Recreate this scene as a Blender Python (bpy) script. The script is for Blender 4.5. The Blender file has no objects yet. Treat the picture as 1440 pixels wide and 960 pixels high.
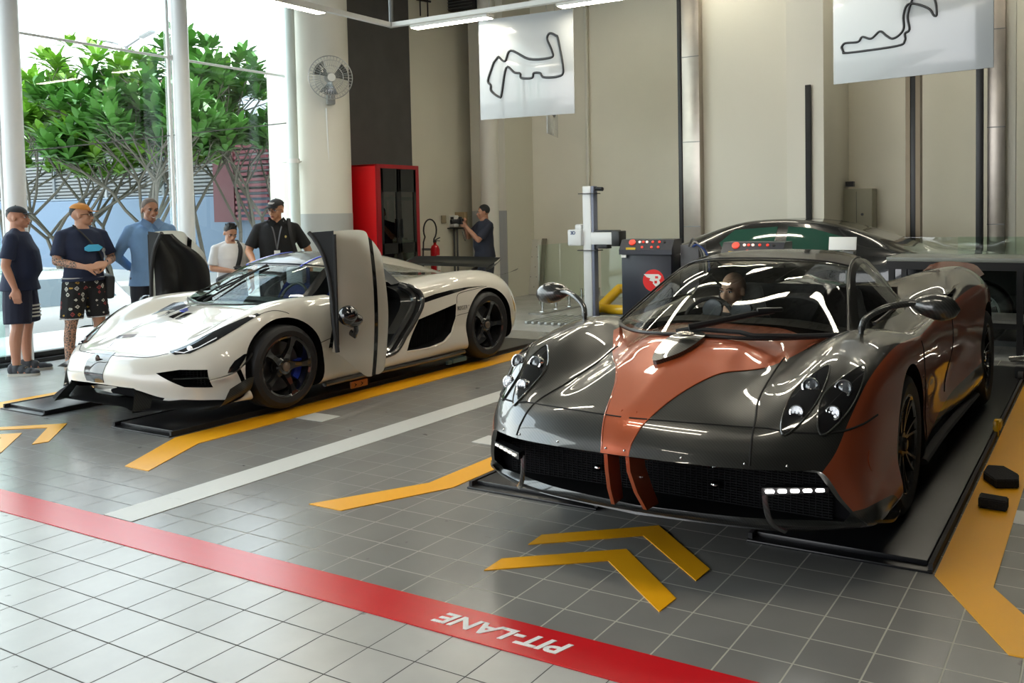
import bpy, bmesh, math, random
from mathutils import Vector, Matrix, Quaternion
from mathutils.bvhtree import BVHTree
random.seed(7)
S = bpy.context.scene
COL = S.collection
PI = math.pi
rad = math.radians

# ---------------------------------------------------------------- camera
F, PX, PY = 1269.33, 840.0, 351.435
PITCH, ROLL, YAW = 0.045375, 0.0168119, 0.5171065
CAMH = 1.6
def setup_camera():
    cy, sy = math.cos(YAW), math.sin(YAW); cp, sp = math.cos(PITCH), math.sin(PITCH)
    cr, sr = math.cos(ROLL), math.sin(ROLL)
    fwd = Vector((-sy*cp, cy*cp, -sp)); right = Vector((cy, sy, 0)); down = fwd.cross(right)
    r2 = cr*right + sr*down; d2 = -sr*right + cr*down
    cam = bpy.data.cameras.new('camera'); o = bpy.data.objects.new('camera', cam); COL.objects.link(o)
    m = Matrix((r2, -d2, -fwd)).transposed().to_4x4(); m.translation = Vector((0, 0, CAMH))
    o.matrix_world = m
    cam.sensor_width = 36; cam.lens = F*36/1440
    cam.shift_x = (720-PX)/1440; cam.shift_y = (PY-480)/1440
    cam.clip_end = 500; cam.clip_start = .05
    S.camera = o
setup_camera()

# ---------------------------------------------------------------- materials
MATS = {}
def mat(name, col=(.8, .8, .8), rough=.5, metal=0, coat=0, emit=None, estr=0, spec=.5, trans=0, alpha=1, noise=0, nscale=8, bump=0, bscale=60, ior=1.45, coatr=.03):
    if name in MATS: return MATS[name]
    m = bpy.data.materials.new(name); m.use_nodes = True; nt = m.node_tree
    b = nt.nodes['Principled BSDF']
    c = (*col, 1)
    b.inputs['Base Color'].default_value = c
    b.inputs['Roughness'].default_value = rough; b.inputs['Metallic'].default_value = metal
    b.inputs['Coat Weight'].default_value = coat; b.inputs['Coat Roughness'].default_value = coatr
    b.inputs['Specular IOR Level'].default_value = spec
    b.inputs['Transmission Weight'].default_value = trans; b.inputs['IOR'].default_value = ior
    b.inputs['Alpha'].default_value = alpha
    if emit: b.inputs['Emission Color'].default_value = (*emit, 1); b.inputs['Emission Strength'].default_value = estr
    tc = None
    if noise or bump:
        tc = nt.nodes.new('ShaderNodeTexCoord')
    if noise:
        n = nt.nodes.new('ShaderNodeTexNoise'); n.inputs['Scale'].default_value = nscale; n.inputs['Detail'].default_value = 5
        nt.links.new(tc.outputs['Object'], n.inputs['Vector'])
        mx = nt.nodes.new('ShaderNodeMix'); mx.data_type = 'RGBA'
        mx.inputs['A'].default_value = tuple(x*(1-noise) for x in col)+(1,)
        mx.inputs['B'].default_value = tuple(min(1, x*(1+noise)) for x in col)+(1,)
        nt.links.new(n.outputs['Fac'], mx.inputs['Factor']); nt.links.new(mx.outputs['Result'], b.inputs['Base Color'])
    if bump:
        n = nt.nodes.new('ShaderNodeTexNoise'); n.inputs['Scale'].default_value = bscale; n.inputs['Detail'].default_value = 3
        nt.links.new(tc.outputs['Object'], n.inputs['Vector'])
        bp = nt.nodes.new('ShaderNodeBump'); bp.inputs['Strength'].default_value = bump; bp.inputs['Distance'].default_value = .02
        nt.links.new(n.outputs['Fac'], bp.inputs['Height']); nt.links.new(bp.outputs['Normal'], b.inputs['Normal'])
    MATS[name] = m
    return m
def glass(name, tint=(.9, .95, .93), refl=.08, dark=0.0, rough=0.0):
    """thin architectural glass: tinted transparency plus a fresnel mirror"""
    if name in MATS: return MATS[name]
    m = bpy.data.materials.new(name); m.use_nodes = True; nt = m.node_tree; nt.nodes.clear()
    out = nt.nodes.new('ShaderNodeOutputMaterial')
    tr = nt.nodes.new('ShaderNodeBsdfTransparent'); tr.inputs[0].default_value = (*tint, 1)
    gl = nt.nodes.new('ShaderNodeBsdfGlossy'); gl.inputs['Roughness'].default_value = rough
    fr = nt.nodes.new('ShaderNodeFresnel'); fr.inputs['IOR'].default_value = 1.5
    mth = nt.nodes.new('ShaderNodeMath'); mth.operation = 'MAXIMUM'; mth.inputs[1].default_value = refl
    mx = nt.nodes.new('ShaderNodeMixShader')
    ge = nt.nodes.new('ShaderNodeNewGeometry'); iv = nt.nodes.new('ShaderNodeMath'); iv.operation = 'SUBTRACT'; iv.inputs[0].default_value = 1; nt.links.new(ge.outputs['Backfacing'], iv.inputs[1])
    mu = nt.nodes.new('ShaderNodeMath'); mu.operation = 'MULTIPLY'; nt.links.new(mth.outputs[0], mu.inputs[0]); nt.links.new(iv.outputs[0], mu.inputs[1])
    nt.links.new(fr.outputs[0], mth.inputs[0]); nt.links.new(mu.outputs[0], mx.inputs[0])
    nt.links.new(tr.outputs[0], mx.inputs[1]); nt.links.new(gl.outputs[0], mx.inputs[2]); nt.links.new(mx.outputs[0], out.inputs[0])
    MATS[name] = m
    return m

# ---------------------------------------------------------------- objects
def tag(o, label=None, cat=None, group=None, kind=None):
    if label: o['label'] = label
    if cat: o['category'] = cat
    if group: o['group'] = group
    if kind: o['kind'] = kind
    return o
def thing(name, label, cat, loc=(0, 0, 0), rotz=0, group=None):
    o = bpy.data.objects.new(name, None); COL.objects.link(o)
    o.location = loc; o.rotation_euler = (0, 0, rotz); o.empty_display_size = .1
    return tag(o, label, cat, group)
def link(name, me, parent=None, loc=None):
    o = bpy.data.objects.new(name, me); COL.objects.link(o)
    if parent: o.parent = parent
    if loc: o.location = loc
    return o
def smooth_by_angle(me, ang=35):
    bm = bmesh.new(); bm.from_mesh(me)
    lim = rad(ang)
    for f in bm.faces: f.smooth = True
    for e in bm.edges:
        e.smooth = not (len(e.link_faces) == 2 and e.calc_face_angle(0) > lim)
    bm.to_mesh(me); bm.free()
class MB:
    def __init__(s): s.bm = bmesh.new(); s.mi = 0
    def _new(s, fs):
        for f in fs: f.material_index = s.mi
    def m(s, i): s.mi = i; return s
    def box(s, c, d, rot=None, bev=0):
        n0 = len(s.bm.faces)
        M = Matrix.Translation(Vector(c))
        if rot is not None: M = M @ (rot if isinstance(rot, Matrix) else Matrix.Rotation(rot, 4, 'Z'))
        M = M @ Matrix.Diagonal((d[0], d[1], d[2], 1))
        r = bmesh.ops.create_cube(s.bm, size=1, matrix=M)
        fs = set(f for v in r['verts'] for f in v.link_faces)
        if bev:
            es = set(e for f in fs for e in f.edges)
            b = bmesh.ops.bevel(s.bm, geom=list(es), offset=bev, segments=2, affect='EDGES', profile=.5)
            fs = set(b['faces']) | set(f for f in fs if f.is_valid)
        s._new(fs); return s
    def bx(s, x0, x1, y0, y1, z0, z1, bev=0):
        return s.box(((x0+x1)/2, (y0+y1)/2, (z0+z1)/2), (abs(x1-x0), abs(y1-y0), abs(z1-z0)), None, bev)
    def quad(s, *p):
        vs = [s.bm.verts.new(q) for q in p]; f = s.bm.faces.new(vs); s._new([f]); return s
    def prism(s, pts, vec):
        a = [s.bm.verts.new(p) for p in pts]; b = [s.bm.verts.new(Vector(p)+Vector(vec)) for p in pts]
        fs = [s.bm.faces.new(a), s.bm.faces.new(b[::-1])]
        n = len(a)
        for i in range(n):
            fs.append(s.bm.faces.new((a[i], b[i], b[(i+1) % n], a[(i+1) % n])))
        s._new(fs); bmesh.ops.recalc_face_normals(s.bm, faces=fs); return s
    def tube(s, pts, r, n=10, cap=True, sq=None):
        """pts list of points, r radius or list, sq = (sx, sy) section scale"""
        pts = [Vector(p) for p in pts]; k = len(pts)
        rs = r if isinstance(r, (list, tuple)) else [r]*k
        rings = []; prev = None
        for i, p in enumerate(pts):
            t = (pts[min(i+1, k-1)]-pts[max(i-1, 0)])
            if t.length < 1e-9: t = Vector((0, 0, 1))
            t.normalize()
            if prev is None:
                a = Vector((0, 0, 1)) if abs(t.z) < .9 else Vector((1, 0, 0))
                u = t.cross(a).normalized()
            else:
                u = (prev - t*prev.dot(t)).normalized()
            prev = u; w = t.cross(u)
            sx, sy = sq or (1, 1)
            rings.append([s.bm.verts.new(p + rs[i]*(math.cos(2*PI*j/n)*u*sx + math.sin(2*PI*j/n)*w*sy)) for j in range(n)])
        fs = []
        for i in range(k-1):
            for j in range(n):
                fs.append(s.bm.faces.new((rings[i][j], rings[i][(j+1) % n], rings[i+1][(j+1) % n], rings[i+1][j])))
        if cap:
            fs.append(s.bm.faces.new(rings[0][::-1])); fs.append(s.bm.faces.new(rings[-1]))
        s._new(fs); return s
    def lathe(s, prof, n=32, M=None, closed=False, cap=False):
        """prof list of (r, z); axis z, then matrix M"""
        M = M or Matrix.Identity(4); rings = []
        for r, z in prof:
            if r < 1e-6: rings.append([s.bm.verts.new(M @ Vector((0, 0, z)))])
            else: rings.append([s.bm.verts.new(M @ Vector((r*math.cos(2*PI*j/n), r*math.sin(2*PI*j/n), z))) for j in range(n)])
        fs = []; rr = list(zip(rings, rings[1:]))
        if closed: rr.append((rings[-1], rings[0]))
        for a, b in rr:
            for j in range(n):
                a0, a1 = a[j % len(a)], a[(j+1) % len(a)]; b0, b1 = b[j % len(b)], b[(j+1) % len(b)]
                vs = []
                for v in (a0, a1, b1, b0):
                    if v not in vs: vs.append(v)
                if len(vs) > 2:
                    try: fs.append(s.bm.faces.new(vs))
                    except ValueError: pass
        s._new(fs); return s
    def ball(s, c, r, n=16, rot=None):
        r = r if isinstance(r, (tuple, list)) else (r, r, r)
        M = Matrix.Translation(Vector(c)) @ (rot or Matrix.Identity(4)) @ Matrix.Diagonal((*r, 1))
        q = bmesh.ops.create_uvsphere(s.bm, u_segments=n, v_segments=max(6, n*2//3), radius=1, matrix=M)
        s._new(set(f for v in q['verts'] for f in v.link_faces)); return s
    def cyl(s, c, r, h, n=24, axis='Z'):
        R = {'Z': Matrix.Identity(4), 'X': Matrix.Rotation(PI/2, 4, 'Y'), 'Y': Matrix.Rotation(PI/2, 4, 'X')}[axis]
        M = Matrix.Translation(Vector(c)) @ R
        return s.lathe([(0, -h/2), (r, -h/2), (r, h/2), (0, h/2)], n, M)
    def grid(s, rows, flip=False, thick=0):
        g = [[s.bm.verts.new(p) for p in r] for r in rows]; fs = []
        for i in range(len(g)-1):
            for j in range(len(g[0])-1):
                v = (g[i][j], g[i+1][j], g[i+1][j+1], g[i][j+1])
                fs.append(s.bm.faces.new(v[::-1] if flip else v))
        s._new(fs)
        if thick:
            r = bmesh.ops.solidify(s.bm, geom=fs, thickness=thick)
            s._new([x for x in r['geom'] if isinstance(x, bmesh.types.BMFace)])
        return s
    def build(s, name, m, parent=None, ang=35, recalc=True):
        if recalc: bmesh.ops.recalc_face_normals(s.bm, faces=s.bm.faces)
        me = bpy.data.meshes.new(name); s.bm.to_mesh(me); s.bm.free()
        for x in (m if isinstance(m, (list, tuple)) else [m]): me.materials.append(x)
        smooth_by_angle(me, ang)
        return link(name, me, parent)
def struct(name, mb, m, ang=35):
    o = mb.build(name, m, None, ang); o['kind'] = 'structure'; return o
def bake(o, keepname=True):
    """apply the modifiers of o into its mesh"""
    dg = bpy.context.evaluated_depsgraph_get(); dg.update()
    me = bpy.data.meshes.new_from_object(o.evaluated_get(dg))
    old = o.data; o.modifiers.clear(); o.data = me; bpy.data.meshes.remove(old)
    return o
def boolean(o, cutter_mb, op='DIFFERENCE', cmat=None, use_self=False):
    me = bpy.data.meshes.new('cut'); bmesh.ops.recalc_face_normals(cutter_mb.bm, faces=cutter_mb.bm.faces)
    cutter_mb.bm.to_mesh(me); cutter_mb.bm.free()
    if cmat is not None: me.materials.append(cmat)
    c = bpy.data.objects.new('cut', me); COL.objects.link(c)
    if o.parent: c.parent = o.parent
    md = o.modifiers.new('b', 'BOOLEAN'); md.operation = op; md.object = c; md.solver = 'EXACT'
    try: md.material_mode = 'TRANSFER'
    except Exception: pass
    md.use_self = use_self
    n0 = len(o.data.vertices)
    bake(o); print('BOOL', o.name, n0, len(o.data.vertices)); bpy.data.objects.remove(c); bpy.data.meshes.remove(me)
    return o
def cr(a, b, c, d, t):
    return .5*((2*b)+(c-a)*t+(2*a-5*b+4*c-d)*t*t+(3*b-a-3*c+d)*t*t*t)
def spline(pts, k):
    pts = [Vector(p) for p in pts]; n = len(pts); out = []
    for i in range(n-1):
        a = pts[i-1] if i else 2*pts[0]-pts[1]
        d = pts[i+2] if i+2 < n else 2*pts[-1]-pts[-2]
        for q in range(k): out.append(cr(a, pts[i], pts[i+1], d, q/k))
    out.append(pts[-1]); return out
def surf(net, ki, kj):
    """bi-directional Catmull-Rom refinement of a control net"""
    cols = [spline(r, kj) for r in net]
    t = [spline(c, ki) for c in zip(*cols)]
    return [list(r) for r in zip(*t)]
def copy_tree(o, parent=None):
    c = o.copy(); COL.objects.link(c)
    if parent: c.parent = parent
    for ch in o.children: copy_tree(ch, c)
    return c
def text(name, s, size, M, m, parent=None, extrude=.002, offset=0, shear=0, sx=1.0, align='CENTER', spacing=1):
    cu = bpy.data.curves.new(name, 'FONT'); cu.body = s; cu.size = size; cu.extrude = extrude; cu.offset = offset; cu.shear = shear
    cu.align_x = align; cu.align_y = 'CENTER'; cu.space_character = spacing; cu.resolution_u = 4
    o = bpy.data.objects.new(name, cu); COL.objects.link(o)
    dg = bpy.context.evaluated_depsgraph_get(); dg.update()
    me = bpy.data.meshes.new_from_object(o.evaluated_get(dg)); bpy.data.objects.remove(o)
    me.transform(M @ Matrix.Diagonal((sx, 1, 1, 1))); me.materials.clear(); me.materials.append(m)
    return link(name, me, parent)
_cy, _sy = math.cos(YAW), math.sin(YAW); _cp, _sp = math.cos(PITCH), math.sin(PITCH)
_fw = Vector((-_sy*_cp, _cy*_cp, -_sp)); _rt = Vector((_cy, _sy, 0)); _dn = _fw.cross(_rt)
_r2 = math.cos(ROLL)*_rt+math.sin(ROLL)*_dn; _d2 = -math.sin(ROLL)*_rt+math.cos(ROLL)*_dn
def W(x, y, X=None, Y=None, Z=None, t=None):
    """surveyed point: sight line through a photo pixel met with a plane of the room"""
    d = _fw+_r2*((x-PX)/F)+_d2*((y-PY)/F)
    if X is not None: k = X/d.x
    elif Y is not None: k = Y/d.y
    elif Z is not None: k = (Z-CAMH)/d.z
    else: k = t
    return Vector((0, 0, CAMH))+d*k

def ray_dir(x, y): return _fw+_r2*((x-PX)/F)+_d2*((y-PY)/F)
# ================================================================ world, sun, view
S.view_settings.view_transform = 'Standard'; S.view_settings.look = 'None'; S.view_settings.gamma = 1
S.view_settings.use_curve_mapping = False; S.view_settings.exposure = 0.5
w = bpy.data.worlds.new('sky'); S.world = w; w.use_nodes = True; nt = w.node_tree
bg = nt.nodes['Background']
tc = nt.nodes.new('ShaderNodeTexCoord'); sep = nt.nodes.new('ShaderNodeSeparateXYZ')
nt.links.new(tc.outputs['Generated'], sep.inputs[0])
rmp = nt.nodes.new('ShaderNodeValToRGB'); nt.links.new(sep.outputs['Z'], rmp.inputs[0])
rmp.color_ramp.elements[0].color = (.95, .97, 1, 1); rmp.color_ramp.elements[1].color = (.55, .74, 1, 1)
rmp.color_ramp.elements[0].position = .12; rmp.color_ramp.elements[1].position = .9
ns = nt.nodes.new('ShaderNodeTexNoise'); ns.inputs['Scale'].default_value = 2.2; ns.inputs['Detail'].default_value = 6
nt.links.new(tc.outputs['Generated'], ns.inputs['Vector'])
cr2 = nt.nodes.new('ShaderNodeValToRGB'); cr2.color_ramp.elements[0].position = .42; cr2.color_ramp.elements[1].position = .62
nt.links.new(ns.outputs['Fac'], cr2.inputs[0])
mx = nt.nodes.new('ShaderNodeMix'); mx.data_type = 'RGBA'
nt.links.new(cr2.outputs[0], mx.inputs['Factor']); nt.links.new(rmp.outputs[0], mx.inputs['A']); mx.inputs['B'].default_value = (1, 1, 1, 1)
nt.links.new(mx.outputs['Result'], bg.inputs[0]); bg.inputs[1].default_value = 3.5
sl = bpy.data.lights.new('sun', 'SUN'); sl.energy = 4.0; sl.angle = rad(4); sl.color = (1, .97, .92)
so = bpy.data.objects.new('sun', sl); COL.objects.link(so); so.rotation_euler = (rad(38), rad(8), rad(150))

# ================================================================ materials of the room
def tile_material(name, base, grout, sx, sy, x0, y0, rough, gw=.0035, var=.05, coat=0, spec=.5, grout2=None):
    m = bpy.data.materials.new(name); m.use_nodes = True; nt = m.node_tree; b = nt.nodes['Principled BSDF']; N = nt.nodes.new; L = nt.links.new
    tc = N('ShaderNodeTexCoord'); sp = N('ShaderNodeSeparateXYZ'); L(tc.outputs['Object'], sp.inputs[0])
    def math_(op, a, bb=None, c=None):
        n = N('ShaderNodeMath'); n.operation = op
        for i, v in enumerate((a, bb, c)):
            if v is None: continue
            if isinstance(v, (int, float)): n.inputs[i].default_value = v
            else: L(v, n.inputs[i])
        return n.outputs[0]
    fx = math_('DIVIDE', math_('SUBTRACT', sp.outputs['X'], x0), sx); fy = math_('DIVIDE', math_('SUBTRACT', sp.outputs['Y'], y0), sy)
    dx = math_('MULTIPLY', math_('PINGPONG', fx, .5), sx); dy = math_('MULTIPLY', math_('PINGPONG', fy, .5), sy)
    d = math_('MINIMUM', dx, dy)
    mr = N('ShaderNodeMapRange'); mr.inputs['From Min'].default_value = gw*.5; mr.inputs['From Max'].default_value = gw*.5+.002
    L(d, mr.inputs[0])
    cb = N('ShaderNodeCombineXYZ'); L(math_('FLOOR', fx), cb.inputs[0]); L(math_('FLOOR', fy), cb.inputs[1])
    wn = N('ShaderNodeTexWhiteNoise'); L(cb.outputs[0], wn.inputs[0])
    ns = N('ShaderNodeTexNoise'); ns.inputs['Scale'].default_value = 3; ns.inputs['Detail'].default_value = 8; L(tc.outputs['Object'], ns.inputs[0])
    v = math_('ADD', math_('MULTIPLY', math_('SUBTRACT', wn.outputs[0], .5), var*2), math_('MULTIPLY', math_('SUBTRACT', ns.outputs[0], .5), .35))
    v = math_('ADD', v, 1.0)
    # small dark scuffs
    n2 = N('ShaderNodeTexNoise'); n2.inputs['Scale'].default_value = 9; n2.inputs['Detail'].default_value = 6; L(tc.outputs['Object'], n2.inputs[0])
    sc = N('ShaderNodeMapRange'); sc.inputs['From Min'].default_value = .70; sc.inputs['From Max'].default_value = .74
    sc.inputs['To Min'].default_value = 1; sc.inputs['To Max'].default_value = .55; L(n2.outputs[0], sc.inputs[0])
    v = math_('MULTIPLY', v, sc.outputs[0])
    vm = N('ShaderNodeVectorMath'); vm.operation = 'SCALE'; vm.inputs[0].default_value = base; L(v, vm.inputs['Scale'])
    mx = N('ShaderNodeMix'); mx.data_type = 'RGBA'
    if grout2:
        gx = N('ShaderNodeMapRange'); gx.inputs['From Min'].default_value = -4.6; gx.inputs['From Max'].default_value = -2.2; L(sp.outputs['X'], gx.inputs[0])
        g = N('ShaderNodeMix'); g.data_type = 'RGBA'; g.inputs['A'].default_value = (*grout, 1); g.inputs['B'].default_value = (*grout2, 1)
        L(gx.outputs[0], g.inputs['Factor']); L(g.outputs['Result'], mx.inputs['A'])
    else: mx.inputs['A'].default_value = (*grout, 1)
    L(mr.outputs[0], mx.inputs['Factor']); L(vm.outputs[0], mx.inputs['B']); L(mx.outputs['Result'], b.inputs['Base Color'])
    rr = N('ShaderNodeMapRange'); rr.inputs['To Min'].default_value = .8; rr.inputs['To Max'].default_value = rough; L(mr.outputs[0], rr.inputs[0]); L(rr.outputs[0], b.inputs['Roughness'])
    bp = N('ShaderNodeBump'); bp.inputs['Strength'].default_value = .25; bp.inputs['Distance'].default_value = .004; L(mr.outputs[0], bp.inputs['Height']); L(bp.outputs[0], b.inputs['Normal'])
    b.inputs['Specular IOR Level'].default_value = spec
    return m
M_grey = tile_material('grey_floor_tile', (.215, .212, .202), (.07, .07, .07), .2345, .2083, -.72, 3.635, .22, spec=.8, grout2=(.42, .41, .34))
M_light = tile_material('light_floor_tile', (.40, .405, .395), (.035, .035, .035), .2245, .216, -3.49, 2.403, .26, spec=.8)
M_wall = mat('beige_wall_paint', (.72, .69, .575), .75, noise=.06, nscale=1.5)
M_wallg = mat('grey_wall_dado', (.34, .35, .34), .6, noise=.05, nscale=2)
M_darkw = mat('charcoal_wall_panel', (.075, .07, .068), .55, noise=.25, nscale=3)
M_white = mat('white_paint', (.78, .79, .77), .35)
M_offw = mat('cream_paint', (.66, .64, .55), .45)
M_ceil = mat('ceiling_paint', (.22, .22, .21), .8)
M_steel = mat('brushed_steel', (.42, .38, .33), .32, metal=.9, noise=.2, nscale=4)
M_chrome = mat('chrome', (.75, .75, .75), .08, metal=1)
M_black = mat('black_satin', (.012, .012, .013), .35)
M_blackm = mat('black_matte', (.015, .015, .016), .7)
M_rubber = mat('black_rubber', (.018, .018, .019), .6, bump=.3, bscale=200)
M_plate = mat('dark_steel_plate', (.012, .012, .014), .3, noise=.4, nscale=5, bump=.05, bscale=300)
M_gasket = mat('grey_metal', (.16, .17, .17), .4, metal=.6)

# floor: light apron in front of the red stripe, grey tile inside, concrete yard outside
f = MB(); f.bx(-10.75, 8, -7.2, 2.62, -.1, 0); o = struct('floor', f, M_light)
f = MB(); f.bx(-8.43, 8, 2.62, 9.9, -.1, 0); o = struct('floor', f, M_grey)
f = MB(); f.bx(-10.75, -8.43, 2.62, 14.6, -.1, 0); struct('floor', f, M_light)
f = MB(); f.bx(-8.43, 8, 9.9, 14.6, -.1, 0); struct('floor', f, M_light)
M_yard = mat('yard_concrete', (.42, .42, .41), .8, noise=.15, nscale=1)
f = MB(); f.bx(-70, -10.45, -20, 60, -.25, -.12); struct('floor', f, M_yard)

def paint(name, base, wear=.3, rough=.35, bright=None, seed=0, nscale=6, lo=.60):
    """floor paint, worn through to the tile in patches"""
    m = bpy.data.materials.new(name); m.use_nodes = True; nt = m.node_tree; b = nt.nodes['Principled BSDF']; N = nt.nodes.new; L = nt.links.new
    tc = N('ShaderNodeTexCoord'); mp = N('ShaderNodeMapping'); mp.inputs['Location'].default_value = (seed, seed*.7, 0); mp.inputs['Scale'].default_value = (1, 1.8, 1)
    L(tc.outputs['Object'], mp.inputs[0])
    n = N('ShaderNodeTexNoise'); n.inputs['Scale'].default_value = nscale; n.inputs['Detail'].default_value = 10; n.inputs['Roughness'].default_value = .7; L(mp.outputs[0], n.inputs[0])
    r = N('ShaderNodeMapRange'); r.inputs['From Min'].default_value = lo; r.inputs['From Max'].default_value = lo+.06; r.inputs['To Max'].default_value = wear; L(n.outputs[0], r.inputs[0])
    mx = N('ShaderNodeMix'); mx.data_type = 'RGBA'; mx.inputs['A'].default_value = (*base, 1); mx.inputs['B'].default_value = (*[x*.35+.05 for x in base], 1)
    L(r.outputs[0], mx.inputs['Factor']); L(mx.outputs['Result'], b.inputs['Base Color'])
    b.inputs['Roughness'].default_value = rough; b.inputs['Specular IOR Level'].default_value = .6
    n3 = N('ShaderNodeTexNoise'); n3.inputs['Scale'].default_value = 90; L(tc.outputs['Object'], n3.inputs[0])
    bp = N('ShaderNodeBump'); bp.inputs['Strength'].default_value = .08; bp.inputs['Distance'].default_value = .003; L(n3.outputs[0], bp.inputs['Height']); L(bp.outputs[0], b.inputs['Normal'])
    return m
P_red = paint('red_floor_paint', (.60, .012, .018), .5, .24, seed=1, lo=.64)
P_yel = paint('yellow_floor_paint', (.85, .40, .006), .3, .36, seed=2, lo=.64)
P_whi = paint('white_floor_paint', (.56, .57, .55), .3, .4, seed=4, lo=.62)
P_pit = mat('white_lettering_paint', (.8, .8, .8), .5)
Z1 = .004
def flat(name, pts, m, label, cat, group=None, z=Z1, parent=None):
    mb = MB(); mb.prism([(x, y, .0005) for x, y in pts], (0, 0, z))
    o = mb.build(name, m, parent)
    if label: tag(o, label, cat, group)
    return o
def rect(x0, x1, y0, y1): return [(x0, y0), (x1, y0), (x1, y1), (x0, y1)]
stripe = flat('floor_stripe', rect(-10.3, 4, 2.615, 2.83), P_red, 'wide red stripe painted across the floor with white upside-down lettering', 'floor marking')
tx = text('lettering', 'PIT-LANE', .118, Matrix.Translation((-1.983, 2.722, .0055)) @ Matrix.Rotation(PI, 4, 'Z'), P_pit, stripe, extrude=.001, offset=.003, shear=.25, sx=1.22, spacing=.98)
flat('lane_line', rect(-4.70, -4.455, 2.84, 13.2), P_whi, 'long white painted line on the floor between the two car bays', 'floor marking', z=.003)
G1 = 'yellow bay outlines'
flat('bay_line', [(-5.86, 4.09), (-5.86, 9.0), (-5.56, 9.0), (-5.56, 4.06), (-5.25, 3.47), (-5.49, 3.47)], P_yel, 'yellow bay line along the near side of the white car, splayed at its front end', 'floor marking', G1)
flat('bay_line', [(-8.15, 4.05), (-8.15, 9.0), (-8.41, 9.0), (-8.41, 4.1), (-8.78, 3.47), (-8.5, 3.47)], P_yel, 'yellow bay line on the far side of the white car beside its bumper', 'floor marking', G1)
flat('bay_line', [(-3.30, 4.06), (-3.30, 9.0), (-3.49, 9.0), (-3.485, 4.07), (-3.83, 3.47), (-3.587, 3.47)], P_yel, 'yellow bay line left of the orange and carbon car, bent outward towards the viewer', 'floor marking', G1)
flat('bay_line', [(-.645, 4.02), (-.645, 9.6), (-.41, 9.6), (-.41, 4.0), (-.06, 3.42), (-.30, 3.42)], P_yel, 'broad yellow bay line at the right edge under the two black foam blocks', 'floor marking', G1)
G2 = 'yellow direction chevrons'
flat('chevron', [(-2.41, 3.52), (-2.422, 3.656), (-1.965, 4.034), (-1.526, 3.641), (-1.531, 3.50), (-1.974, 3.876)], P_yel, 'yellow chevron on the floor closest to the nose of the orange car', 'floor marking', G2)
flat('chevron', [(-2.411, 3.171), (-2.42, 3.319), (-1.965, 3.683), (-1.534, 3.301), (-1.541, 3.158), (-1.974, 3.522)], P_yel, 'yellow chevron in front of the orange car, the one nearer the red stripe', 'floor marking', G2)
flat('chevron', [(-7.49, 3.52), (-7.49, 3.62), (-7.05, 4.0), (-6.60, 3.61), (-6.63, 3.51), (-7.045, 3.85)], P_yel, 'worn yellow chevron in front of the white car, nearer its bumper', 'floor marking', G2)
flat('chevron', [(-7.49, 3.17), (-7.49, 3.29), (-7.05, 3.665), (-6.60, 3.29), (-6.60, 3.15), (-7.045, 3.52)], P_yel, 'worn yellow chevron at the left edge, farther in front of the white car', 'floor marking', G2)
G3 = 'short white floor dashes'
flat('floor_dash', rect(-5.55, -5.26, 4.92, 5.12), P_whi, 'short white floor dash beside the yellow line of the white car', 'floor marking', G3, z=.003)
flat('floor_dash', rect(-3.84, -3.50, 4.94, 5.14), P_whi, 'short white floor dash to the left of the carbon headlights', 'floor marking', G3, z=.003)
flat('floor_dash', rect(-.41, -.05, 4.865, 5.075), P_whi, 'short white floor dash at the right edge beside the foam blocks', 'floor marking', G3, z=.003)

# lift runways in the floor
def runway(x0, x1, y0, y1, label):
    t = thing('lift_runway', label, 'car lift', ((x0+x1)/2, y0, 0), 0, 'black drive-on lift runways')
    ox, oy = (x0+x1)/2, y0
    a = MB(); a.bx(x0-ox, x1-ox, 0, y1-oy, .0, .012, .003); a.build('base_plate', M_black, t)
    a = MB(); a.bx(x0-ox+.03, x1-ox-.03, .06, y1-oy-.03, .012, .036, .004)
    a.build('deck', M_plate, t)
    a = MB()
    for s in (x0-ox+.012, x1-ox-.012): a.bx(s-.01, s+.01, .02, y1-oy-.02, .012, .04)
    a.build('edge_rail', M_rubber, t)
    return t
runway(-6.60, -5.90, 4.07, 9.1, 'black lift runway under the near-side wheels of the white car')
runway(-8.12, -7.50, 4.06, 9.1, 'black lift runway under the far-side wheels of the white car')
runway(-3.22, -2.36, 4.09, 9.0, 'black lift runway under the left wheels of the orange car')
runway(-1.50, -.655, 4.03, 9.4, 'black lift runway at right under the orange car wheels by the yellow line')

# walls
Hc = 6.4
YB, XL = 14.4, -10.6
a = MB(); a.bx(-10.9, .2, YB, YB+.2, 0, Hc); struct('wall_back', a, M_wall)
a = MB(); a.bx(.2, 8, YB, YB+.2, 0, Hc); struct('wall_back', a, mat('unseen_dark_wall', (.035, .033, .032), .7))  # unseen stretch, coloured dark so the orange flank reflects dark
a = MB(); a.bx(-10.75, XL, 9.6, YB+.2, 0, Hc); struct('wall_left', a, M_wall)
a = MB(); a.bx(XL, XL+.05, 9.85, 12.1, 0, Hc); struct('wall_left', a, M_darkw)
a = MB()
a.bx(XL+.05, XL+.062, 9.85, 10.3, 0, 1.6)
struct('trim_1', a, M_wallg)
a = MB(); a.bx(7.8, 8, -7, YB, 0, Hc); struct('wall_right', a, mat('unseen_dark_wall', (.035, .033, .032), .7))  # out of view, darkened for the reflection in the car's right side
a = MB(); a.bx(-10.9, 8, -7.2, YB+.2, Hc, Hc+.2); struct('ceiling', a, M_ceil)
a = MB(); a.bx(-3.5, 8, -7.2, -7, 0, Hc); a.bx(-10.9, -3.5, -7.2, -7, 4.6, Hc); struct('wall_front_light_block', a, mat('light_blocking_wall', (.10, .10, .095), .7))  # unseen wall added behind the camera to hold back sky light
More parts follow.
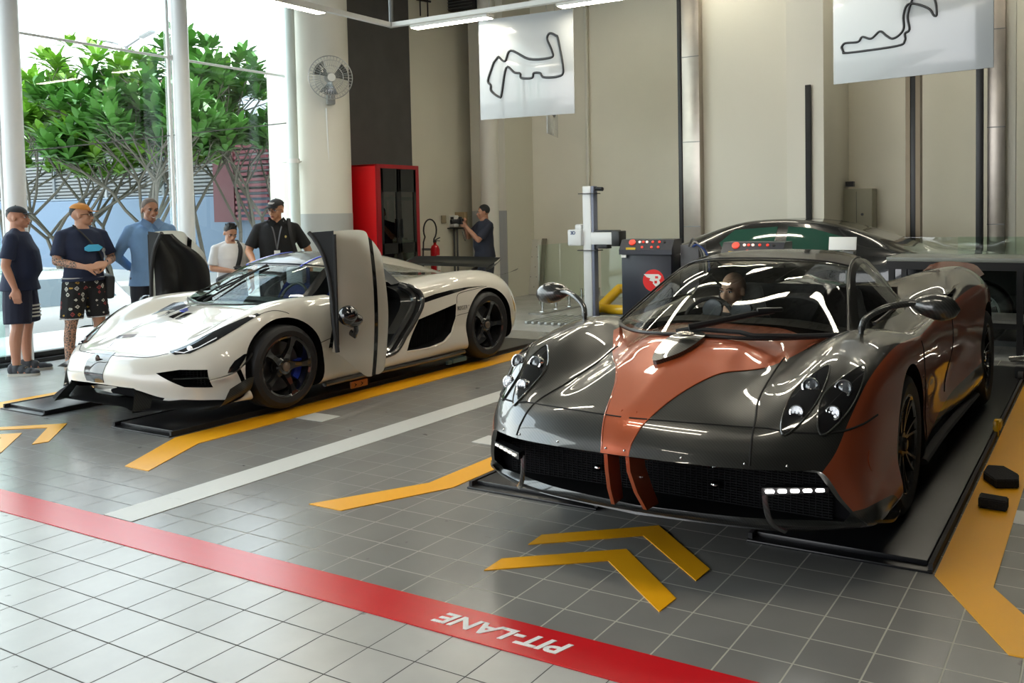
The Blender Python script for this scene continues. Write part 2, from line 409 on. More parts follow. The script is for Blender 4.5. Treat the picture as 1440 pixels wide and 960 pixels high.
# thick piers on the back wall (boxed columns)
# ================================================================ car building kit
M_glassdark = glass('tinted_car_glass', (.78, .79, .76), .04)
M_glasscar = glass('clear_car_glass', (.72, .80, .78), .10)
M_tyre = mat('tyre_rubber', (.014, .014, .015), .55, bump=.1, bscale=150)
M_inside = mat('black_interior', (.010, .010, .011), .8, spec=.2)
M_mouth = mat('grille_mesh_black', (.006, .006, .007), .8, spec=.1)
def carbon(name, base=(.022, .023, .022), scale=180, coat=1, rough=.3):
    if name in MATS: return MATS[name]
    m = mat(name, base, rough, coat=coat, coatr=.02); nt = m.node_tree; N = nt.nodes.new; L = nt.links.new
    b = nt.nodes['Principled BSDF']; tc = N('ShaderNodeTexCoord')
    w = N('ShaderNodeTexWave'); w.bands_direction = 'DIAGONAL'; w.inputs['Scale'].default_value = scale/6; L(tc.outputs['Object'], w.inputs[0])
    mx = N('ShaderNodeMix'); mx.data_type = 'RGBA'; mx.inputs['A'].default_value = (*[x*.6 for x in base], 1); mx.inputs['B'].default_value = (*[x*1.9 for x in base], 1)
    L(w.outputs['Fac'], mx.inputs['Factor']); L(mx.outputs['Result'], b.inputs['Base Color'])
    return m
M_carbon = carbon('gloss_carbon_fibre', (.014, .0145, .013))
M_carbond = carbon('dark_carbon_fibre', (.014, .014, .014))
M_lens = mat('headlamp_lens', (.9, .92, .95), .05, emit=(.9, .95, 1), estr=.25, coat=1)
M_drl = mat('led_strip', (1, 1, 1), .3, emit=(1, .98, .93), estr=14)
M_drl2 = mat('led_strip_dim', (.85, .85, .78), .3, emit=(1, .98, .88), estr=.5)
M_gap = mat('panel_gap', (.004, .004, .004), .8)

def mirror_net(net):
    """half net (centre to bottom centre) into a closed ring on both sides"""
    out = []
    for r in net:
        R_ = [Vector(p) for p in r]; Lh = [Vector((-p.x, p.y, p.z)) for p in R_[1:-1]][::-1]
        out.append(R_+Lh)
    return out
def car_shell(name, net, mats, parent, ki=8, kj=8):
    """closed smooth body shell; UV stores (row, column) of the control net"""
    half = surf(net, ki, kj)
    n = len(half[0])
    full = mirror_net(half)
    bm = bmesh.new(); uvl = bm.loops.layers.uv.new('UVMap')
    V = [[bm.verts.new(p) for p in r] for r in full]
    m = len(full[0])
    def jj(j): return (j if j < n else m-j)/kj
    for i in range(len(V)-1):
        for j in range(m):
            k = (j+1) % m
            f = bm.faces.new((V[i][j], V[i][k], V[i+1][k], V[i+1][j]))
            ja, jb = (jj(j), jj(k)) if k else (jj(j), 0.0)
            for lp, uv in zip(f.loops, ((i/ki, ja), (i/ki, jb), ((i+1)/ki, jb), ((i+1)/ki, ja))): lp[uvl].uv = uv
    for row in (V[0], V[-1]):
        cvec = sum((v.co for v in row), Vector())/m
        # zip the end between the upper and lower half of the ring
        for j in range(m//2):
            a, b_ = row[j], row[j+1]; c, d = row[(m-j-1) % m], row[(m-j) % m]
            if j == 0: pass
        c0 = bm.verts.new(cvec)
        for j in range(m):
            f = bm.faces.new((row[j], row[(j+1) % m], c0)) 
            for lp in f.loops: lp[uvl].uv = (0, 8.5)
    bmesh.ops.recalc_face_normals(bm, faces=bm.faces)
    for f in bm.faces: f.smooth = True
    me = bpy.data.meshes.new(name); bm.to_mesh(me)
    for x in mats: me.materials.append(x)
    bvh = BVHTree.FromBMesh(bm); bm.free()
    return link(name, me, parent), bvh
RAY = {'top': (Vector((0, 0, 3)), Vector((0, 0, -1)), lambda a, b: Vector((a, b, 0))),
       'side': (Vector((3, 0, 0)), Vector((-1, 0, 0)), lambda a, b: Vector((0, a, b))),
       'sideL': (Vector((-3, 0, 0)), Vector((1, 0, 0)), lambda a, b: Vector((0, a, b))),
       'front': (Vector((0, -3, 0)), Vector((0, 1, 0)), lambda a, b: Vector((a, 0, b)))}
def hit(bvh, axis, a, b, off=.0):
    o, d, f = RAY[axis]; p = f(a, b)+o
    loc, nr, _, _ = bvh.ray_cast(p, d)
    if loc is None:
        loc, nr, _, _ = bvh.find_nearest(f(a, b)+o*.33)
    if nr.dot(d) > 0: nr = -nr
    return loc+nr*off
def drape(bvh, axis, poly, off=.003, step=.03, thick=.003, mb=None, dense=True):
    """a flat polygon pressed onto the body surface"""
    mb = mb or MB(); bm = bmesh.new()
    pts = [Vector((p[0], p[1], 0)) for p in poly]
    f = bm.faces.new([bm.verts.new(p) for p in pts])
    xs = [p.x for p in pts]; ys = [p.y for p in pts]
    for ax, lo, hi in ((0, min(xs), max(xs)), (1, min(ys), max(ys))):
        k = int((hi-lo)/step)
        for q in range(1, k+1):
            co = [0, 0, 0]; co[ax] = lo+(hi-lo)*q/(k+1); no = [0, 0, 0]; no[ax] = 1
            bmesh.ops.bisect_plane(bm, geom=bm.verts[:]+bm.edges[:]+bm.faces[:], plane_co=co, plane_no=no)
    bmesh.ops.triangulate(bm, faces=[f for f in bm.faces if len(f.verts) > 4])
    top, bot = {}, {}
    for v in bm.verts:
        top[v] = mb.bm.verts.new(hit(bvh, axis, v.co.x, v.co.y, off+thick)); bot[v] = mb.bm.verts.new(hit(bvh, axis, v.co.x, v.co.y, off-.002))
    fs = []
    for f in bm.faces:
        fs.append(mb.bm.faces.new([top[v] for v in f.verts]))
        fs.append(mb.bm.faces.new([bot[v] for v in f.verts][::-1]))
    for e in bm.edges:
        if len(e.link_faces) == 1:
            a, b_ = e.verts; fs.append(mb.bm.faces.new((top[a], top[b_], bot[b_], bot[a])))
    mb._new(fs); bm.free()
    return mb
def drape_line(bvh, axis, pts, r=.003, off=.0005, k=8, mb=None):
    mb = mb or MB()
    q = spline([Vector((p[0], p[1], 0)) for p in pts], k)
    return mb.tube([hit(bvh, axis, p.x, p.y, off) for p in q], r, 6)
def smooth_poly(pts, k=5):
    """closed smooth outline through the points"""
    n = len(pts); out = []
    P_ = [Vector((p[0], p[1], 0)) for p in pts]
    for i in range(n):
        for q in range(k):
            v = cr(P_[i-1], P_[i], P_[(i+1) % n], P_[(i+2) % n], q/k); out.append((v.x, v.y))
    return out
def mirx(poly): return [(-a, b) for a, b in poly][::-1]
def patch(name, net, m, parent, ki=8, kj=8, mirror=True, thick=.008, ang=40):
    """sheet from a half net, mirrored to both sides as one mesh when it touches the centre"""
    g = surf(net, ki, kj); mb = MB()
    if mirror == 'both':
        g = [[Vector((-p.x, p.y, p.z)) for p in r[:0:-1]]+r for r in g]
    mb.grid(g, thick=thick)
    return mb.build(name, m, parent, ang)
def flip_net(net): return [[(-p[0], p[1], p[2]) for p in r] for r in net]

def spoke_wheel(parent, x, y, zc, R_, W, rim, side, style, name='wheel', m_rim=None, cap=None, caliper=None, steer=0, m_face=None):
    """one wheel: tyre, rim, spokes, hub cap, disc and caliper; side +1 faces +x"""
    t = bpy.data.objects.new(name, None); COL.objects.link(t); t.parent = parent; t.location = (x, y, zc)
    t.rotation_euler = (0, 0, steer)
    Mx = Matrix.Rotation(side*PI/2, 4, 'Y')
    h = W
    prof = [(rim-.012, -h*.46), (rim+.01, -h*.5), (R_-.045, -h*.53), (R_-.014, -h*.46), (R_, -h*.34), (R_, h*-.1), (R_-.006, -h*.09), (R_-.006, -h*.07), (R_, -h*.06), (R_, h*.06), (R_-.006, h*.07), (R_-.006, h*.09), (R_, h*.1), (R_, h*.34), (R_-.014, h*.46), (R_-.045, h*.53), (rim+.01, h*.5), (rim-.012, h*.46)]
    a = MB(); a.lathe(prof, 56, Mx, closed=True); ty = a.build('tyre', M_tyre, t)
    a = MB(); a.lathe([(rim-.03, -h*.42), (rim-.008, -h*.46), (rim+.004, -h*.48), (rim-.002, -h*.4), (rim-.015, -h*.2), (rim-.02, h*.2), (rim-.004, h*.44), (rim+.005, h*.485), (rim-.006, h*.49), (rim-.022, h*.45), (rim-.03, h*.2), (rim-.04, -h*.2)], 56, Mx, closed=True)
    a.build('rim', m_rim or M_black, t)
    a = MB(); zf = h*.36
    if style == 'five':
        for k in range(5):
            an = k*2*PI/5+.3; c, s_ = math.cos(an), math.sin(an)
            pts = []
            for rr, wd, zz, th in ((.045, .050, zf-.02, .022), (.10, .030, zf-.012, .02), (rim*.62, .022, zf+.004, .016), (rim*.85, .03, zf+.012, .014), (rim-.012, .052, zf+.02, .012)):
                pts.append((rr, wd, zz, th))
            secs = []
            for rr, wd, zz, th in pts:
                secs.append([Mx @ Vector((c*rr-s_*q*wd, s_*rr+c*q*wd, zz+p*th)) for q, p in ((-1, -1), (1, -1), (.75, 1), (-.75, 1))])
            for A, B in zip(secs, secs[1:]):
                va = [a.bm.verts.new(p) for p in A]; vb = [a.bm.verts.new(p) for p in B]
                for q in range(4): a.bm.faces.new((va[q], va[(q+1) % 4], vb[(q+1) % 4], vb[q]))
    else:
        for k in range(14):
            an = (k//2)*2*PI/7+(.13 if k % 2 else -.13); c, s_ = math.cos(an), math.sin(an); a2 = (k//2)*2*PI/7+(.02 if k % 2 else -.02)
            c2, s2 = math.cos(a2), math.sin(a2)
            secs = []
            for f_, wd, zz, th in ((0, .014, zf-.01, .018), (.35, .011, zf-.002, .014), (.7, .010, zf+.008, .012), (1, .014, zf+.02, .012)):
                r0, r1 = .065, rim-.012; ra = r0+(r1-r0)*f_
                ang = a2+(an-a2)*(1-(1-f_)**2)*1.15
                ca, sa = math.cos(ang), math.sin(ang)
                secs.append([Mx @ Vector((ca*ra-sa*q*wd, sa*ra+ca*q*wd, zz+p*th)) for q, p in ((-1, -1), (1, -1), (.6, 1), (-.6, 1))])
            for A, B in zip(secs, secs[1:]):
                va = [a.bm.verts.new(p) for p in A]; vb = [a.bm.verts.new(p) for p in B]
                for q in range(4): a.bm.faces.new((va[q], va[(q+1) % 4], vb[(q+1) % 4], vb[q]))
    a.lathe([(0, zf-.06), (.075, zf-.06), (.078, zf-.01), (.06, zf+.012), (.0, zf+.014)], 32, Mx)
    a.build('spokes', m_face or m_rim or M_black, t, 25)
    a = MB(); a.lathe([(0, zf+.01), (.036, zf+.01), (.036, zf+.024), (.026, zf+.03), (0, zf+.03)], 24 if style == 'five' else 6, Mx); a.build('hub_cap', cap or M_chrome, t, 25)
    a = MB(); a.lathe([(.07, -.01), (rim*.80, -.01), (rim*.80, .014), (.07, .014)], 40, Mx, closed=True); a.lathe([(0, -.08), (.09, -.08), (.09, .03), (0, .03)], 24, Mx); a.build('brake_disc', mat('brake_disc_steel', (.10, .10, .105), .35, metal=.9), t)
    if caliper:
        a = MB(); 
        for th in [i*.12 for i in range(-4, 5)]:
            pass
        pr = [(rim*.60, -.03), (rim*.86, -.03), (rim*.86, .045), (rim*.60, .045)]
        ring = []
        for i in range(9):
            th = -.42+i*.105; ring.append([Mx @ Vector((r_*math.cos(th), r_*math.sin(th), z_)) for r_, z_ in pr])
        vs = [[a.bm.verts.new(p) for p in r_] for r_ in ring]
        for A, B in zip(vs, vs[1:]):
            for q in range(4): a.bm.faces.new((A[q], A[(q+1) % 4], B[(q+1) % 4], B[q]))
        a.bm.faces.new(vs[0]); a.bm.faces.new(vs[-1][::-1])
        a.build('brake_caliper', caliper[0], t).rotation_euler = (caliper[1], 0, 0)
    return t
def arch_cut(y, z, r, x0, x1, n=48):
    c = MB(); 
    pts = [(0, y+r*math.cos(2*PI*i/n), z+r*math.sin(2*PI*i/n)) for i in range(n)]
    c.prism([(x0, p[1], p[2]) for p in pts], (x1-x0, 0, 0)); c.prism([(-x0, p[1], p[2]) for p in pts], (x0-x1, 0, 0))
    return c
def car_seat(parent, u, v, m, m2=None, name='seat'):
    a = MB()
    a.box((u, v, .28), (.46, .48, .14), None, .04)
    rows = []
    for z_, w_, y_ in ((.30, .25, .22), (.5, .26, .27), (.7, .24, .33), (.86, .16, .38), (.98, .12, .42), (1.0, .10, .43)):
        rows.append([(u-w_, v+y_-.05, z_), (u-w_*.8, v+y_-.01, z_), (u, v+y_+.03, z_), (u+w_*.8, v+y_-.01, z_), (u+w_, v+y_-.05, z_)])
    g = surf([[Vector(p) for p in r] for r in rows], 3, 3); a.grid(g, thick=.06)
    return a.build(name, m, parent)
# ================================================================ orange and carbon car
CX, CY = -1.83, 4.65
pag = thing('sports_car', 'low sports car with copper orange stripe and flanks over dark carbon bodywork, driver inside', 'car', (CX, CY, .06))
# half control net: centre, .., valley, crest, shoulder, side, low side, sill, underside, underside centre
PN = [
 [(0,-1.32,.495),(.3,-1.30,.492),(.55,-1.235,.482),(.72,-1.135,.470),(.82,-1.06,.455),(.885,-1.0,.34),(.93,-.93,.25),(.94,-.90,.20),(.6,-1.04,.175),(0,-1.12,.175)],
 [(0,-1.29,.56),(.3,-1.262,.555),(.55,-1.195,.545),(.72,-1.10,.545),(.86,-.99,.53),(.93,-.92,.40),(.96,-.87,.27),(.965,-.85,.19),(.6,-.9,.15),(0,-1.0,.15)],
 [(0,-1.21,.635),(.3,-1.17,.63),(.55,-1.10,.62),(.73,-1.00,.645),(.885,-.87,.64),(.95,-.78,.52),(.975,-.72,.33),(.97,-.70,.16),(.6,-.7,.13),(0,-.7,.13)],
 [(0,-1.0,.725),(.27,-.96,.715),(.5,-.88,.69),(.74,-.80,.775),(.915,-.69,.765),(.965,-.6,.61),(.98,-.56,.38),(.975,-.55,.16),(.6,-.55,.13),(0,-.55,.13)],
 [(0,-.75,.815),(.25,-.72,.80),(.47,-.65,.745),(.72,-.55,.865),(.93,-.42,.83),(.975,-.36,.67),(.985,-.36,.4),(.98,-.36,.16),(.6,-.36,.13),(0,-.36,.13)],
 [(0,-.48,.885),(.25,-.46,.872),(.46,-.38,.81),(.72,-.25,.915),(.935,-.14,.855),(.975,-.05,.69),(.985,-.05,.42),(.98,-.05,.16),(.6,-.05,.13),(0,-.05,.13)],
 [(0,-.1,.90),(.3,-.05,.885),(.5,0,.84),(.74,.05,.905),(.935,.2,.84),(.97,.25,.66),(.975,.25,.42),(.96,.25,.15),(.6,.25,.13),(0,.25,.13)],
 [(0,.3,.90),(.35,.3,.89),(.6,.35,.85),(.76,.4,.83),(.93,.55,.82),(.955,.55,.62),(.95,.55,.40),(.92,.55,.16),(.6,.55,.13),(0,.55,.13)],
 [(0,.9,.90),(.38,.9,.89),(.62,.9,.86),(.75,.92,.76),(.92,1.0,.84),(.94,1.0,.62),(.925,1.0,.42),(.90,1.0,.16),(.6,1.0,.13),(0,1.0,.13)],
 [(0,1.5,.92),(.38,1.5,.91),(.58,1.5,.87),(.76,1.5,.80),(.935,1.5,.88),(.965,1.5,.67),(.94,1.5,.46),(.92,1.5,.17),(.6,1.5,.13),(0,1.5,.13)],
 [(0,2.0,.93),(.35,2,.93),(.58,2,.94),(.79,2,.965),(.955,2,.92),(1.0,2,.72),(.99,2,.5),(.97,2,.18),(.6,2,.13),(0,2,.13)],
 [(0,2.5,.92),(.3,2.5,.94),(.55,2.5,1.0),(.80,2.5,1.04),(.975,2.5,.93),(1.02,2.5,.73),(1.02,2.5,.5),(1.0,2.5,.2),(.6,2.5,.15),(0,2.5,.15)],
 [(0,3.0,.88),(.3,3.0,.91),(.55,3.0,.99),(.82,3.0,1.03),(.985,3.0,.90),(1.02,3,.71),(1.02,3,.5),(1.0,3,.24),(.6,3,.2),(0,3,.2)],
 [(0,3.45,.78),(.3,3.45,.81),(.55,3.45,.88),(.8,3.42,.90),(.95,3.4,.82),(.98,3.4,.67),(.97,3.4,.5),(.95,3.4,.3),(.6,3.4,.26),(0,3.4,.26)],
]
def two_tone(name):
    """carbon with a copper stripe on the nose and copper flanks; the masks follow the panel lines"""
    m = bpy.data.materials.new(name); m.use_nodes = True; nt = m.node_tree; b = nt.nodes['Principled BSDF']; N = nt.nodes.new; L = nt.links.new
    tc = N('ShaderNodeTexCoord'); sp = N('ShaderNodeSeparateXYZ'); L(tc.outputs['Object'], sp.inputs[0])
    uv = N('ShaderNodeUVMap'); uv.uv_map = 'UVMap'; su = N('ShaderNodeSeparateXYZ'); L(uv.outputs[0], su.inputs[0])
    def M(op, a, b_=None):
        n = N('ShaderNodeMath'); n.operation = op
        for i, v in enumerate((a, b_)):
            if v is None: continue
            if isinstance(v, (int, float)): n.inputs[i].default_value = v
            else: L(v, n.inputs[i])
        return n.outputs[0]
    def curve(x, pts, lo, hi, vmax):
        t = N('ShaderNodeMapRange'); t.inputs['From Min'].default_value = lo; t.inputs['From Max'].default_value = hi; L(x, t.inputs[0])
        c = N('ShaderNodeFloatCurve'); cu = c.mapping.curves[0]
        pp = [((v-lo)/(hi-lo), w/vmax) for v, w in pts]
        cu.points[0].location = pp[0]; cu.points[1].location = pp[-1]
        for p in pp[1:-1]: cu.points.new(*p)
        c.mapping.update(); L(t.outputs[0], c.inputs['Value']); return M('MULTIPLY', c.outputs[0], vmax)
    ax = M('ABSOLUTE', sp.outputs['X'])
    w = curve(sp.outputs['Y'], [(-1.35, .058), (-1.21, .10), (-1.0, .165), (-.82, .25), (-.68, .34), (-.55, .42), (-.4, .50), (-.2, .60), (0, .68)], -1.35, 0, 1.0)
    stripe = M('MULTIPLY', M('MULTIPLY', M('LESS_THAN', ax, w), M('LESS_THAN', sp.outputs['Y'], .0)), M('LESS_THAN', su.outputs['Y'], 2.45))
    zl = curve(sp.outputs['Y'], [(-1.2, .27), (-.62, .26), (-.4, .18), (.3, .16), (.7, .20), (1.5, .32), (2.3, .38), (3.4, .40)], -1.2, 3.4, 1.0)
    side = M('MULTIPLY', M('GREATER_THAN', su.outputs['Y'], 4.0), M('GREATER_THAN', sp.outputs['Z'], zl))
    side = M('MULTIPLY', side, M('LESS_THAN', su.outputs['Y'], 8.2))
    k = M('MAXIMUM', stripe, side)
    mx = N('ShaderNodeMix'); mx.data_type = 'RGBA'; L(k, mx.inputs['Factor'])
    wv = N('ShaderNodeTexWave'); wv.bands_direction = 'DIAGONAL'; wv.inputs['Scale'].default_value = 35; L(tc.outputs['Object'], wv.inputs[0])
    cm = N('ShaderNodeMix'); cm.data_type = 'RGBA'; cm.inputs['A'].default_value = (.010, .0105, .009, 1); cm.inputs['B'].default_value = (.022, .0225, .0195, 1); L(wv.outputs['Fac'], cm.inputs['Factor'])
    L(cm.outputs['Result'], mx.inputs['A']); mx.inputs['B'].default_value = (.40, .082, .026, 1)
    L(mx.outputs['Result'], b.inputs['Base Color']); L(M('MULTIPLY', k, .35), b.inputs['Metallic'])
    b.inputs['Roughness'].default_value = .33; b.inputs['Coat Weight'].default_value = 1; b.inputs['Coat Roughness'].default_value = .02
    return m
M_pbody = two_tone('copper_and_carbon_paint')
M_copper = mat('copper_paint', (.40, .082, .026), .33, metal=.35, coat=1, coatr=.02)
pbody, pb = car_shell('body', PN, [M_pbody, M_mouth], pag, 10, 10)
# mouth, wheel arches, side scoop
c = MB(); top = [(-.80,.452),(-.6,.468),(-.3,.482),(0,.487),(.3,.482),(.6,.468),(.80,.452)]
c.prism([(u, -1.6, z) for u, z in top]+[(.905,-1.6,.265),(.87,-1.6,.215),(-.87,-1.6,.215),(-.905,-1.6,.265)], (0, .72, 0))
boolean(pbody, c, cmat=M_mouth)
c = arch_cut(0, .335, .405, .66, 1.3); boolean(pbody, c, cmat=M_mouth)
c = arch_cut(2.82, .35, .43, .60, 1.3); boolean(pbody, c, cmat=M_mouth)
c = MB()
for s in (1, -1):
    c.prism([(s*.80, 1.75, .93), (s*.80, 2.15, .90), (s*.80, 2.2, .78), (s*.80, 1.72, .72)], (s*.11, 0, 0))
boolean(pbody, c, cmat=M_mouth)
# cockpit hollow
c = MB(); c.prism([(-.60, .0, 1.1), (.60, .0, 1.1), (.66, .4, 1.1), (.62, 1.45, 1.1), (-.62, 1.45, 1.1), (-.66, .4, 1.1)], (0, 0, -.85)); boolean(pbody, c, cmat=M_inside)
smooth_by_angle(pbody.data, 38)
# bumper centre struts
a = MB()
for s in (1, -1):
    sec = []
    for u, v, z, wd, dp in ((s*.052, -1.30, .50, .009, .12), (s*.054, -1.29, .42, .009, .12), (s*.066, -1.25, .32, .009, .12), (s*.080, -1.19, .23, .009, .10)):
        sec.append([Vector((u-wd, v, z)), Vector((u+wd, v, z)), Vector((u+wd+s*.01, v+dp, z)), Vector((u-wd+s*.01, v+dp, z))])
    vs = [[a.bm.verts.new(p) for p in q] for q in sec]
    for A, B in zip(vs, vs[1:]):
        for q in range(4): a.bm.faces.new((A[q], A[(q+1) % 4], B[(q+1) % 4], B[q]))
    a.bm.faces.new(vs[0]); a.bm.faces.new(vs[-1])
a.build('nose_strut', M_copper, pag)
for s in (1, -1):
    a = MB(); a.tube(spline([(s*.60, -1.13, .375), (s*.605, -1.125, .30), (s*.625, -1.11, .23), (s*.67, -1.07, .19)], 4), [.006]*13, 8, sq=(1, 2.2)); a.build('intake_vane', M_carbond, pag)
# radiator mesh
a = MB()
for k in range(22):
    z_ = .215+k*.0117; a.bx(-.82, .82, -.905, -.895, z_, z_+.005)
for k in range(60):
    u = -.82+k*.0275; a.bx(u, u+.004, -.907, -.897, .21, .47)
a.build('grille', mat('grille_wire', (.012, .012, .013), .8, spec=.15), pag)
# splitter: wide carbon blade
rows = []
for f_, dv, dz in ((0, .30, 0), (.5, .12, 0), (.92, .02, -.002), (1, 0, .006)):
    rows.append([])
sp_ = [(0,-1.15,.198),(.25,-1.14,.198),(.5,-1.11,.198),(.72,-1.045,.20),(.88,-.96,.205),(.99,-.86,.21),(1.045,-.76,.195),(1.05,-.66,.21)]
inn = [(0,-.90,.20),(.25,-.90,.20),(.5,-.88,.20),(.65,-.84,.20),(.76,-.78,.20),(.84,-.72,.205),(.92,-.66,.195),(.96,-.60,.21)]
g = []
for t_ in (0, .3, .6, .85, .97, 1.0):
    g.append([Vector(a_)*(1-t_)+Vector(b_)*t_+Vector((0, 0, (.014 if t_ == 1 else 0)-.03*t_*(1-t_)*2)) for a_, b_ in zip(inn, sp_)])
g = surf(g, 2, 5); g = [[Vector((-p.x, p.y, p.z)) for p in r[:0:-1]]+r for r in g]
a = MB(); a.grid(g, thick=.014); a.build('front_splitter', carbon('splitter_carbon', (.02, .02, .02), 330), pag)
# panel gaps
for s in (1, -1):
    a = MB()
    drape_line(pb, 'front', [(s*.02, .632), (s*.3, .63), (s*.5, .622), (s*.6, .62)], .0035, mb=a)
    a.build('bonnet_seam', M_gap, pag); a = MB()
    drape_line(pb, 'front', [(s*.6, .62), (s*.73, .606), (s*.85, .60), (s*.92, .61), (s*.955, .625)], .0045, mb=a)
    a.build('wing_seam', M_gap, pag); a = MB()
    drape_line(pb, 'top', [(s*.57, -1.22), (s*.535, -1.05), (s*.49, -.88), (s*.465, -.65), (s*.46, -.42)], .0045, mb=a)
    a.build('panel_seam', M_gap, pag)
    for q in ([(.42, .80), (.47, .6), (.5, .4), (.55, .22)], [(1.42, .86), (1.45, .7), (1.42, .55), (1.3, .36)]): a = MB(); drape_line(pb, 'side' if s > 0 else 'sideL', q, .004, mb=a); a.build('door_seam', M_gap, pag)
# carbon hood panels' raised bright edge beads
a = MB()
for s in (1, -1):
    pts = [(-1.325, .060), (-1.21, .103), (-1.0, .168), (-.82, .253), (-.68, .343), (-.57, .41)]
    drape_line(pb, 'top', [(s*w_, v_) for v_, w_ in pts], .0035, .001, mb=a)
a.build('stripe_bead', M_copper, pag)
# headlamp pods: two on each side, each with two lamps
for s in (1, -1):
    for (uc, wd, inner) in ((.70, .052, True), (.832, .056, False)):
        dz = 0 if inner else -.004
        pod = smooth_poly([(s*(uc-.035), .60+dz), (s*(uc-.060), .67+dz), (s*(uc-.055), .74+dz), (s*(uc+.0), .80+dz), (s*(uc+.05), .825+dz), (s*(uc+.068), .77+dz), (s*(uc+.05), .69+dz), (s*(uc+.005), .62+dz)], 4)
        a = MB(); drape(pb, 'front', pod, .001, .02, .004, mb=a); h_ = a.build('headlamp_pod', mat('gloss_black', (.006, .006, .007), .08, coat=1), pag, 30)
        a = MB(); q = [hit(pb, 'front', x_, z_, .004) for x_, z_ in pod]; a.tube(q+[q[0]], .0045, 6); a.build('pod_rim', M_chrome if False else M_carbon, h_)
        for (du, z_, r_) in ((.010, .757+dz, .038), (-.006, .672+dz, .031)):
            p = hit(pb, 'front', s*(uc+du), z_, .002)
            nrm = Vector((s*.10, -1, .28)).normalized(); Mq = Matrix.Translation(p) @ nrm.to_track_quat('Z', 'Y').to_matrix().to_4x4()
            a = MB(); a.lathe([(r_*.80, -.01), (r_*.84, .016), (r_, .014), (r_*1.05, .0), (r_, -.02)], 24, Mq, closed=True); a.build('lamp_ring', M_chrome, h_)
            a = MB()
            if r_ > .033:
                a.lathe([(r_*.82, .002), (r_*.5, .012), (.0, .018)], 20, Mq); a.build('projector_lens', mat('dark_lens', (.10, .11, .12), .05, coat=1, metal=.3), h_)
            else:
                a.lathe([(r_*.82, .0), (0, .0)], 20, Mq)
                for k in range(7):
                    an = k*PI/3; rr = 0 if k == 6 else r_*.55
                    a.ball(Mq @ Vector((math.cos(an)*rr, math.sin(an)*rr, .006)), r_*.23, 8)
                a.build('led_cluster', M_lens, h_)
# daytime LED strips in the mouth corners
for s in (1, -1):
    a = MB(); a.prism([(s*.60, -1.165, .392), (s*.84, -1.03, .389), (s*.84, -1.03, .368), (s*.60, -1.165, .360)], (0, .05, 0)); hb = a.build('light_bar', M_black, pag)
    a = MB()
    for k in range(5):
        f_ = (k+.5)/5; u = s*(.61+.22*f_); a.box((u, -1.165+.135*f_-.004, .378), (.036, .014, .013), s*.52, .005)
    a.build('led', M_drl if s > 0 else M_drl2, hb)
# small fasteners
for s in (1, -1):
    for u, z in ((.045, .505), (.3, .50), (.55, .49), (.70, .478)):
        a = MB(); a.ball(hit(pb, 'front', s*u, z+.01, .0), .006, 8); a.build('fastener', M_chrome, pag)
    a = MB(); a.ball((s*.30, -.93, .30), (.022, .02, .018), 12); a.build('parking_sensor', M_chrome, pag)
# oval badge on the flank corner
a = MB(); ov = smooth_poly([(-.80+.0, .50), (-.775, .455), (-.80, .41), (-.825, .455)], 5); drape(pb, 'side', ov, .001, .02, .003, mb=a); a.build('badge', M_copper, pag)
# glasshouse
PG = [
 [(0,-.47,.893),(.3,-.42,.885),(.52,-.22,.875),(.66,-.02,.88),(.70,.10,.885),(.74,.22,.90)],
 [(0,-.1,1.035),(.28,-.06,1.03),(.48,.08,1.015),(.605,.20,.99),(.645,.28,.975),(.755,.42,.90)],
 [(0,.25,1.15),(.26,.27,1.145),(.44,.35,1.13),(.545,.44,1.105),(.58,.50,1.09),(.765,.65,.90)],
 [(0,.56,1.222),(.25,.565,1.216),(.41,.60,1.20),(.505,.65,1.175),(.54,.70,1.155),(.765,.85,.90)],
 [(0,.9,1.258),(.23,.9,1.252),(.385,.9,1.238),(.475,.92,1.21),(.52,.94,1.185),(.75,1.05,.90)],
 [(0,1.3,1.245),(.22,1.3,1.24),(.36,1.3,1.22),(.45,1.3,1.18),(.50,1.3,1.145),(.70,1.28,.90)],
 [(0,1.8,1.17),(.18,1.8,1.165),(.30,1.8,1.14),(.38,1.75,1.10),(.44,1.7,1.06),(.62,1.6,.90)],
 [(0,2.45,1.03),(.14,2.45,1.025),(.22,2.4,1.0),(.29,2.25,.98),(.35,2.1,.96),(.5,1.95,.92)],
]
def sub(net, r0, r1, c0, c1, ki=8, kj=8):
    g = surf([[Vector(p) for p in r] for r in net], ki, kj)
    return [row[int(c0*kj):int(c1*kj)+1] for row in g[int(r0*ki):int(r1*ki)+1]]
def gh(name, net, r0, r1, c0, c1, m, parent, both=False, thick=.01, ang=40):
    g = sub(net, r0, r1, c0, c1); out = []
    if both:
        a = MB(); a.grid([[Vector((-p.x, p.y, p.z)) for p in r[:0:-1]]+r for r in g], thick=thick); return [a.build(name, m, parent, ang)]
    for s in (1, -1):
        a = MB(); a.grid([[Vector((s*p.x, p.y, p.z)) for p in r] for r in g], thick=thick*s); out.append(a.build(name, m, parent, ang))
    return out
gh('windshield', PG, 0, 3, 0, 3, M_glassdark, pag, True, .004)
gh('roof', PG, 3, 7, 0, 3, M_carbon, pag, True, .02)
gh('pillar', PG, 0, 7, 2.88, 4.12, M_carbon, pag, False, .014)
gh('side_window', PG, .4, 4.5, 4, 5, M_glassdark, pag, False, .004)
gh('quarter_panel', PG, 4.5, 7, 4, 5, M_carbon, pag, False, .012)
a = MB(); g = sub(PG, 0, 7, 0, 5); 
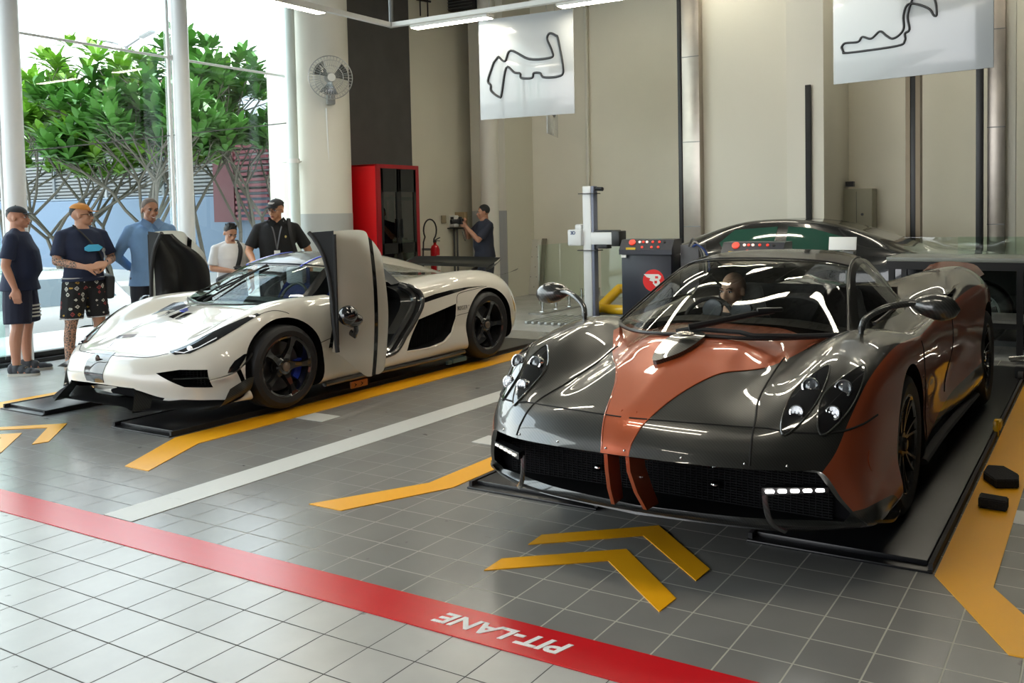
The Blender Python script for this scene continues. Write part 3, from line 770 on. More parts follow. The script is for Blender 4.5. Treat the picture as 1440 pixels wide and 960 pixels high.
for s in (1, -1):
    q = [Vector((s*p[0], p[1], p[2]+.003)) for p in [g[0][i] for i in range(0, 33)]]; a.tube(q, .010, 8)
    q = [Vector((s*r[24].x*1.01, r[24].y, r[24].z+.006)) for r in g[:36]]; a.tube(q, .006, 8)
    q = [Vector((s*p.x, p.y, p.z+.008)) for p in g[24][:25]]; a.tube(q, .006, 8)
    q = [Vector((s*r[39].x, r[39].y, r[39].z+.002)) for r in g[2:36]]; a.tube(q, .009, 8)
a.build('window_trim', M_black, pag)
# glasshouse seam line down the pillar
# wiper and its carbon fairing
a = MB(); pod = smooth_poly([(-.06, -.80), (-.10, -.66), (-.085, -.50), (-.01, -.43), (.07, -.47), (.075, -.60), (.02, -.74)], 4)
g_ = MB(); drape(pb, 'top', pod, .0, .02, .022, mb=g_); wf = g_.build('wiper_fairing', M_carbon, pag, 50)
a.ball((-.0, -.56, .915), (.05, .035, .012), 16); a.build('fairing_badge', mat('badge_silver', (.55, .5, .45), .25, metal=.9), wf)
def wsp(u, v):   # point on the windshield above (u, v)
    g = sub(PG, 0, 3, 0, 3, 12, 12); best = min((p for r in g for p in r), key=lambda p: (p.x-abs(u))**2+(p.y-v)**2); return best.z
wp = thing  # keep name short
a = MB()
pts = [(.0, -.52, .93), (.12, -.44, .955), (.26, -.33, .985), (.36, -.27, 1.0)]
a.tube([(x, y, z+.012) for x, y, z in pts], [.014, .013, .012, .010], 8, sq=(1, 1.3))
a.box((.34, -.28, 1.018), (.13, .03, .02), rad(35), .004)
wa = a.build('wiper_arm', M_black, pag)
a = MB(); bl = []
for k in range(13):
    f_ = k/12; u = -.10+.80*f_; v = -.40+.06*(f_-.5)+(.0 if f_ < .5 else (f_-.5)*.50)-.02; bl.append((u, v, wsp(u, v)+.018))
a.tube(bl, .009, 6, sq=(1, 1.4)); a.build('wiper_blade', M_blackm, wa)
# mirrors on long stalks
for s in (1, -1):
    base = Vector((s*.78, -.22, .90)); a = MB()
    a.cyl(base, .028, .02); a.cyl(base+Vector((0, 0, .025)), .013, .05)
    pts = spline([base+Vector(q) for q in ((0, 0, .03), (s*.02, .02, .085), (s*.10, .06, .135), (s*.20, .12, .155), (s*.26, .13, .155))], 6)
    a.tube(pts, .011, 10, sq=(1, 1.5)); ma = a.build('mirror_arm', M_carbon, pag)
    a = MB(); rows = []
    for t_, hw, hh in ((-1, .004, .002), (-.85, .03, .018), (-.5, .06, .045), (0, .075, .064), (.45, .068, .062), (.8, .045, .042), (1, .006, .006)):
        rows.append([Vector((s*(1.09+t_*.12), -.06+math.cos(q)*hw*.9, 1.04-.01*t_+math.sin(q)*hh)) for q in [i*2*PI/12 for i in range(13)]])
    a.grid(surf(rows, 3, 1)); a.build('mirror_housing', M_carbon, ma, 60)
    a = MB(); a.ball((s*1.09, -.005, 1.04), (.085, .01, .042), 16); a.build('mirror_glass', M_chrome, ma)
# cabin
a = MB(); a.bx(-.66, .66, -.02, 1.5, .20, .24); a.bx(-.62, .62, 1.42, 1.46, .2, 1.0)
g = [[(-.60, .12, .86), (-.3, .02, .90), (0, -.02, .91), (.3, .02, .90), (.60, .12, .86)], [(-.60, .32, .86), (-.3, .30, .90), (0, .28, .90), (.3, .30, .90), (.60, .32, .86)], [(-.60, .38, .74), (-.3, .38, .76), (0, .36, .76), (.3, .38, .76), (.60, .38, .74)]]
a.grid(surf([[Vector(p) for p in r] for r in g], 3, 3), thick=.02); a.build('dashboard', mat('dark_leather', (.02, .018, .017), .5), pag)
for u in (-.33, .33): car_seat(pag, u, .82, mat('dark_seat_leather', (.045, .038, .034), .5))
a = MB()
for u in (-.20, -.02):
    a.lathe([(.055, 0), (.062, .012), (.06, .03), (.05, .03), (.0, .02)], 20, Matrix.Translation((u, .30, .935)) @ Matrix.Rotation(rad(75), 4, 'X'))
a.build('instrument_dial', mat('dial_grey', (.08, .09, .10), .2, metal=.5), pag)
a = MB(); Ms = Matrix.Translation((-.32, .50, .82)) @ Matrix.Rotation(rad(68), 4, 'X')
ring = [Ms @ Vector((.165*math.cos(i*2*PI/32), .165*math.sin(i*2*PI/32), 0)) for i in range(33)]
a.tube(ring, .014, 8)
for an in (PI/2+PI, 0, PI): a.tube([Ms @ Vector((0, 0, -.01)), Ms @ Vector((.16*math.cos(an), .16*math.sin(an), 0))], .012, 6)
a.build('steering_wheel', M_blackm, pag)
# side intake behind the door and roof scoop, tail
for s in (1, -1):
    a = MB(); a.grid([[Vector((s*x, y, z)) for x, y, z in r] for r in ([(.76,1.72,.72),(.80,1.70,.86),(.90,1.72,.94)],[(.78,2.05,.74),(.82,2.05,.93),(.93,2.05,.99)])], thick=.012); a.build('side_scoop', M_carbond, pag)
    a = MB(); a.tube(spline([(s*.945, .46, .13), (s*.955, 1.0, .15), (s*.975, 1.6, .16), (s*1.0, 2.25, .17)], 5), .032, 8, sq=(1, .6)); a.build('side_skirt', M_blackm, pag)
    a = MB(); a.grid(surf([[Vector((s*x, y, z)) for x, y, z in r] for r in ([(.50,3.05,.99),(.62,3.05,1.015),(.84,3.05,1.01),(.93,3.04,.95)],[(.50,3.2,1.0),(.62,3.22,1.03),(.84,3.22,1.02),(.93,3.2,.95)],[(.50,3.4,1.02),(.62,3.42,1.05),(.84,3.42,1.03),(.93,3.38,.95)])], 4, 4), thick=.015); a.build('rear_flap', M_copper, pag)
# wheels
mdark = mat('dark_bronze_alloy', (.09, .085, .08), .25, metal=.85)
for s in (1, -1):
    spoke_wheel(pag, s*.835, 0, .335, .355, .25, .248, s, 'multi', m_rim=mat('black_rim', (.012, .012, .012), .25, coat=1), cap=mdark, m_face=mdark, caliper=(mat('dark_caliper', (.05, .03, .02), .4), 0))
    spoke_wheel(pag, s*.86, 2.82, .35, .37, .32, .26, s, 'multi', m_rim=MATS['black_rim'], cap=mdark, m_face=mdark)
# ================================================================ white car with raised doors
RX, RY = -6.73, 5.03
reg = thing('sports_car', 'low pearl white sports car with both doors raised upright and a rear wing', 'car', (RX, RY, .06))
M_pearl = mat('pearl_white_paint', (.66, .63, .56), .28, coat=1, coatr=.02)
def white_paint():
    """pearl white with the bare carbon centre band that has a thin blue edge over nose, bonnet and roof"""
    m = bpy.data.materials.new('pearl_white_with_stripe'); m.use_nodes = True; nt = m.node_tree; b = nt.nodes['Principled BSDF']
    b.inputs['Base Color'].default_value = (.78, .76, .70, 1); b.inputs['Roughness'].default_value = .28; b.inputs['Coat Weight'].default_value = 1; b.inputs['Coat Roughness'].default_value = .02
    return m
M_blue = mat('blue_paint', (.02, .05, .55), .3, coat=1)
M_band = carbon('band_carbon', (.02, .022, .035), 200)
M_text = mat('badge_black', (.01, .01, .012), .3)
RN = [
 [(0,-.985,.275),(.22,-.97,.27),(.42,-.93,.25),(.60,-.84,.19),(.78,-.71,.165),(.89,-.58,.15),(.94,-.5,.14),(.95,-.48,.12),(.6,-.6,.11),(0,-.7,.11)],
 [(0,-1.0,.37),(.24,-.98,.365),(.46,-.92,.35),(.68,-.80,.33),(.84,-.66,.31),(.935,-.51,.28),(.965,-.43,.2),(.965,-.42,.12),(.6,-.5,.10),(0,-.6,.10)],
 [(0,-.93,.475),(.24,-.91,.475),(.46,-.84,.475),(.69,-.71,.485),(.87,-.56,.46),(.955,-.42,.39),(.975,-.38,.25),(.97,-.38,.12),(.6,-.38,.10),(0,-.38,.10)],
 [(0,-.72,.56),(.24,-.70,.555),(.46,-.62,.55),(.70,-.52,.61),(.88,-.40,.59),(.965,-.32,.46),(.98,-.32,.3),(.975,-.32,.12),(.6,-.32,.10),(0,-.32,.10)],
 [(0,-.42,.66),(.25,-.40,.65),(.47,-.35,.64),(.71,-.25,.745),(.90,-.20,.71),(.975,-.2,.53),(.985,-.2,.3),(.98,-.2,.12),(.6,-.2,.10),(0,-.2,.10)],
 [(0,-.1,.735),(.25,-.1,.72),(.47,-.08,.70),(.71,0,.815),(.90,.03,.765),(.98,0,.58),(.985,0,.35),(.98,0,.12),(.6,0,.10),(0,0,.10)],
 [(0,.15,.775),(.3,.2,.765),(.5,.25,.755),(.72,.3,.835),(.89,.3,.785),(.975,.3,.6),(.98,.3,.36),(.97,.3,.12),(.6,.3,.10),(0,.3,.10)],
 [(0,.65,.79),(.3,.65,.79),(.55,.65,.79),(.74,.65,.83),(.885,.65,.78),(.96,.65,.58),(.955,.65,.36),(.95,.65,.12),(.6,.65,.10),(0,.65,.10)],
 [(0,1.1,.80),(.3,1.1,.80),(.55,1.1,.81),(.72,1.1,.83),(.88,1.1,.78),(.955,1.1,.58),(.96,1.1,.36),(.96,1.1,.12),(.6,1.1,.10),(0,1.1,.10)],
 [(0,1.6,.86),(.3,1.6,.86),(.55,1.6,.86),(.76,1.6,.86),(.92,1.6,.80),(.99,1.6,.62),(.99,1.6,.38),(.98,1.6,.13),(.6,1.6,.10),(0,1.6,.10)],
 [(0,2.1,.88),(.3,2.1,.88),(.55,2.1,.89),(.78,2.1,.895),(.94,2.1,.83),(1.015,2.1,.65),(1.02,2.1,.4),(1.0,2.1,.14),(.6,2.1,.10),(0,2.1,.10)],
 [(0,2.65,.84),(.3,2.65,.85),(.55,2.65,.875),(.78,2.65,.91),(.95,2.65,.83),(1.025,2.65,.65),(1.03,2.65,.4),(1.01,2.65,.14),(.6,2.65,.12),(0,2.65,.12)],
 [(0,3.0,.80),(.3,3.0,.81),(.55,3.0,.83),(.78,3.0,.865),(.94,3.0,.79),(1.02,3.0,.61),(1.03,3.0,.4),(1.0,3.0,.16),(.6,3.0,.14),(0,3.0,.14)],
 [(0,3.28,.72),(.3,3.28,.725),(.55,3.27,.73),(.76,3.25,.74),(.90,3.22,.68),(.98,3.18,.54),(.99,3.16,.38),(.96,3.14,.22),(.6,3.15,.2),(0,3.15,.2)],
 [(0,3.40,.62),(.3,3.40,.62),(.55,3.39,.62),(.74,3.37,.61),(.86,3.34,.56),(.93,3.30,.47),(.94,3.28,.38),(.9,3.26,.28),(.6,3.26,.26),(0,3.26,.26)],
]
rbody, rb = car_shell('body', RN, [M_pearl, M_mouth], reg, 10, 10)
c = MB(); c.prism([(-.50,-1.6,.205),(-.40,-1.6,.262),(-.12,-1.6,.275),(.12,-1.6,.275),(.40,-1.6,.262),(.50,-1.6,.205),(.56,-1.6,.06),(-.56,-1.6,.06)], (0, .95, 0)); boolean(rbody, c, cmat=M_mouth)
c = MB()
for s in (1, -1):
    # corner inlet in the bumper
    M_ = [(s*.56, -1.3, .375), (s*.70, -1.3, .395), (s*.845, -1.3, .385), (s*.875, -1.3, .25), (s*.74, -1.3, .265)]
    c.prism(M_, (0, .85, 0))
boolean(rbody, c, cmat=M_mouth)
c = MB()
for s in (1, -1):   # slot behind the corner, vent behind the front wheel, big intake ahead of the rear wheel
    c.prism([(s*.86, -.475, .40), (s*.86, -.44, .41), (s*.86, -.375, .19), (s*.86, -.405, .19)], (s*.3, 0, 0))
    c.prism([(s*.84, .46, .40), (s*.84, .50, .55), (s*.84, .62, .60), (s*.84, .75, .40)], (s*.3, 0, 0))
    c.prism([(s*.88, z_[0], z_[1]) for z_ in ((1.40, .235), (1.58, .515), (2.12, .615), (2.10, .47), (2.03, .34), (1.90, .265), (1.70, .235))], (s*.3, 0, 0))
boolean(rbody, c, cmat=M_mouth)
c = MB()
for s in (1, -1):   # door opening
    c.prism([(s*.45, y_, z_) for y_, z_ in ((.66, .95), (.60, .66), (.66, .40), (.80, .225), (1.22, .235), (1.42, .40), (1.56, .56), (1.66, .70), (1.60, .95))], (s*.8, 0, 0))
boolean(rbody, c, cmat=M_inside)
c = MB(); c.prism([(-.60, .30, 1.2), (.60, .30, 1.2), (.64, 1.55, 1.2), (-.64, 1.55, 1.2)], (0, 0, -.98))
boolean(rbody, c, cmat=M_inside)
c = arch_cut(0, .315, .395, .62, 1.3); boolean(rbody, c, cmat=M_mouth)
c = arch_cut(2.665, .325, .405, .60, 1.3); boolean(rbody, c, cmat=M_mouth)
smooth_by_angle(rbody.data, 38)
# rim of the door openings
for s in (1, -1):
    pts = [hit(rb, 'side' if s > 0 else 'sideL', y_, z_, -.005) for y_, z_ in [(p.x, p.y) for p in spline([Vector((x, y, 0)) for x, y in ((1.60, .84), (1.665, .76), (1.655, .66), (1.57, .545), (1.44, .40), (1.24, .245), (.85, .235))], 6)]]
    a = MB(); a.tube(pts, .022, 8); a.tube([p+Vector((-s*.07, -.04, .0)) for p in pts], .035, 8); a.build('door_jamb', M_carbond, reg)
    a = MB()
    a.grid([[pts[i]+Vector((-s*.02, -.01, 0)) for i in range(0, 25, 3)], [pts[i]+Vector((-s*.16, -.13, 0)) for i in range(0, 25, 3)]], thick=.01)
    a.build('jamb_panel', M_carbon, reg)
# white lower fascia fangs, carbon splitter with end winglets
a = MB()
sp_ = [(0,-1.02,.125),(.2,-1.02,.125),(.40,-1.01,.12),(.50,-1.02,.105),(.62,-.96,.105),(.78,-.83,.108),(.90,-.71,.11),(.99,-.60,.115),(1.02,-.47,.15),(1.0,-.40,.20)]
inn = [(0,-.75,.125),(.2,-.75,.125),(.38,-.74,.125),(.48,-.70,.13),(.58,-.66,.14),(.70,-.60,.145),(.80,-.52,.145),(.88,-.46,.15),(.92,-.42,.17),(.94,-.38,.20)]
g = []
for t_ in (0, .4, .8, 1.0): g.append([Vector(a_)*(1-t_)+Vector(b_)*t_+Vector((0, 0, .012 if t_ == 1 else 0)) for a_, b_ in zip(inn, sp_)])
g = surf(g, 3, 5); g = [[Vector((-p.x, p.y, p.z)) for p in r[:0:-1]]+r for r in g]
a.grid(g, thick=.016); spl = a.build('front_splitter', mat('satin_carbon', (.02, .02, .021), .4), reg)
for s in (1, -1):
    a = MB(); a.grid(surf([[Vector((s*x, y, z)) for x, y, z in r] for r in ([(.50,-1.02,.10),(.46,-.98,.17),(.40,-.93,.25)],[(.53,-.90,.10),(.50,-.86,.17),(.46,-.82,.25)])], 4, 4), thick=.012); a.build('splitter_strut', M_carbon, spl)
    a = MB(); a.grid(surf([[Vector((s*x, y, z)) for x, y, z in r] for r in ([(.86,-.74,.10),(1.0,-.66,.12),(1.05,-.60,.25)],[(.90,-.60,.11),(1.01,-.50,.16),(1.05,-.45,.30)],[(.93,-.44,.15),(1.0,-.38,.20),(1.03,-.36,.30)])], 4, 4), thick=.012); a.build('winglet', M_carbon, spl)
    # canard blade across the corner
    a = MB(); pts = [(s*.78, -.755, .305), (s*.87, -.66, .305), (s*.955, -.50, .335), (s*.985, -.40, .40), (s*.985, -.33, .465)]
    q = spline(pts, 5); a.grid([[p for p in q], [p+Vector((s*.05, -.045, .012+.02*i/len(q))) for i, p in enumerate(q)]], thick=.012); a.build('canard', M_carbon, reg)
    a = MB(); drape(rb, 'side' if s > 0 else 'sideL', [(-.52, .345), (-.50, .385), (-.46, .43), (-.385, .47), (-.36, .47), (-.39, .43), (-.43, .385), (-.47, .35)], .001, .03, .006, mb=a); a.build('corner_vent', MATS['gloss_black'], reg)
    # inlet mesh and blade
    a = MB()
    for k in range(14): a.box((s*(.55+k*.026), -.62+k*.012-.1, .32), (.004, .006, .15))
    for k in range(9): a.tube([(s*.54, -.74, .26+k*.016), (s*.90, -.52, .26+k*.016)], .0025, 4)
    a.build('inlet_mesh', MATS['grille_wire'], reg)
    a = MB(); a.tube([(s*.66, -.79, .325), (s*.86, -.64, .325)], .012, 6, sq=(1, .5)); a.build('inlet_blade', M_carbon, reg)
    # radiator slats in the flank intake
    a = MB()
    for k in range(20): y_ = 1.56+k*.027; a.bx(s*.895, s*.91, y_, y_+.006, .25, .60)
    a.build('intake_slats', mat('slat_black', (.012, .012, .013), .8, spec=.15), reg)
    # headlamps
    lamp = [(-.755, .505), (-.66, .510), (-.52, .575), (-.36, .665), (-.16, .748), (-.19, .762), (-.40, .712), (-.56, .645), (-.68, .575)]
    ax = 'front'
    lp = [(.53, .520), (.62, .497), (.71, .505), (.79, .575), (.845, .67), (.874, .745), (.846, .756), (.775, .70), (.69, .63), (.60, .56)]
    a = MB(); drape(rb, 'front', [(s*x, z) for x, z in lp], .001, .02, .004, mb=a); hl = a.build('headlamp', MATS['gloss_black'], reg, 30)
    p = hit(rb, 'front', s*.68, .535, .004); a = MB(); a.ball(p, (.026, .018, .022), 14); a.build('projector_lens', M_lens, hl)
    a = MB(); a.tube([hit(rb, 'front', s*x, z, .006) for x, z in ((.60, .513), (.67, .508), (.73, .54), (.78, .60))], .004, 6); a.build('light_guide', M_lens, hl)
# black nose plate with crest
a = MB(); drape(rb, 'front', [(-.11, .29), (.0, .285), (.11, .29), (.13, .44), (.10, .50), (-.10, .50), (-.13, .44)], .0, .03, .004, mb=a); npl = a.build('nose_plate', MATS['gloss_black'], reg)
a = MB(); a.ball(hit(rb, 'front', .0, .455, .008), (.028, .010, .032), 14); a.build('crest', mat('crest_dark', (.03, .02, .015), .2, metal=.8), npl)
# seams
def seam(parent, bvh, axis, pts, r=.003, name='panel_seam'):
    a = MB(); drape_line(bvh, axis, pts, r, mb=a); a.build(name, M_gap, parent)
M_gapg = M_gap
for s in (1, -1):
    seam(reg, rb, 'front', [(s*.0, .486), (s*.25, .484), (s*.44, .482), (s*.56, .505)], .0028)
    seam(reg, rb, 'top', [(s*.862, -.20), (s*.88, -.05), (s*.93, .08)], .0028)
    sd = 'side' if s > 0 else 'sideL'
    seam(reg, rb, sd, [(.36, .46), (.42, .47), (.50, .485)], .0028)
    seam(reg, rb, sd, [(2.10, .49), (2.2, .50), (2.32, .505)], .0028)
    seam(reg, rb, sd, [(2.13, .615), (2.15, .68), (2.22, .715), (2.5, .735), (2.66, .745)], .0028)
    a = MB(); drape(rb, sd, [(1.64, .66), (1.655, .705), (1.85, .735), (2.10, .755), (2.35, .762), (2.62, .752), (2.35, .745), (2.12, .72), (1.9, .695)], .0, .04, .002, mb=a); a.build('flank_stripe', MATS['gloss_black'], reg)
    a = MB(); a.tube([hit(rb, sd, y_, z_, .0) for y_, z_ in [(p.x, p.y) for p in spline([Vector((x, y, 0)) for x, y in ((1.40, .235), (1.70, .228), (1.92, .258), (2.045, .335), (2.115, .465), (2.13, .615))], 6)]], .006, 6); a.build('intake_lip', M_pearl, reg)
    # carbon sill
    a = MB(); a.tube(spline([(s*.97, .40, .10), (s*.96, 1.0, .10), (s*.985, 1.7, .10), (s*1.0, 2.25, .11)], 4), .028, 8, sq=(1, .8)); a.build('side_sill', M_carbond, reg)
mt = Matrix.Translation((1.0245, 2.235, .562)) @ Matrix(((0, 0, 1, 0), (1, 0, 0, 0), (0, 1, 0, 0), (0, 0, 0, 1)))
text('model_badge', 'REGERA', .060, mt, M_text, reg, extrude=.004, offset=0, spacing=1.05, sx=.9)
# bonnet patches: dark cowl band, blue edge, vents, dark strips and patch
def on_body(bvh, root, pts, sc, ox, oy):
    out = []
    for x, y in pts:
        d = ray_dir(ox+x/sc, oy+y/sc); loc = bvh.ray_cast(Vector((0, 0, CAMH))-Vector(root.location), d)[0]
        if loc is None: return None
        out.append((loc.x, loc.y))
    return out
for nm, m_, pl in (('cowl_band', M_band, [(440, 440), (545, 382), (590, 380), (625, 395), (600, 425), (540, 415), (500, 420)]),
    ('band_edge', M_blue, [(570, 420), (605, 406), (612, 418), (585, 430)]),
    ('bonnet_vent', MATS['gloss_black'], [(490, 441), (520, 421), (540, 425), (505, 444)]), ('bonnet_vent', MATS['gloss_black'], [(520, 449), (575, 426), (592, 429), (540, 456)]), ('bonnet_vent', MATS['gloss_black'], [(550, 459), (600, 433), (632, 431), (575, 461)]),
    ('bonnet_dark_patch', MATS['gloss_black'], [(338, 499), (375, 475), (402, 473), (380, 489), (350, 501)]),
    ('bonnet_dark_strip', M_band, [(275, 549), (290, 535), (465, 534), (462, 542), (290, 548)]), ('bonnet_dark_strip', M_band, [(228, 590), (262, 561), (268, 565), (240, 592)])):
    q = on_body(rb, reg, pl, 3.311, 80, 310)
    if q: a = MB(); drape(rb, 'top', q, .0, .04, .0025, mb=a); a.build(nm, m_, reg)
# glasshouse
RG = [
 [(0,.06,.775),(.3,.12,.775),(.55,.24,.785),(.72,.36,.80),(.765,.43,.805),(.80,.55,.81)],
 [(0,.25,.885),(.28,.30,.882),(.50,.42,.88),(.645,.54,.88),(.69,.61,.875),(.80,.72,.82)],
 [(0,.45,.985),(.26,.49,.982),(.45,.58,.975),(.575,.70,.965),(.615,.77,.955),(.79,.88,.82)],
 [(0,.68,1.075),(.24,.70,1.072),(.42,.76,1.062),(.52,.86,1.045),(.555,.92,1.03),(.78,1.03,.82)],
 [(0,.95,1.145),(.22,.97,1.142),(.39,1.0,1.128),(.49,1.05,1.10),(.525,1.08,1.08),(.77,1.2,.83)],
 [(0,1.3,1.172),(.22,1.3,1.168),(.38,1.3,1.15),(.48,1.32,1.115),(.52,1.34,1.09),(.76,1.47,.85)],
 [(0,1.8,1.135),(.2,1.8,1.125),(.36,1.8,1.10),(.46,1.78,1.055),(.52,1.76,1.02),(.75,1.75,.87)],
 [(0,2.3,1.035),(.18,2.3,1.025),(.33,2.3,.995),(.44,2.27,.955),(.52,2.25,.925),(.72,2.2,.88)],
 [(0,2.85,.86),(.16,2.85,.86),(.3,2.85,.855),(.4,2.8,.86),(.48,2.75,.87),(.64,2.7,.87)],
]
M_glassr = glass('windscreen_glass', (.70, .80, .78), .12)
gh('windshield', RG, 0, 3.1, 0, 3, M_glassr, reg, True, .004)
gh('roof', RG, 3.1, 8, 0, 3, M_pearl, reg, True, .02)
gh('windscreen_pillar', RG, 0, 4.6, 2.9, 4.0, M_carbond, reg, False, .012)
gh('roof_rail', RG, 4.6, 8, 2.9, 4.0, M_pearl, reg, False, .012)
gh('quarter_window', RG, 5.6, 7.25, 4, 4.9, M_glassdark, reg, False, .004)
gh('window_surround', RG, 5.1, 5.6, 4, 5, M_carbond, reg, False, .012)
gh('rear_quarter', RG, 7.25, 8, 4, 5, M_pearl, reg, False, .012)
a = MB(); a.grid([[p+Vector((0, 0, .004)) for p in [Vector((-q.x, q.y, q.z)) for q in r[:0:-1]]+r] for r in [[q for q in rr[:13]] for rr in sub(RG, 3.1, 4.9, 0, 3)]], thick=.002); a.build('roof_band', M_band, reg)
for s in (1, -1):
    a = MB(); g = sub(RG, 3.1, 4.9, 0, 3); a.tube([Vector((s*r[13].x, r[13].y, r[13].z+.004)) for r in g], .010, 6, sq=(1.6, .6)); a.build('band_edge', M_blue, reg)
    # seam round windscreen base
a = MB(); g = sub(RG, 0, 8, 0, 5); a.tube([Vector((-q.x, q.y, q.z+.004)) for q in g[0][24:0:-1]]+[q+Vector((0, 0, .004)) for q in g[0][:26]], .008, 6)
a.tube([Vector((-q.x, q.y, q.z+.006)) for q in g[25][24:0:-1]]+[q+Vector((0, 0, .006)) for q in g[25][:25]], .007, 6); a.build('window_trim', M_black, reg)
# wiper
def rws(u, v):
    g = sub(RG, 0, 3.1, 0, 3, 12, 12); return min((p for r in g for p in r), key=lambda p: (p.x-abs(u))**2+(p.y-v)**2).z
a = MB(); a.tube([(-.10, .06, .80), (-.02, .25, rws(0, .25)+.02), (.02, .5, rws(0, .5)+.02), (.03, .64, rws(0, .64)+.02)], .009, 8)
a.tube([(-.30+.35*t_, .14+.50*t_, rws(-.30+.35*t_, .14+.50*t_)+.012) for t_ in [i/8 for i in range(9)]], .008, 6); a.build('wiper', M_blackm, reg)
# cabin
M_rblue = mat('blue_leather', (.02, .045, .30), .45); M_rgrey = mat('pale_leather', (.40, .42, .44), .5)
a = MB(); a.bx(-.62, .62, .35, 1.55, .20, .23); a.bx(-.60, .60, 1.52, 1.56, .2, .95); a.build('cabin_floor', M_inside, reg)
a = MB(); g_ = [[(-.62,.40,.74),(-.3,.34,.79),(0,.32,.80),(.3,.34,.79),(.62,.40,.74)],[(-.62,.62,.75),(-.3,.60,.79),(0,.58,.79),(.3,.60,.79),(.62,.62,.75)],[(-.62,.68,.6),(-.3,.68,.62),(0,.66,.62),(.3,.68,.62),(.62,.68,.6)]]
a.grid(surf([[Vector(p) for p in r] for r in g_], 3, 3), thick=.02); a.build('dashboard', mat('grey_dash', (.06, .07, .08), .5), reg)
for u in (-.33, .33):
    st = car_seat(reg, u, .98, M_rblue)
    a = MB(); a.box((u, 1.30, .93), (.24, .07, .17), None, .03); a.build('headrest', M_rgrey, st)
a = MB(); Ms = Matrix.Translation((.33, .66, .76)) @ Matrix.Rotation(rad(68), 4, 'X')
a.tube([Ms @ Vector((.165*math.cos(i*2*PI/32), .165*math.sin(i*2*PI/32), 0)) for i in range(33)], .013, 8)
for an in (-PI/2, 0, PI): a.tube([Ms @ Vector((0, 0, -.01)), Ms @ Vector((.16*math.cos(an), .16*math.sin(an), 0))], .012, 6)
a.build('steering_wheel', M_black, reg)
# doors standing upright: long axis vertical, skin outward
def raised_door(s):
    d = bpy.data.objects.new('raised_door', None); COL.objects.link(d); d.parent = reg; d.location = (s*1.22, .52, .0)
    # columns across (v), rows up (z); u bulges outwards
    def sheet(cols, zz, m, name, par, thick=.03, uoff=0):
        rows = []
        for k, f_ in enumerate((0, .12, .3, .5, .7, .88, 1)):
            r = []
            for (v, bulge, z0, z1) in cols:
                z = z0+(z1-z0)*f_; r.append(Vector((s*(bulge-.05*(2*f_-1)**2+uoff), v, z)))
            rows.append(r)
        a = MB(); a.grid(surf(rows, 4, 4), thick=thick*s); return a.build(name, m, par, 30)
    sheet([(-.20, -.015, .40, 1.385), (-.14, .02, .36, 1.395), (-.02, .04, .25, 1.40), (.11, .04, .155, 1.395), (.175, .035, .135, 1.375), (.205, .03, .135, 1.33)], 0, M_pearl, 'door_skin', d, .03)
    sheet([(.200, .032, .14, 1.34), (.225, .030, .14, 1.32), (.250, .028, .14, 1.30)], 0, MATS['gloss_black'], 'door_stripe', d, .03)
    sk = sheet([(.247, .03, .14, 1.305), (.30, .03, .14, 1.255), (.37, .02, .175, 1.17), (.405, .0, .29, 1.05)], 0, M_pearl, 'sill_skin', d, .03)
    # inner trim: black moulded panel with pockets
    rows = []
    for z, v0, v1, dp in ((.50, -.19, .36, .06), (.66, -.20, .40, .10), (.85, -.20, .41, .12), (1.02, -.20, .40, .10), (1.16, -.20, .30, .08), (1.28, -.20, .12, .06), (1.37, -.20, .02, .04)):
        rows.append([Vector((s*(-.04-dp*w_), v0+(v1-v0)*t_, z)) for t_, w_ in ((0, .3), (.12, .9), (.3, .75), (.5, .35), (.7, .95), (.9, .8), (1, .2))])
    a = MB(); a.grid(surf(rows, 4, 4), thick=.02); a.build('inner_trim', mat('moulded_black_trim', (.02, .02, .021), .35, coat=.4), d, 50)
    # window frame curving inwards at the top, carbon
    a = MB()
    prof = [((.0, -.205, .40), .012), ((-.02, -.21, .62), .02), ((-.04, -.215, .90), .03), ((-.07, -.22, 1.08), .045), ((-.12, -.225, 1.22), .05), ((-.20, -.23, 1.33), .035), ((-.255, -.235, 1.385), .012)]
    q = spline([Vector((s*p[0], p[1], p[2])) for p, r in prof], 5)
    rr = [prof[min(len(prof)-1, i//5)][1] for i in range(len(q))]
    a.grid([[Vector((s*.0, p.y+.0, max(p.z, p.z))) if False else p for p in q], [Vector((s*-.005, -.205, p.z+.015*i/len(q))) for i, p in enumerate(q)]], thick=.02)
    a.tube(q, .018, 8)
    a.build('window_frame', M_blackm, d)
    a = MB(); q2 = [Vector((s*-.005, -.197, z)) for z in (.46, .8, 1.1, 1.37)]
    a.tube(q2, .014, 6); a.build('door_seal', M_blackm, d)
    # mirror on its stalk, lying on its side now
    a = MB(); a.ball((s*.10, -.175, .705), (.075, .085, .085), 20, Matrix.Rotation(.5, 4, 'X')); a.ball((s*.10, -.12, .66), (.07, .09, .06), 16); ms = a.build('mirror', MATS['gloss_black'], d, 60)
    a = MB(); a.tube([(s*.03, -.08, .55), (s*.08, -.09, .53), (s*.12, -.11, .58), (s*.12, -.12, .66)], .018, 8, sq=(1, 1.6)); a.build('mirror_stalk', MATS['gloss_black'], ms)
    # hinge arm back to the body
    a = MB(); a.tube([(s*-.35, .02, .40), (s*-.15, -.02, .42), (s*-.04, -.05, .48)], .03, 8); a.build('hinge_arm', M_carbond, d)
    return d
raised_door(1); raised_door(-1)
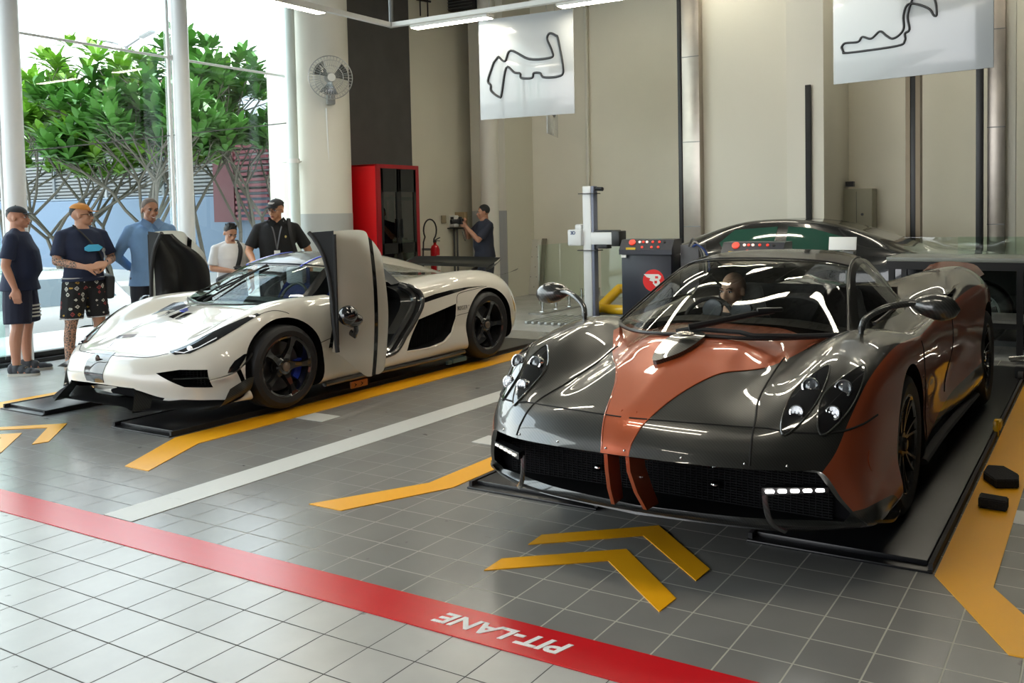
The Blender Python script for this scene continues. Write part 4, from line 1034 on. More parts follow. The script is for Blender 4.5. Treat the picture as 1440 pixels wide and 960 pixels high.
# wing and tail
rows = []
for t_, dv, dz in ((0, 0, -.055), (.25, .06, -.025), (.6, .17, .005), (1, .26, .045)):
    rows.append([Vector((u, 3.16+dv+.02*abs(u)**2, .965+dz-.028*abs(u)**3)) for u in (-.64, -.45, -.22, 0, .22, .45, .64)])
a = MB(); a.grid(surf(rows, 4, 4), thick=.02); wg = a.build('rear_wing', M_carbon, reg)
for s in (1, -1):
    a = MB(); a.prism([(s*.46, 2.92, .82), (s*.46, 3.08, .82), (s*.46, 3.34, .965), (s*.46, 3.20, .925)], (s*.018, 0, 0)); a.build('wing_strut', M_carbond, wg)
    a = MB(); a.grid(surf([[Vector((s*x, y, z)) for x, y, z in r] for r in ([(.62,3.15,.86),(.64,3.14,.90)],[(.64,3.28,.90),(.68,3.28,.945)],[(.63,3.42,.96),(.66,3.43,1.0)])], 4, 4), thick=.012); a.build('wing_tip', M_carbon, wg)
    a = MB(); a.grid(surf([[Vector((s*x, y, z)) for x, y, z in r] for r in ([(.80,3.12,.83),(.90,3.12,.84)],[(.82,3.26,.83),(.95,3.28,.87)],[(.84,3.34,.85),(.93,3.36,.89)])], 4, 4), thick=.012); a.build('tail_fin', M_carbon, reg)
    a = MB(); drape(rb, 'side' if s > 0 else 'sideL', [(3.13, .60), (3.20, .50), (3.20, .42), (3.15, .52)], .0, .02, .003, mb=a); a.build('tail_lamp', mat('amber_lamp', (.5, .30, .08), .2), reg)
mcal = mat('blue_caliper', (.02, .05, .45), .35)
capm = mat('bronze_cap', (.25, .20, .16), .3, metal=.8)
mblk = mat('gloss_black_alloy', (.012, .012, .013), .2, coat=1)
for s in (1, -1):
    w1 = spoke_wheel(reg, s*.865, 0, .315, .335, .25, .25, s, 'five', m_rim=mblk, cap=capm, caliper=(mcal, rad(75)), m_face=mblk)
    w1 = spoke_wheel(reg, s*.875, 2.665, .335, .355, .30, .262, s, 'five', m_rim=mblk, cap=capm, caliper=(mcal, rad(-90)), m_face=mblk)
# ================================================================ facade, outside, equipment
# ---------------------------------------------------------------- glass facade on the left
FX = -10.45
M_col = mat('white_column_paint', (.80, .82, .82), .3)
M_fglass = glass('facade_glass', (.93, .97, .96), .04)
def round_column(x, y, r, z1, label, seam=2.6):
    t = thing('round_column', label, 'column', (x, y, 0), 0, None)
    a = MB(); a.lathe([(0, 0), (r, 0), (r, z1), (0, z1)], 32); a.build('shaft', M_col, t)
    a = MB(); a.lathe([(r, 0), (r+.03, 0), (r+.03, .03), (r, .035)], 32, closed=True); a.build('base_ring', M_gasket, t)
    return t
round_column(-10.15, 5.32, .105, Hc, 'slim white round column behind the man in the black cap')
round_column(-10.15, 7.36, .098, Hc, 'slim white round column between the man in blue and the boy')
round_column(-10.15, 2.6, .105, Hc, 'slim white round column just beyond the left edge of the view')
a = MB()
ys = [-6, -3.3, -1.2, .9, 3.05, 5.2, 7.35, 9.35]
for y0, y1 in zip(ys, ys[1:]): a.bx(FX-.012, FX, y0+.008, y1-.008, .10, Hc)
struct('window_1', a, M_fglass)
a = MB()
a.bx(FX-.10, FX+.12, -6, 9.35, 0, .045, .004); a.bx(FX-.05, FX+.05, -6, 9.35, .045, .11, .004)
struct('trim_2', a, M_black)
a = MB(); a.bx(FX-.30, FX-.12, -6, 9.35, -.12, .0); struct('trim_3', a, M_white)
for k, y in enumerate(ys[2:-1]):
    a = MB(); a.bx(FX+.0, FX+.20, y-.006, y+.006, .1, Hc); tag(a.build('glass_fin', glass('fin_glass', (.75, .9, .86), .12)), 'upright glass stiffening fin of the facade', 'glass fin', 'glass stiffening fins of the facade')
a = MB(); a.tube([W(233, -2, X=FX+.25), W(247, 330, X=FX+.25)+Vector((0, 0, -1.6))], .022, 8); tag(a.build('tension_rod', M_white), 'slim upright white rod just left of the second white column', 'rod')
a = MB(); a.tube([W(8, 25, X=FX+.25), W(27, 46, X=FX+.25), W(237, 81, X=FX+.25), W(410, 109, X=FX+.25)], .016, 8); a.ball(W(240, 81, X=FX+.25), .04, 10); tag(a.build('tension_rod', M_white), 'thick sloping white tie rod crossing the upper glass', 'rod')
a = MB(); a.tube([W(33, 213, X=FX+.25), W(403, 173, X=FX+.25)], .008, 6); tag(a.build('tension_rod', M_gasket), 'thin grey tie rod crossing the middle of the glass', 'rod')
a = MB(); a.tube([W(-5, 120, X=FX+.25), W(12, 400, X=FX+.25)], .022, 8); tag(a.build('tension_rod', M_white), 'slim upright white rod at the left edge of the picture', 'rod')
# drain pipe and big column with wall fan
t = thing('drain_pipe', 'white vertical pipe at the glass edge left of the fan column', 'pipe', (-10.05, 9.02, 0))
a = MB(); a.tube([(0, 0, .05), (0, 0, Hc)], .075, 20); a.build('pipe', mat('pale_green_paint', (.66, .74, .70), .35), t)
for z in (2.35, 4.6):
    a = MB(); a.cyl((0, 0, z), .088, .06, 20); a.box((-.15, .1, z), (.2, .3, .02)); a.build('bracket', M_white, t)
BC = (-10.22, 9.66)
t = thing('round_column', 'massive cream round column carrying the wall fan', 'column', (*BC, 0))
a = MB(); a.lathe([(0, 1.60), (.46, 1.60), (.46, Hc), (0, Hc)], 48); a.build('shaft', mat('column_cream', (.74, .72, .64), .5), t)
a = MB(); a.lathe([(0, 0), (.464, 0), (.464, 1.60), (0, 1.60)], 48); a.build('painted_dado', mat('pale_grey_dado', (.46, .48, .47), .5), t)
a = MB(); a.bx(-10.75, -10.3, 9.2, 9.62, 0, Hc); struct('trim_4', a, M_offw)
t = thing('wall_fan', 'oscillating cage fan mounted high on the cream round column', 'fan', tuple(W(465, 139, X=-9.72)))
hd = W(465, 109, X=-9.55)-Vector(t.location)
face = Vector((.80, -.58, -.10)).normalized(); Mq = Matrix.Translation(hd) @ face.to_track_quat('Z', 'Y').to_matrix().to_4x4()
M_cage = mat('fan_wire', (.42, .42, .40), .35, metal=.7)
a = MB()
for k in range(40):
    an = k*2*PI/40; q = [(r_*math.cos(an+.0), r_*math.sin(an), z) for r_, z in ((.05, .09), (.18, .085), (.28, .05), (.30, .0), (.27, -.05), (.12, -.09))]
    a.tube([Mq @ Vector(p) for p in q], .0028, 4, cap=False)
for r_, z in ((.30, 0), (.24, .07), (.16, .088)):
    a.tube([Mq @ Vector((r_*math.cos(i*PI/20), r_*math.sin(i*PI/20), z)) for i in range(41)], .004 if r_ < .3 else .007, 5)
a.build('cage', M_cage, t)
a = MB(); a.lathe([(0, .10), (.055, .095), (.055, .085), (0, .085)], 20, Mq); a.build('cage_badge', mat('badge_white', (.7, .7, .66), .4), t)
a = MB()
for k in range(3):
    an = k*2*PI/3+.4; rows = []
    for r_ in (.03, .12, .25): rows.append([Mq @ Vector((r_*math.cos(an+da*(.5+r_)), r_*math.sin(an+da*(.5+r_)), -.02+da*.05)) for da in (-.7, 0, .7)])
    a.grid(surf(rows, 3, 3), thick=.004)
a.build('blades', mat('fan_blade', (.30, .31, .31), .25, metal=.8), t)
a = MB(); a.lathe([(0, -.24), (.06, -.23), (.075, -.12), (.07, -.04), (0, -.02)], 20, Mq); a.build('motor', mat('fan_grey', (.25, .25, .24), .35), t)
a = MB(); a.tube([hd+Vector((-.10, .07, -.02)), hd+Vector((-.08, .05, -.16)), Vector((0, 0, .05))], .025, 8); a.box((-.02, .02, .0), (.10, .12, .16), rad(-35), .02); a.build('bracket', MATS['fan_grey'], t)
p0, p1 = W(459, 152, X=-9.80)-Vector(t.location), W(465, 286, X=-9.83)-Vector(t.location)
a = MB(); a.tube([p0, p1], .011, 6); a.tube([W(468, 90, X=-9.83)-Vector(t.location), W(468, -40, X=-9.83)-Vector(t.location)], .014, 6); a.build('cable_conduit', M_white, t)
a = MB(); a.box(p1, (.05, .05, .17), rad(-35), .006); a.build('speed_switch', M_black, t)

# ---------------------------------------------------------------- outside
GZ = -.8
tag_ = None
YW = 18.0
M_bluew = mat('blue_grey_render', (.13, .19, .27), .7, noise=.05, nscale=1)
t = thing('boundary_wall', 'long blue-grey boundary wall outside the glass behind the people', 'wall', (-28, YW, GZ))
a = MB(); a.bx(-24, 18.2, 0, .3, 0, 3.0); a.build('plinth', M_bluew, t)
a = MB(); a.bx(-24, 18.2, .0, .35, 2.98, 3.05); a.build('coping', mat('blue_grey_cap', (.2, .26, .33), .6), t)
t = thing('louvre_screen', 'grey slatted louvre screen on top of the blue-grey wall', 'screen', (-28, YW+.1, 2.25))
M_louv = mat('louvre_grey', (.24, .25, .25), .5); M_lpost = mat('louvre_post', (.10, .115, .125), .5)
a = MB()
for k in range(13): a.box((-3, 0, .08+k*.115), (42, .10, .045), Matrix.Rotation(rad(35), 4, 'X'))
a.build('slats', M_louv, t)
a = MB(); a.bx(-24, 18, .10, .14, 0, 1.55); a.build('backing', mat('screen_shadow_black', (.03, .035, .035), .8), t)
for x in range(-22, 18, 3):
    a = MB(); a.bx(x, x+.12, -.09, .05, 0, 1.55); a.build('post', M_louv if x % 2 else M_lpost, t)
for x in (-7.2, 12.5):
    a = MB(); a.bx(x, x+.75, -.12, .05, -.02, 1.6); a.build('pier', M_lpost, t)
t = thing('neighbour_building', 'dark grey upper wall and pale roof of the building behind the louvres', 'building', (-28, YW+1.2, GZ))
a = MB(); a.bx(-24, 22, 0, 6, 0, 5.45); a.build('facade', mat('dark_grey_cladding', (.045, .055, .065), .6, noise=.2, nscale=.7), t)
a = MB(); a.prism([(-24, .6, 5.45), (22, .6, 5.45), (22, 2.2, 6.9), (-24, 1.4, 6.3)], (0, 4, 0)); a.build('roof', mat('pale_roof', (.26, .28, .31), .6), t)
a = MB(); a.bx(-10, 3, .5, .7, 6.9, 7.1); a.build('ridge_beam', mat('rust_beam', (.28, .16, .13), .7), t)
t = thing('shutter_panel', 'maroon slatted shutter outside beside the drain pipe', 'shutter', (-21.6, YW-.4, 1.4))
a = MB(); a.bx(-1.4, -.5, 0, .1, 0, 3.1); a.build('frame_panel', mat('maroon_paint', (.09, .01, .02), .5), t)
a = MB()
for k in range(14): a.bx(-.45, .9, 0, .08, .05+k*.16, .13+k*.16)
a.build('slats', mat('maroon_slat', (.16, .02, .035), .5), t)
# street lamp
t = thing('street_lamp', 'distant two-armed street lamp above the trees', 'street lamp', (-50, 32, GZ))
pt = W(178, 66, Y=32)
t.location = (pt.x, 32, GZ)
a = MB(); a.tube([(0, 0, 0), (0, 0, pt.z-GZ)], .10, 8); a.build('pole', M_gasket, t)
for s in (1, -1):
    a = MB(); a.tube([(0, 0, pt.z-GZ), (s*1.2, 0, pt.z-GZ+.35)], .06, 6); a.box((s*1.9, 0, pt.z-GZ+.5), (1.1, .3, .12), Matrix.Rotation(-s*.2, 4, 'Y')); a.build('lamp_arm', M_gasket, t)
# trees with leaf rosettes
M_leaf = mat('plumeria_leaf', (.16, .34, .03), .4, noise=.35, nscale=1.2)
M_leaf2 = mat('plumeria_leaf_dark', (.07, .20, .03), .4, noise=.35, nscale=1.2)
M_bark = mat('grey_bark', (.11, .10, .08), .8, noise=.25, nscale=6)
for m_ in (M_leaf, M_leaf2):
    b_ = m_.node_tree.nodes['Principled BSDF']; b_.inputs['Subsurface Weight'].default_value = 0
def tree(x, y, H, R_, n, label, leafm, seed, spread=1.0, low=.36, L0=.40):
    rnd = random.Random(seed)
    t = thing('plumeria_tree', label, 'tree', (x, y, GZ), 0, 'leafy trees outside the glass')
    br, lf = MB(), MB()
    tips = []
    def grow(p, d, ln, r, depth):
        q = p+d*ln; mid = p+d*ln*.5+Vector((rnd.uniform(-.05, .05), rnd.uniform(-.05, .05), 0))*ln
        br.tube([p, mid, q], [r, r*.85, r*.72], 6)
        if depth <= 1 and rnd.random() < .9: tips.append((q+Vector((rnd.uniform(-.2,.2), rnd.uniform(-.2,.2), .05)), d))
        if depth == 0: return
        for k in range(3 if depth > 1 and rnd.random() < .6 else 2):
            an = rnd.uniform(0, 2*PI); sp = rnd.uniform(.6, 1.15)*spread
            nd = (d+Vector((math.cos(an)*sp, math.sin(an)*sp, rnd.uniform(.0, .3)))).normalized()
            grow(q, nd, ln*rnd.uniform(.5, .78), r*.66, depth-1)
    for k in range(n):
        an = rnd.uniform(0, 2*PI); s_ = rnd.uniform(.15, .45)*spread
        grow(Vector((rnd.uniform(-.3, .3)*R_*.4, rnd.uniform(-.3, .3)*R_*.4, 0)), Vector((math.cos(an)*s_, math.sin(an)*s_, 1)).normalized(), H*low*rnd.uniform(.85, 1.1), .06, 4)
    mz = max(q.z for q, _ in tips); sc = H/mz
    for q, d in tips:
        nl = rnd.randint(13, 17)
        for k in range(nl):
            an = k*2.4+rnd.random(); el = .95*(k/nl)**.7*1.35; L_ = L0*rnd.uniform(.8, 1.25); wd = L_*.19
            ax = Vector((math.cos(an)*math.sin(el+.25), math.sin(an)*math.sin(el+.25), math.cos(el+.25)))
            sd = ax.cross(Vector((0, 0, 1))).normalized() if abs(ax.z) < .98 else Vector((1, 0, 0))
            up = sd.cross(ax)
            P0 = q; pts = [(0, .12, 0), (.35, .7, .02), (.7, 1, .0), (.92, .55, -.05), (1.05, .0, -.10)]
            pr = None
            for f_, w_, dz in pts:
                c0 = P0+ax*L_*f_+up*(-dz*-L_)*1.2
                cur = (lf.bm.verts.new(c0-sd*wd*w_), lf.bm.verts.new(c0+sd*wd*w_))
                if pr: lf.bm.faces.new((pr[0], pr[1], cur[1], cur[0]))
                pr = cur
    br.build('trunk', M_bark, t, 60); lf.build('foliage', leafm, t, 60, recalc=False)
    t.scale = (1, 1, sc)
    return t
def at_tree(px_, Y): p = W(px_, 283, Y=Y); return p.x, Y
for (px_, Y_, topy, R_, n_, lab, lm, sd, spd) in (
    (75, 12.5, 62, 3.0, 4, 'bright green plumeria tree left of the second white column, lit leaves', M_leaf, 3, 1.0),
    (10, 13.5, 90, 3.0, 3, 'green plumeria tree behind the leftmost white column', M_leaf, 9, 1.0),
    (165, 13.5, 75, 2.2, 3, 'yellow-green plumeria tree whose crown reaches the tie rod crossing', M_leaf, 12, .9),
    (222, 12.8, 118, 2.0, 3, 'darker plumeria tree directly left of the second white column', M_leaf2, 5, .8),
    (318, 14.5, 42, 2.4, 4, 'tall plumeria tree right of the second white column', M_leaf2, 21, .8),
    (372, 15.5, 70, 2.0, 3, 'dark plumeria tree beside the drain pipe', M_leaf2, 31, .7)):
    x_, y_ = at_tree(px_, Y_); top_ = W(px_, topy, Y=Y_).z
    tree(x_, y_, (top_-GZ)*.97, R_, n_, lab, lm, sd, spd)
# parked car outside
def simple_car(name, label, loc, rz, prof, half, mpaint, belt, roofz, wheels, wr, mglass, win, ty=None, tail=None):
    t = thing(name, label, 'car', loc, rz)
    # prof: list of (y, z) outline of the side from nose to tail; belt: z of window line
    rows = []
    for y, zt, w_, wt in prof:
        zb = .22; zs = [(0, zt), (wt*.55, zt-.006), (wt*.9, zt-.03), (w_*.985 if zt <= belt+.03 else w_*.90, min(zt-.02, belt+.0)), (w_, belt*.80), (w_*1.01, .50), (w_*.98, .32), (w_*.93, zb), (0, zb)]
        rows.append([(u, y, z) for u, z in zs])
    o, bv = car_shell('body', rows, [mpaint, M_mouth], t, 5, 5)
    c = arch_cut(wheels[0], wr, wr+.05, half-.25, half+.4); boolean(o, c, cmat=M_mouth)
    c = arch_cut(wheels[1], wr, wr+.05, half-.25, half+.4); boolean(o, c, cmat=M_mouth)
    smooth_by_angle(o.data, 35)
    return t, bv
M_wcar = mat('white_car_paint', (.36, .37, .39), .25, coat=1)
pr_ = W(192, 420, X=-14.0)
CYr = pr_.y
prof = [(-4.45, .55, .80, .6), (-4.35, .78, .86, .7), (-3.6, .98, .90, .75), (-3.15, 1.02, .90, .74), (-2.75, 1.28, .90, .68), (-2.35, 1.50, .90, .62), (-1.6, 1.56, .90, .60), (-.9, 1.55, .90, .60), (-.35, 1.48, .90, .60), (-.05, 1.10, .88, .66), (.08, .85, .86, .7), (.10, .55, .84, .7)]
oc, ocb = simple_car('parked_car', 'white parked car outside the glass behind the man in patterned shorts', (-14.9, CYr+.1, GZ), 0, prof, .9, M_wcar, 1.02, 1.56, (-3.65, -.95), .33, None, None)
for s, ax in ((1, 'side'), (-1, 'sideL')):
    for q in ([(-2.95, 1.06), (-2.80, 1.08), (-2.42, 1.40), (-1.85, 1.46), (-1.85, 1.05)], [(-1.72, 1.05), (-1.72, 1.46), (-1.05, 1.45), (-.82, 1.10), (-.90, 1.04)], [(-.72, 1.08), (-.93, 1.43), (-.55, 1.40), (-.35, 1.12)]):
        a = MB(); drape(ocb, ax, q, .001, .08, .004, mb=a); a.build('side_window', mat('car_window_blue', (.09, .13, .17), .05, coat=1), oc)
    a = MB(); a.ball((s*.98, -2.75, 1.06), (.09, .06, .07), 10); a.build('door_mirror', M_black, oc)
    for y in (-2.0, -1.0): a = MB(); a.box((s*.915, y, .92), (.03, .18, .03), None, .008); a.build('door_handle', M_wcar, oc)
    for y in (-3.65, -.95): spoke_wheel(oc, s*.80, y, .33, .34, .2, .22, s, 'five', m_rim=M_gasket)
    for y in (-3.0, -1.78, -.86): a = MB(); drape_line(ocb, ax, [(y, 1.0), (y, .7), (y, .35)], .004, mb=a); a.build('door_seam', M_gap, oc)
a = MB(); a.bx(-.62, .62, .05, .12, .70, .84); a.build('tail_lamp', mat('red_lamp', (.45, .02, .03), .2), oc)
# ---------------------------------------------------------------- red cabinet
M_red = mat('red_enamel', (.80, .006, .012), .3, coat=.4)
t = thing('tool_cabinet', 'tall bright red cabinet with dark glass doors against the left wall', 'cabinet', (-10.05, 10.78, 0))
zc = 2.34
a = MB(); a.bx(-.36, .33, -.48, -.45, 0, zc, .004); a.bx(-.36, .33, .45, .48, 0, zc, .004); a.bx(-.36, .33, -.48, .48, zc-.03, zc, .004); a.bx(-.36, -.33, -.48, .48, 0, zc); a.bx(-.36, .33, -.48, .48, 0, .08)
a.build('carcass', M_red, t)
a = MB(); a.bx(.33, .36, -.48, -.40, 0, zc); a.bx(.33, .36, .41, .48, 0, zc); a.bx(.33, .36, -.40, .41, zc-.06, zc); a.bx(.33, .36, -.40, .41, 0, .1); a.build('front_frame', mat('dark_red_enamel', (.33, .008, .015), .3), t)
a = MB(); a.bx(-.34, -.33, -.44, .44, .08, zc-.05); a.bx(-.33, .3, -.45, .45, zc-.55, zc-.5); a.bx(-.33, .3, -.45, .45, .95, 1.05); a.build('inner_panel', M_black, t)
for k, (y0, y1) in enumerate(((-.39, .0), (.01, .40))):
    a = MB(); a.bx(.335, .345, y0, y1, .1, zc-.06); d_ = a.build('glass_door', glass('dark_cabinet_glass', (.30, .28, .28), .12), t)
    a = MB()
    for y in (y0+.02, y1-.02): a.bx(.345, .36, y-.025, y+.025, .1, zc-.06)
    a.bx(.345, .36, y0, y1, zc-.42, zc-.06); a.bx(.345, .36, y0, y1, .96, 1.12); a.build('door_frame', M_black, d_)
    a = MB(); a.bx(.36, .385, (y1-.05 if k == 0 else y0+.03), (y1-.03 if k == 0 else y0+.05), 1.2, 1.5, .004); a.build('handle', M_black, d_)
for k in range(5):
    y = -.32+k*.16; o = MB(); rows = []
    for z_, w_ in ((1.88, .03), (1.80, .055), (1.5, .06), (1.2, .065)): rows.append([Vector((.05+.03*math.cos(q), y+w_*math.sin(q), z_)) for q in [i*2*PI/10 for i in range(11)]])
    o.grid(surf(rows, 2, 1)); oo = o.build('hanging_garment', mat('garment_%d' % (k % 3), ((.14, .02, .03), (.05, .05, .06), (.2, .2, .2))[k % 3], .8), None)
    oo.location = t.location; tag(oo, ('dark red', 'charcoal', 'grey', 'maroon', 'black')[k]+' garment hanging inside the red cabinet, number %s from the left' % ('one two three four five'.split()[k]), 'garment', 'garments hanging in the red cabinet')
# fire extinguisher with wall bracket and hose
t = thing('fire_extinguisher', 'red fire extinguisher with black hose on the wall beside the red cabinet', 'fire extinguisher', (-10.30, 12.35, .42))
a = MB(); a.lathe([(0, 0), (.075, 0), (.08, .02), (.08, .52), (.06, .58), (.025, .61), (.025, .64), (0, .64)], 24); a.build('cylinder', mat('extinguisher_red', (.50, .01, .015), .25), t)
a = MB(); a.bx(.05, .083, -.045, .045, .15, .42, .01); a.build('label', mat('paper_label', (.62, .60, .55), .6), t)
a = MB(); a.box((0, 0, .66), (.05, .05, .05), None, .01); a.box((.0, .06, .70), (.02, .16, .015), Matrix.Rotation(.3, 4, 'X')); a.box((.0, .06, .67), (.02, .14, .012), Matrix.Rotation(-.1, 4, 'X')); a.build('valve', M_black, t)
a = MB(); q = [Vector((0, -.12+.19*math.sin(i*2*PI/20)*.9, .86+.19*-math.cos(i*2*PI/20))) for i in range(21)]
a.tube([Vector((0, -.03, .66))]+q[2:18]+[Vector((0, -.30, .66)), Vector((0, -.33, .3)), Vector((0, -.33, .0))], .013, 8); a.build('hose', M_rubber, t)
a = MB(); a.tube([(0, -.33, .30), (0, -.33, .06), (0, -.34, -.3)], [.02, .035, .05], 10); a.build('horn', M_black, t)
a = MB(); a.bx(-.28, -.08, -.02, .02, .5, .54); a.build('wall_bracket', M_gasket, t)
# switch, dispenser, plywood box on the left wall, stand
a = MB(); a.box((XL+.02, 12.95, 1.46), (.03, .12, .14), None, .006); o = a.build('wall_socket', mat('beige_plastic', (.40, .33, .22), .5)); tag(o, 'small beige wall socket plate between extinguisher and photographer', 'socket')
t = thing('dispenser', 'small white dispenser box on a shelf left of the photographer', 'dispenser', tuple(W(637, 311, Y=13.2)))
a = MB(); a.box((0, 0, 0), (.18, .14, .22), None, .02); a.build('housing', M_white, t)
a = MB(); a.box((.04, -.075, .03), (.07, .01, .1), None, .003); a.build('window', M_black, t)
a = MB(); a.box((0, -.02, -.13), (.34, .22, .02), None, .004); a.build('drip_tray', M_black, t)
a = MB(); a.tube([(.02, .0, -.14), (.02, .0, -1.38)], .02, 8); a.tube([(.09, .0, -.14), (.09, .0, -1.38)], .02, 8); a.build('stand_pole', M_gasket, t)
a = MB(); a.cyl((.05, 0, -1.40), .16, .03); a.build('stand_base', M_gasket, t)
p = W(648, 308, Y=13.35); a = MB(); a.box(p, (.24, .10, .26), None, .006); a.box(p+Vector((0, -.055, 0)), (.17, .01, .19), None, .003); o = a.build('notice_box', mat('brown_board', (.33, .25, .14), .6)); tag(o, 'square brown box fixed to the wall behind the white dispenser', 'box')
# round corner column with pier
a = MB(); a.bx(W(664, 300, Y=13.5).x, W(712, 300, Y=13.5).x, 13.5, YB, 0, Hc); struct('wall_corner', a, mat('pier_cream', (.66, .64, .54), .6))
p = W(690, 300, Y=13.45)
t = thing('round_column', 'slim cream round column in the back left corner behind the photographer', 'column', (p.x, 13.45, 0))
a = MB(); a.lathe([(0, 0), (.17, 0), (.17, Hc), (0, Hc)], 32); a.build('shaft', MATS['column_cream'], t)
a = MB(); a.bx(W(664, 300, Y=13.48).x, W(712, 300, Y=13.48).x, 13.475, 13.5, 0, 1.60); struct('trim_5', a, M_wallg)
# leaning board
pL, pR = W(716, 412, Z=0), W(757, 413, Z=0)
t = thing('leaning_board', 'pale perforated board leaning against the back wall', 'board', (-9.70, 14.18, 0))
Mr = Matrix.Rotation(rad(-9), 4, 'X')
a = MB(); a.box(Mr @ Vector((0, 0, .53)), (.68, .03, 1.05), Mr, .004); a.build('panel', mat('pegboard', (.52, .51, .44), .6), t)
a = MB()
for i in range(4):
    for j in range(5): a.cyl(Mr @ Vector((-.15+i*.13+(.04 if j % 2 else 0), -.018, .15+j*.19)), .008, .006, 8, 'Y')
a.build('peg_holes', M_blackm, t)
a = MB(); a.box(Mr @ Vector((.38, .02, .54)), (.10, .02, 1.07), Mr, .004); a.build('edge_strip', mat('bronze_edge', (.20, .18, .14), .5), t)
# glass railing
RX0 = -7.66
t = thing('glass_railing', 'frameless glass railing on steel clamps beside the ramp pit', 'railing', (RX0, 11.6, 0))
M_rg = glass('railing_glass', (.93, .985, .955), .08)
for k in range(3):
    a = MB(); a.bx(-.008, .008, .03+k*.62, .62+k*.62, .14, 1.06); a.build('glass_panel', M_rg, t)
for k in range(5):
    a = MB(); a.cyl((0, .12+k*.40, .14), .022, .28, 12); a.box((0, .12+k*.40, .02), (.10, .10, .02), None, .004); a.build('clamp_post', M_chrome, t)
a = MB(); a.bx(-.12, .12, -.1, 2.0, 0, .02); a.build('kerb', mat('kerb_grey', (.30, .31, .29), .6), t)
t = thing('glass_railing', 'glass railing parallel to the back wall behind the alignment post', 'railing', (-6.7, 13.4, 0))
for k in range(2):
    a = MB(); a.bx(-.85+k*1.0, .12+k*1.0, -.008, .008, .1, 1.10); a.build('glass_panel', M_rg, t)
for k in range(5):
    a = MB(); a.cyl((-.9+k*.5, 0, .13), .022, .26, 12); a.build('clamp_post', M_chrome, t)
# alignment post with camera beam
t = thing('alignment_post', 'white wheel-alignment post with horizontal camera beam', 'alignment rig', (-6.72, 11.6, 0))
a = MB(); a.bx(-.085, .055, -.06, .08, .0, 1.94, .012); a.build('post', mat('rig_white', (.72, .74, .76), .3), t)
a = MB(); a.bx(.055, .10, -.05, .07, .0, 1.94, .006); a.build('post_rail', mat('rig_blue_grey', (.18, .20, .28), .35), t)
a = MB(); a.box((.02, 0, .0), (.5, .5, .02), None, .005); a.build('foot_plate', M_black, t)
a = MB(); a.box((0, 0, 1.83), (.28, .18, .012)); a.box((.0, 0, .99), (.33, .2, .012)); a.build('stop_plate', M_black, t)
a = MB(); a.tube([(.10, 0, 1.90), (.24, -.02, 1.89)], .03, 8); a.build('sensor', M_black, t)
a = MB(); a.bx(-.32, -.085, -.12, .10, 1.06, 1.30, .02); a.bx(-.22, -.1, -.08, .08, 1.28, 1.38, .03); h1 = a.build('camera_head', MATS['rig_white'], t)
text('lettering', '3D', .07, Matrix.Translation((-.22, -.125, 1.25)) @ Matrix.Rotation(PI/2, 4, 'X'), mat('label_blue', (.05, .08, .2), .4), h1, offset=.002)
a = MB(); a.bx(.09, .52, -.14, .06, 1.08, 1.26, .015); h2 = a.build('camera_head', MATS['rig_white'], t)
a = MB(); a.bx(.47, .60, -.20, .02, 1.06, 1.28, .01); a.build('lens_hood', M_black, h2)
a = MB(); a.bx(.12, .50, -.10, .05, 1.26, 1.29, .005); a.bx(.16, .34, -.1, .05, 1.02, 1.08, .005); a.build('bracket', M_black, h2)
# yellow barrier
t = thing('barrier_hoop', 'yellow tubular barrier lying beside the control cabinet', 'barrier', (-6.12, 12.15, 0))
a = MB(); r_ = .075
a.tube([(-.55, .25, .35), (-.62, -.25, .1), (-.40, -.30, .09), (.45, -.30, .09)], r_, 12); a.tube([(-.55, .25, .35), (.5, .30, .36)], r_, 12); a.ball((-.55, .25, .35), r_, 12); a.ball((-.62, -.25, .1), r_, 12)
a.build('hoop', mat('safety_yellow', (.75, .45, .01), .35, coat=.5), t)
a = MB(); a.box((0, .0, .012), (1.3, .75, .024)); a.build('base', M_gasket, t)
a = MB()
for k in range(16): a.box((-.95+k*.11, -1.05, .02), (.05, .9, .04), None, .01)
o = a.build('pit_grating', mat('galvanised_grey', (.40, .42, .41), .4, metal=.5)); o.location = (-6.2, 12.0, 0); tag(o, 'ribbed galvanised grating on the floor behind the carbon front wing', 'grating')
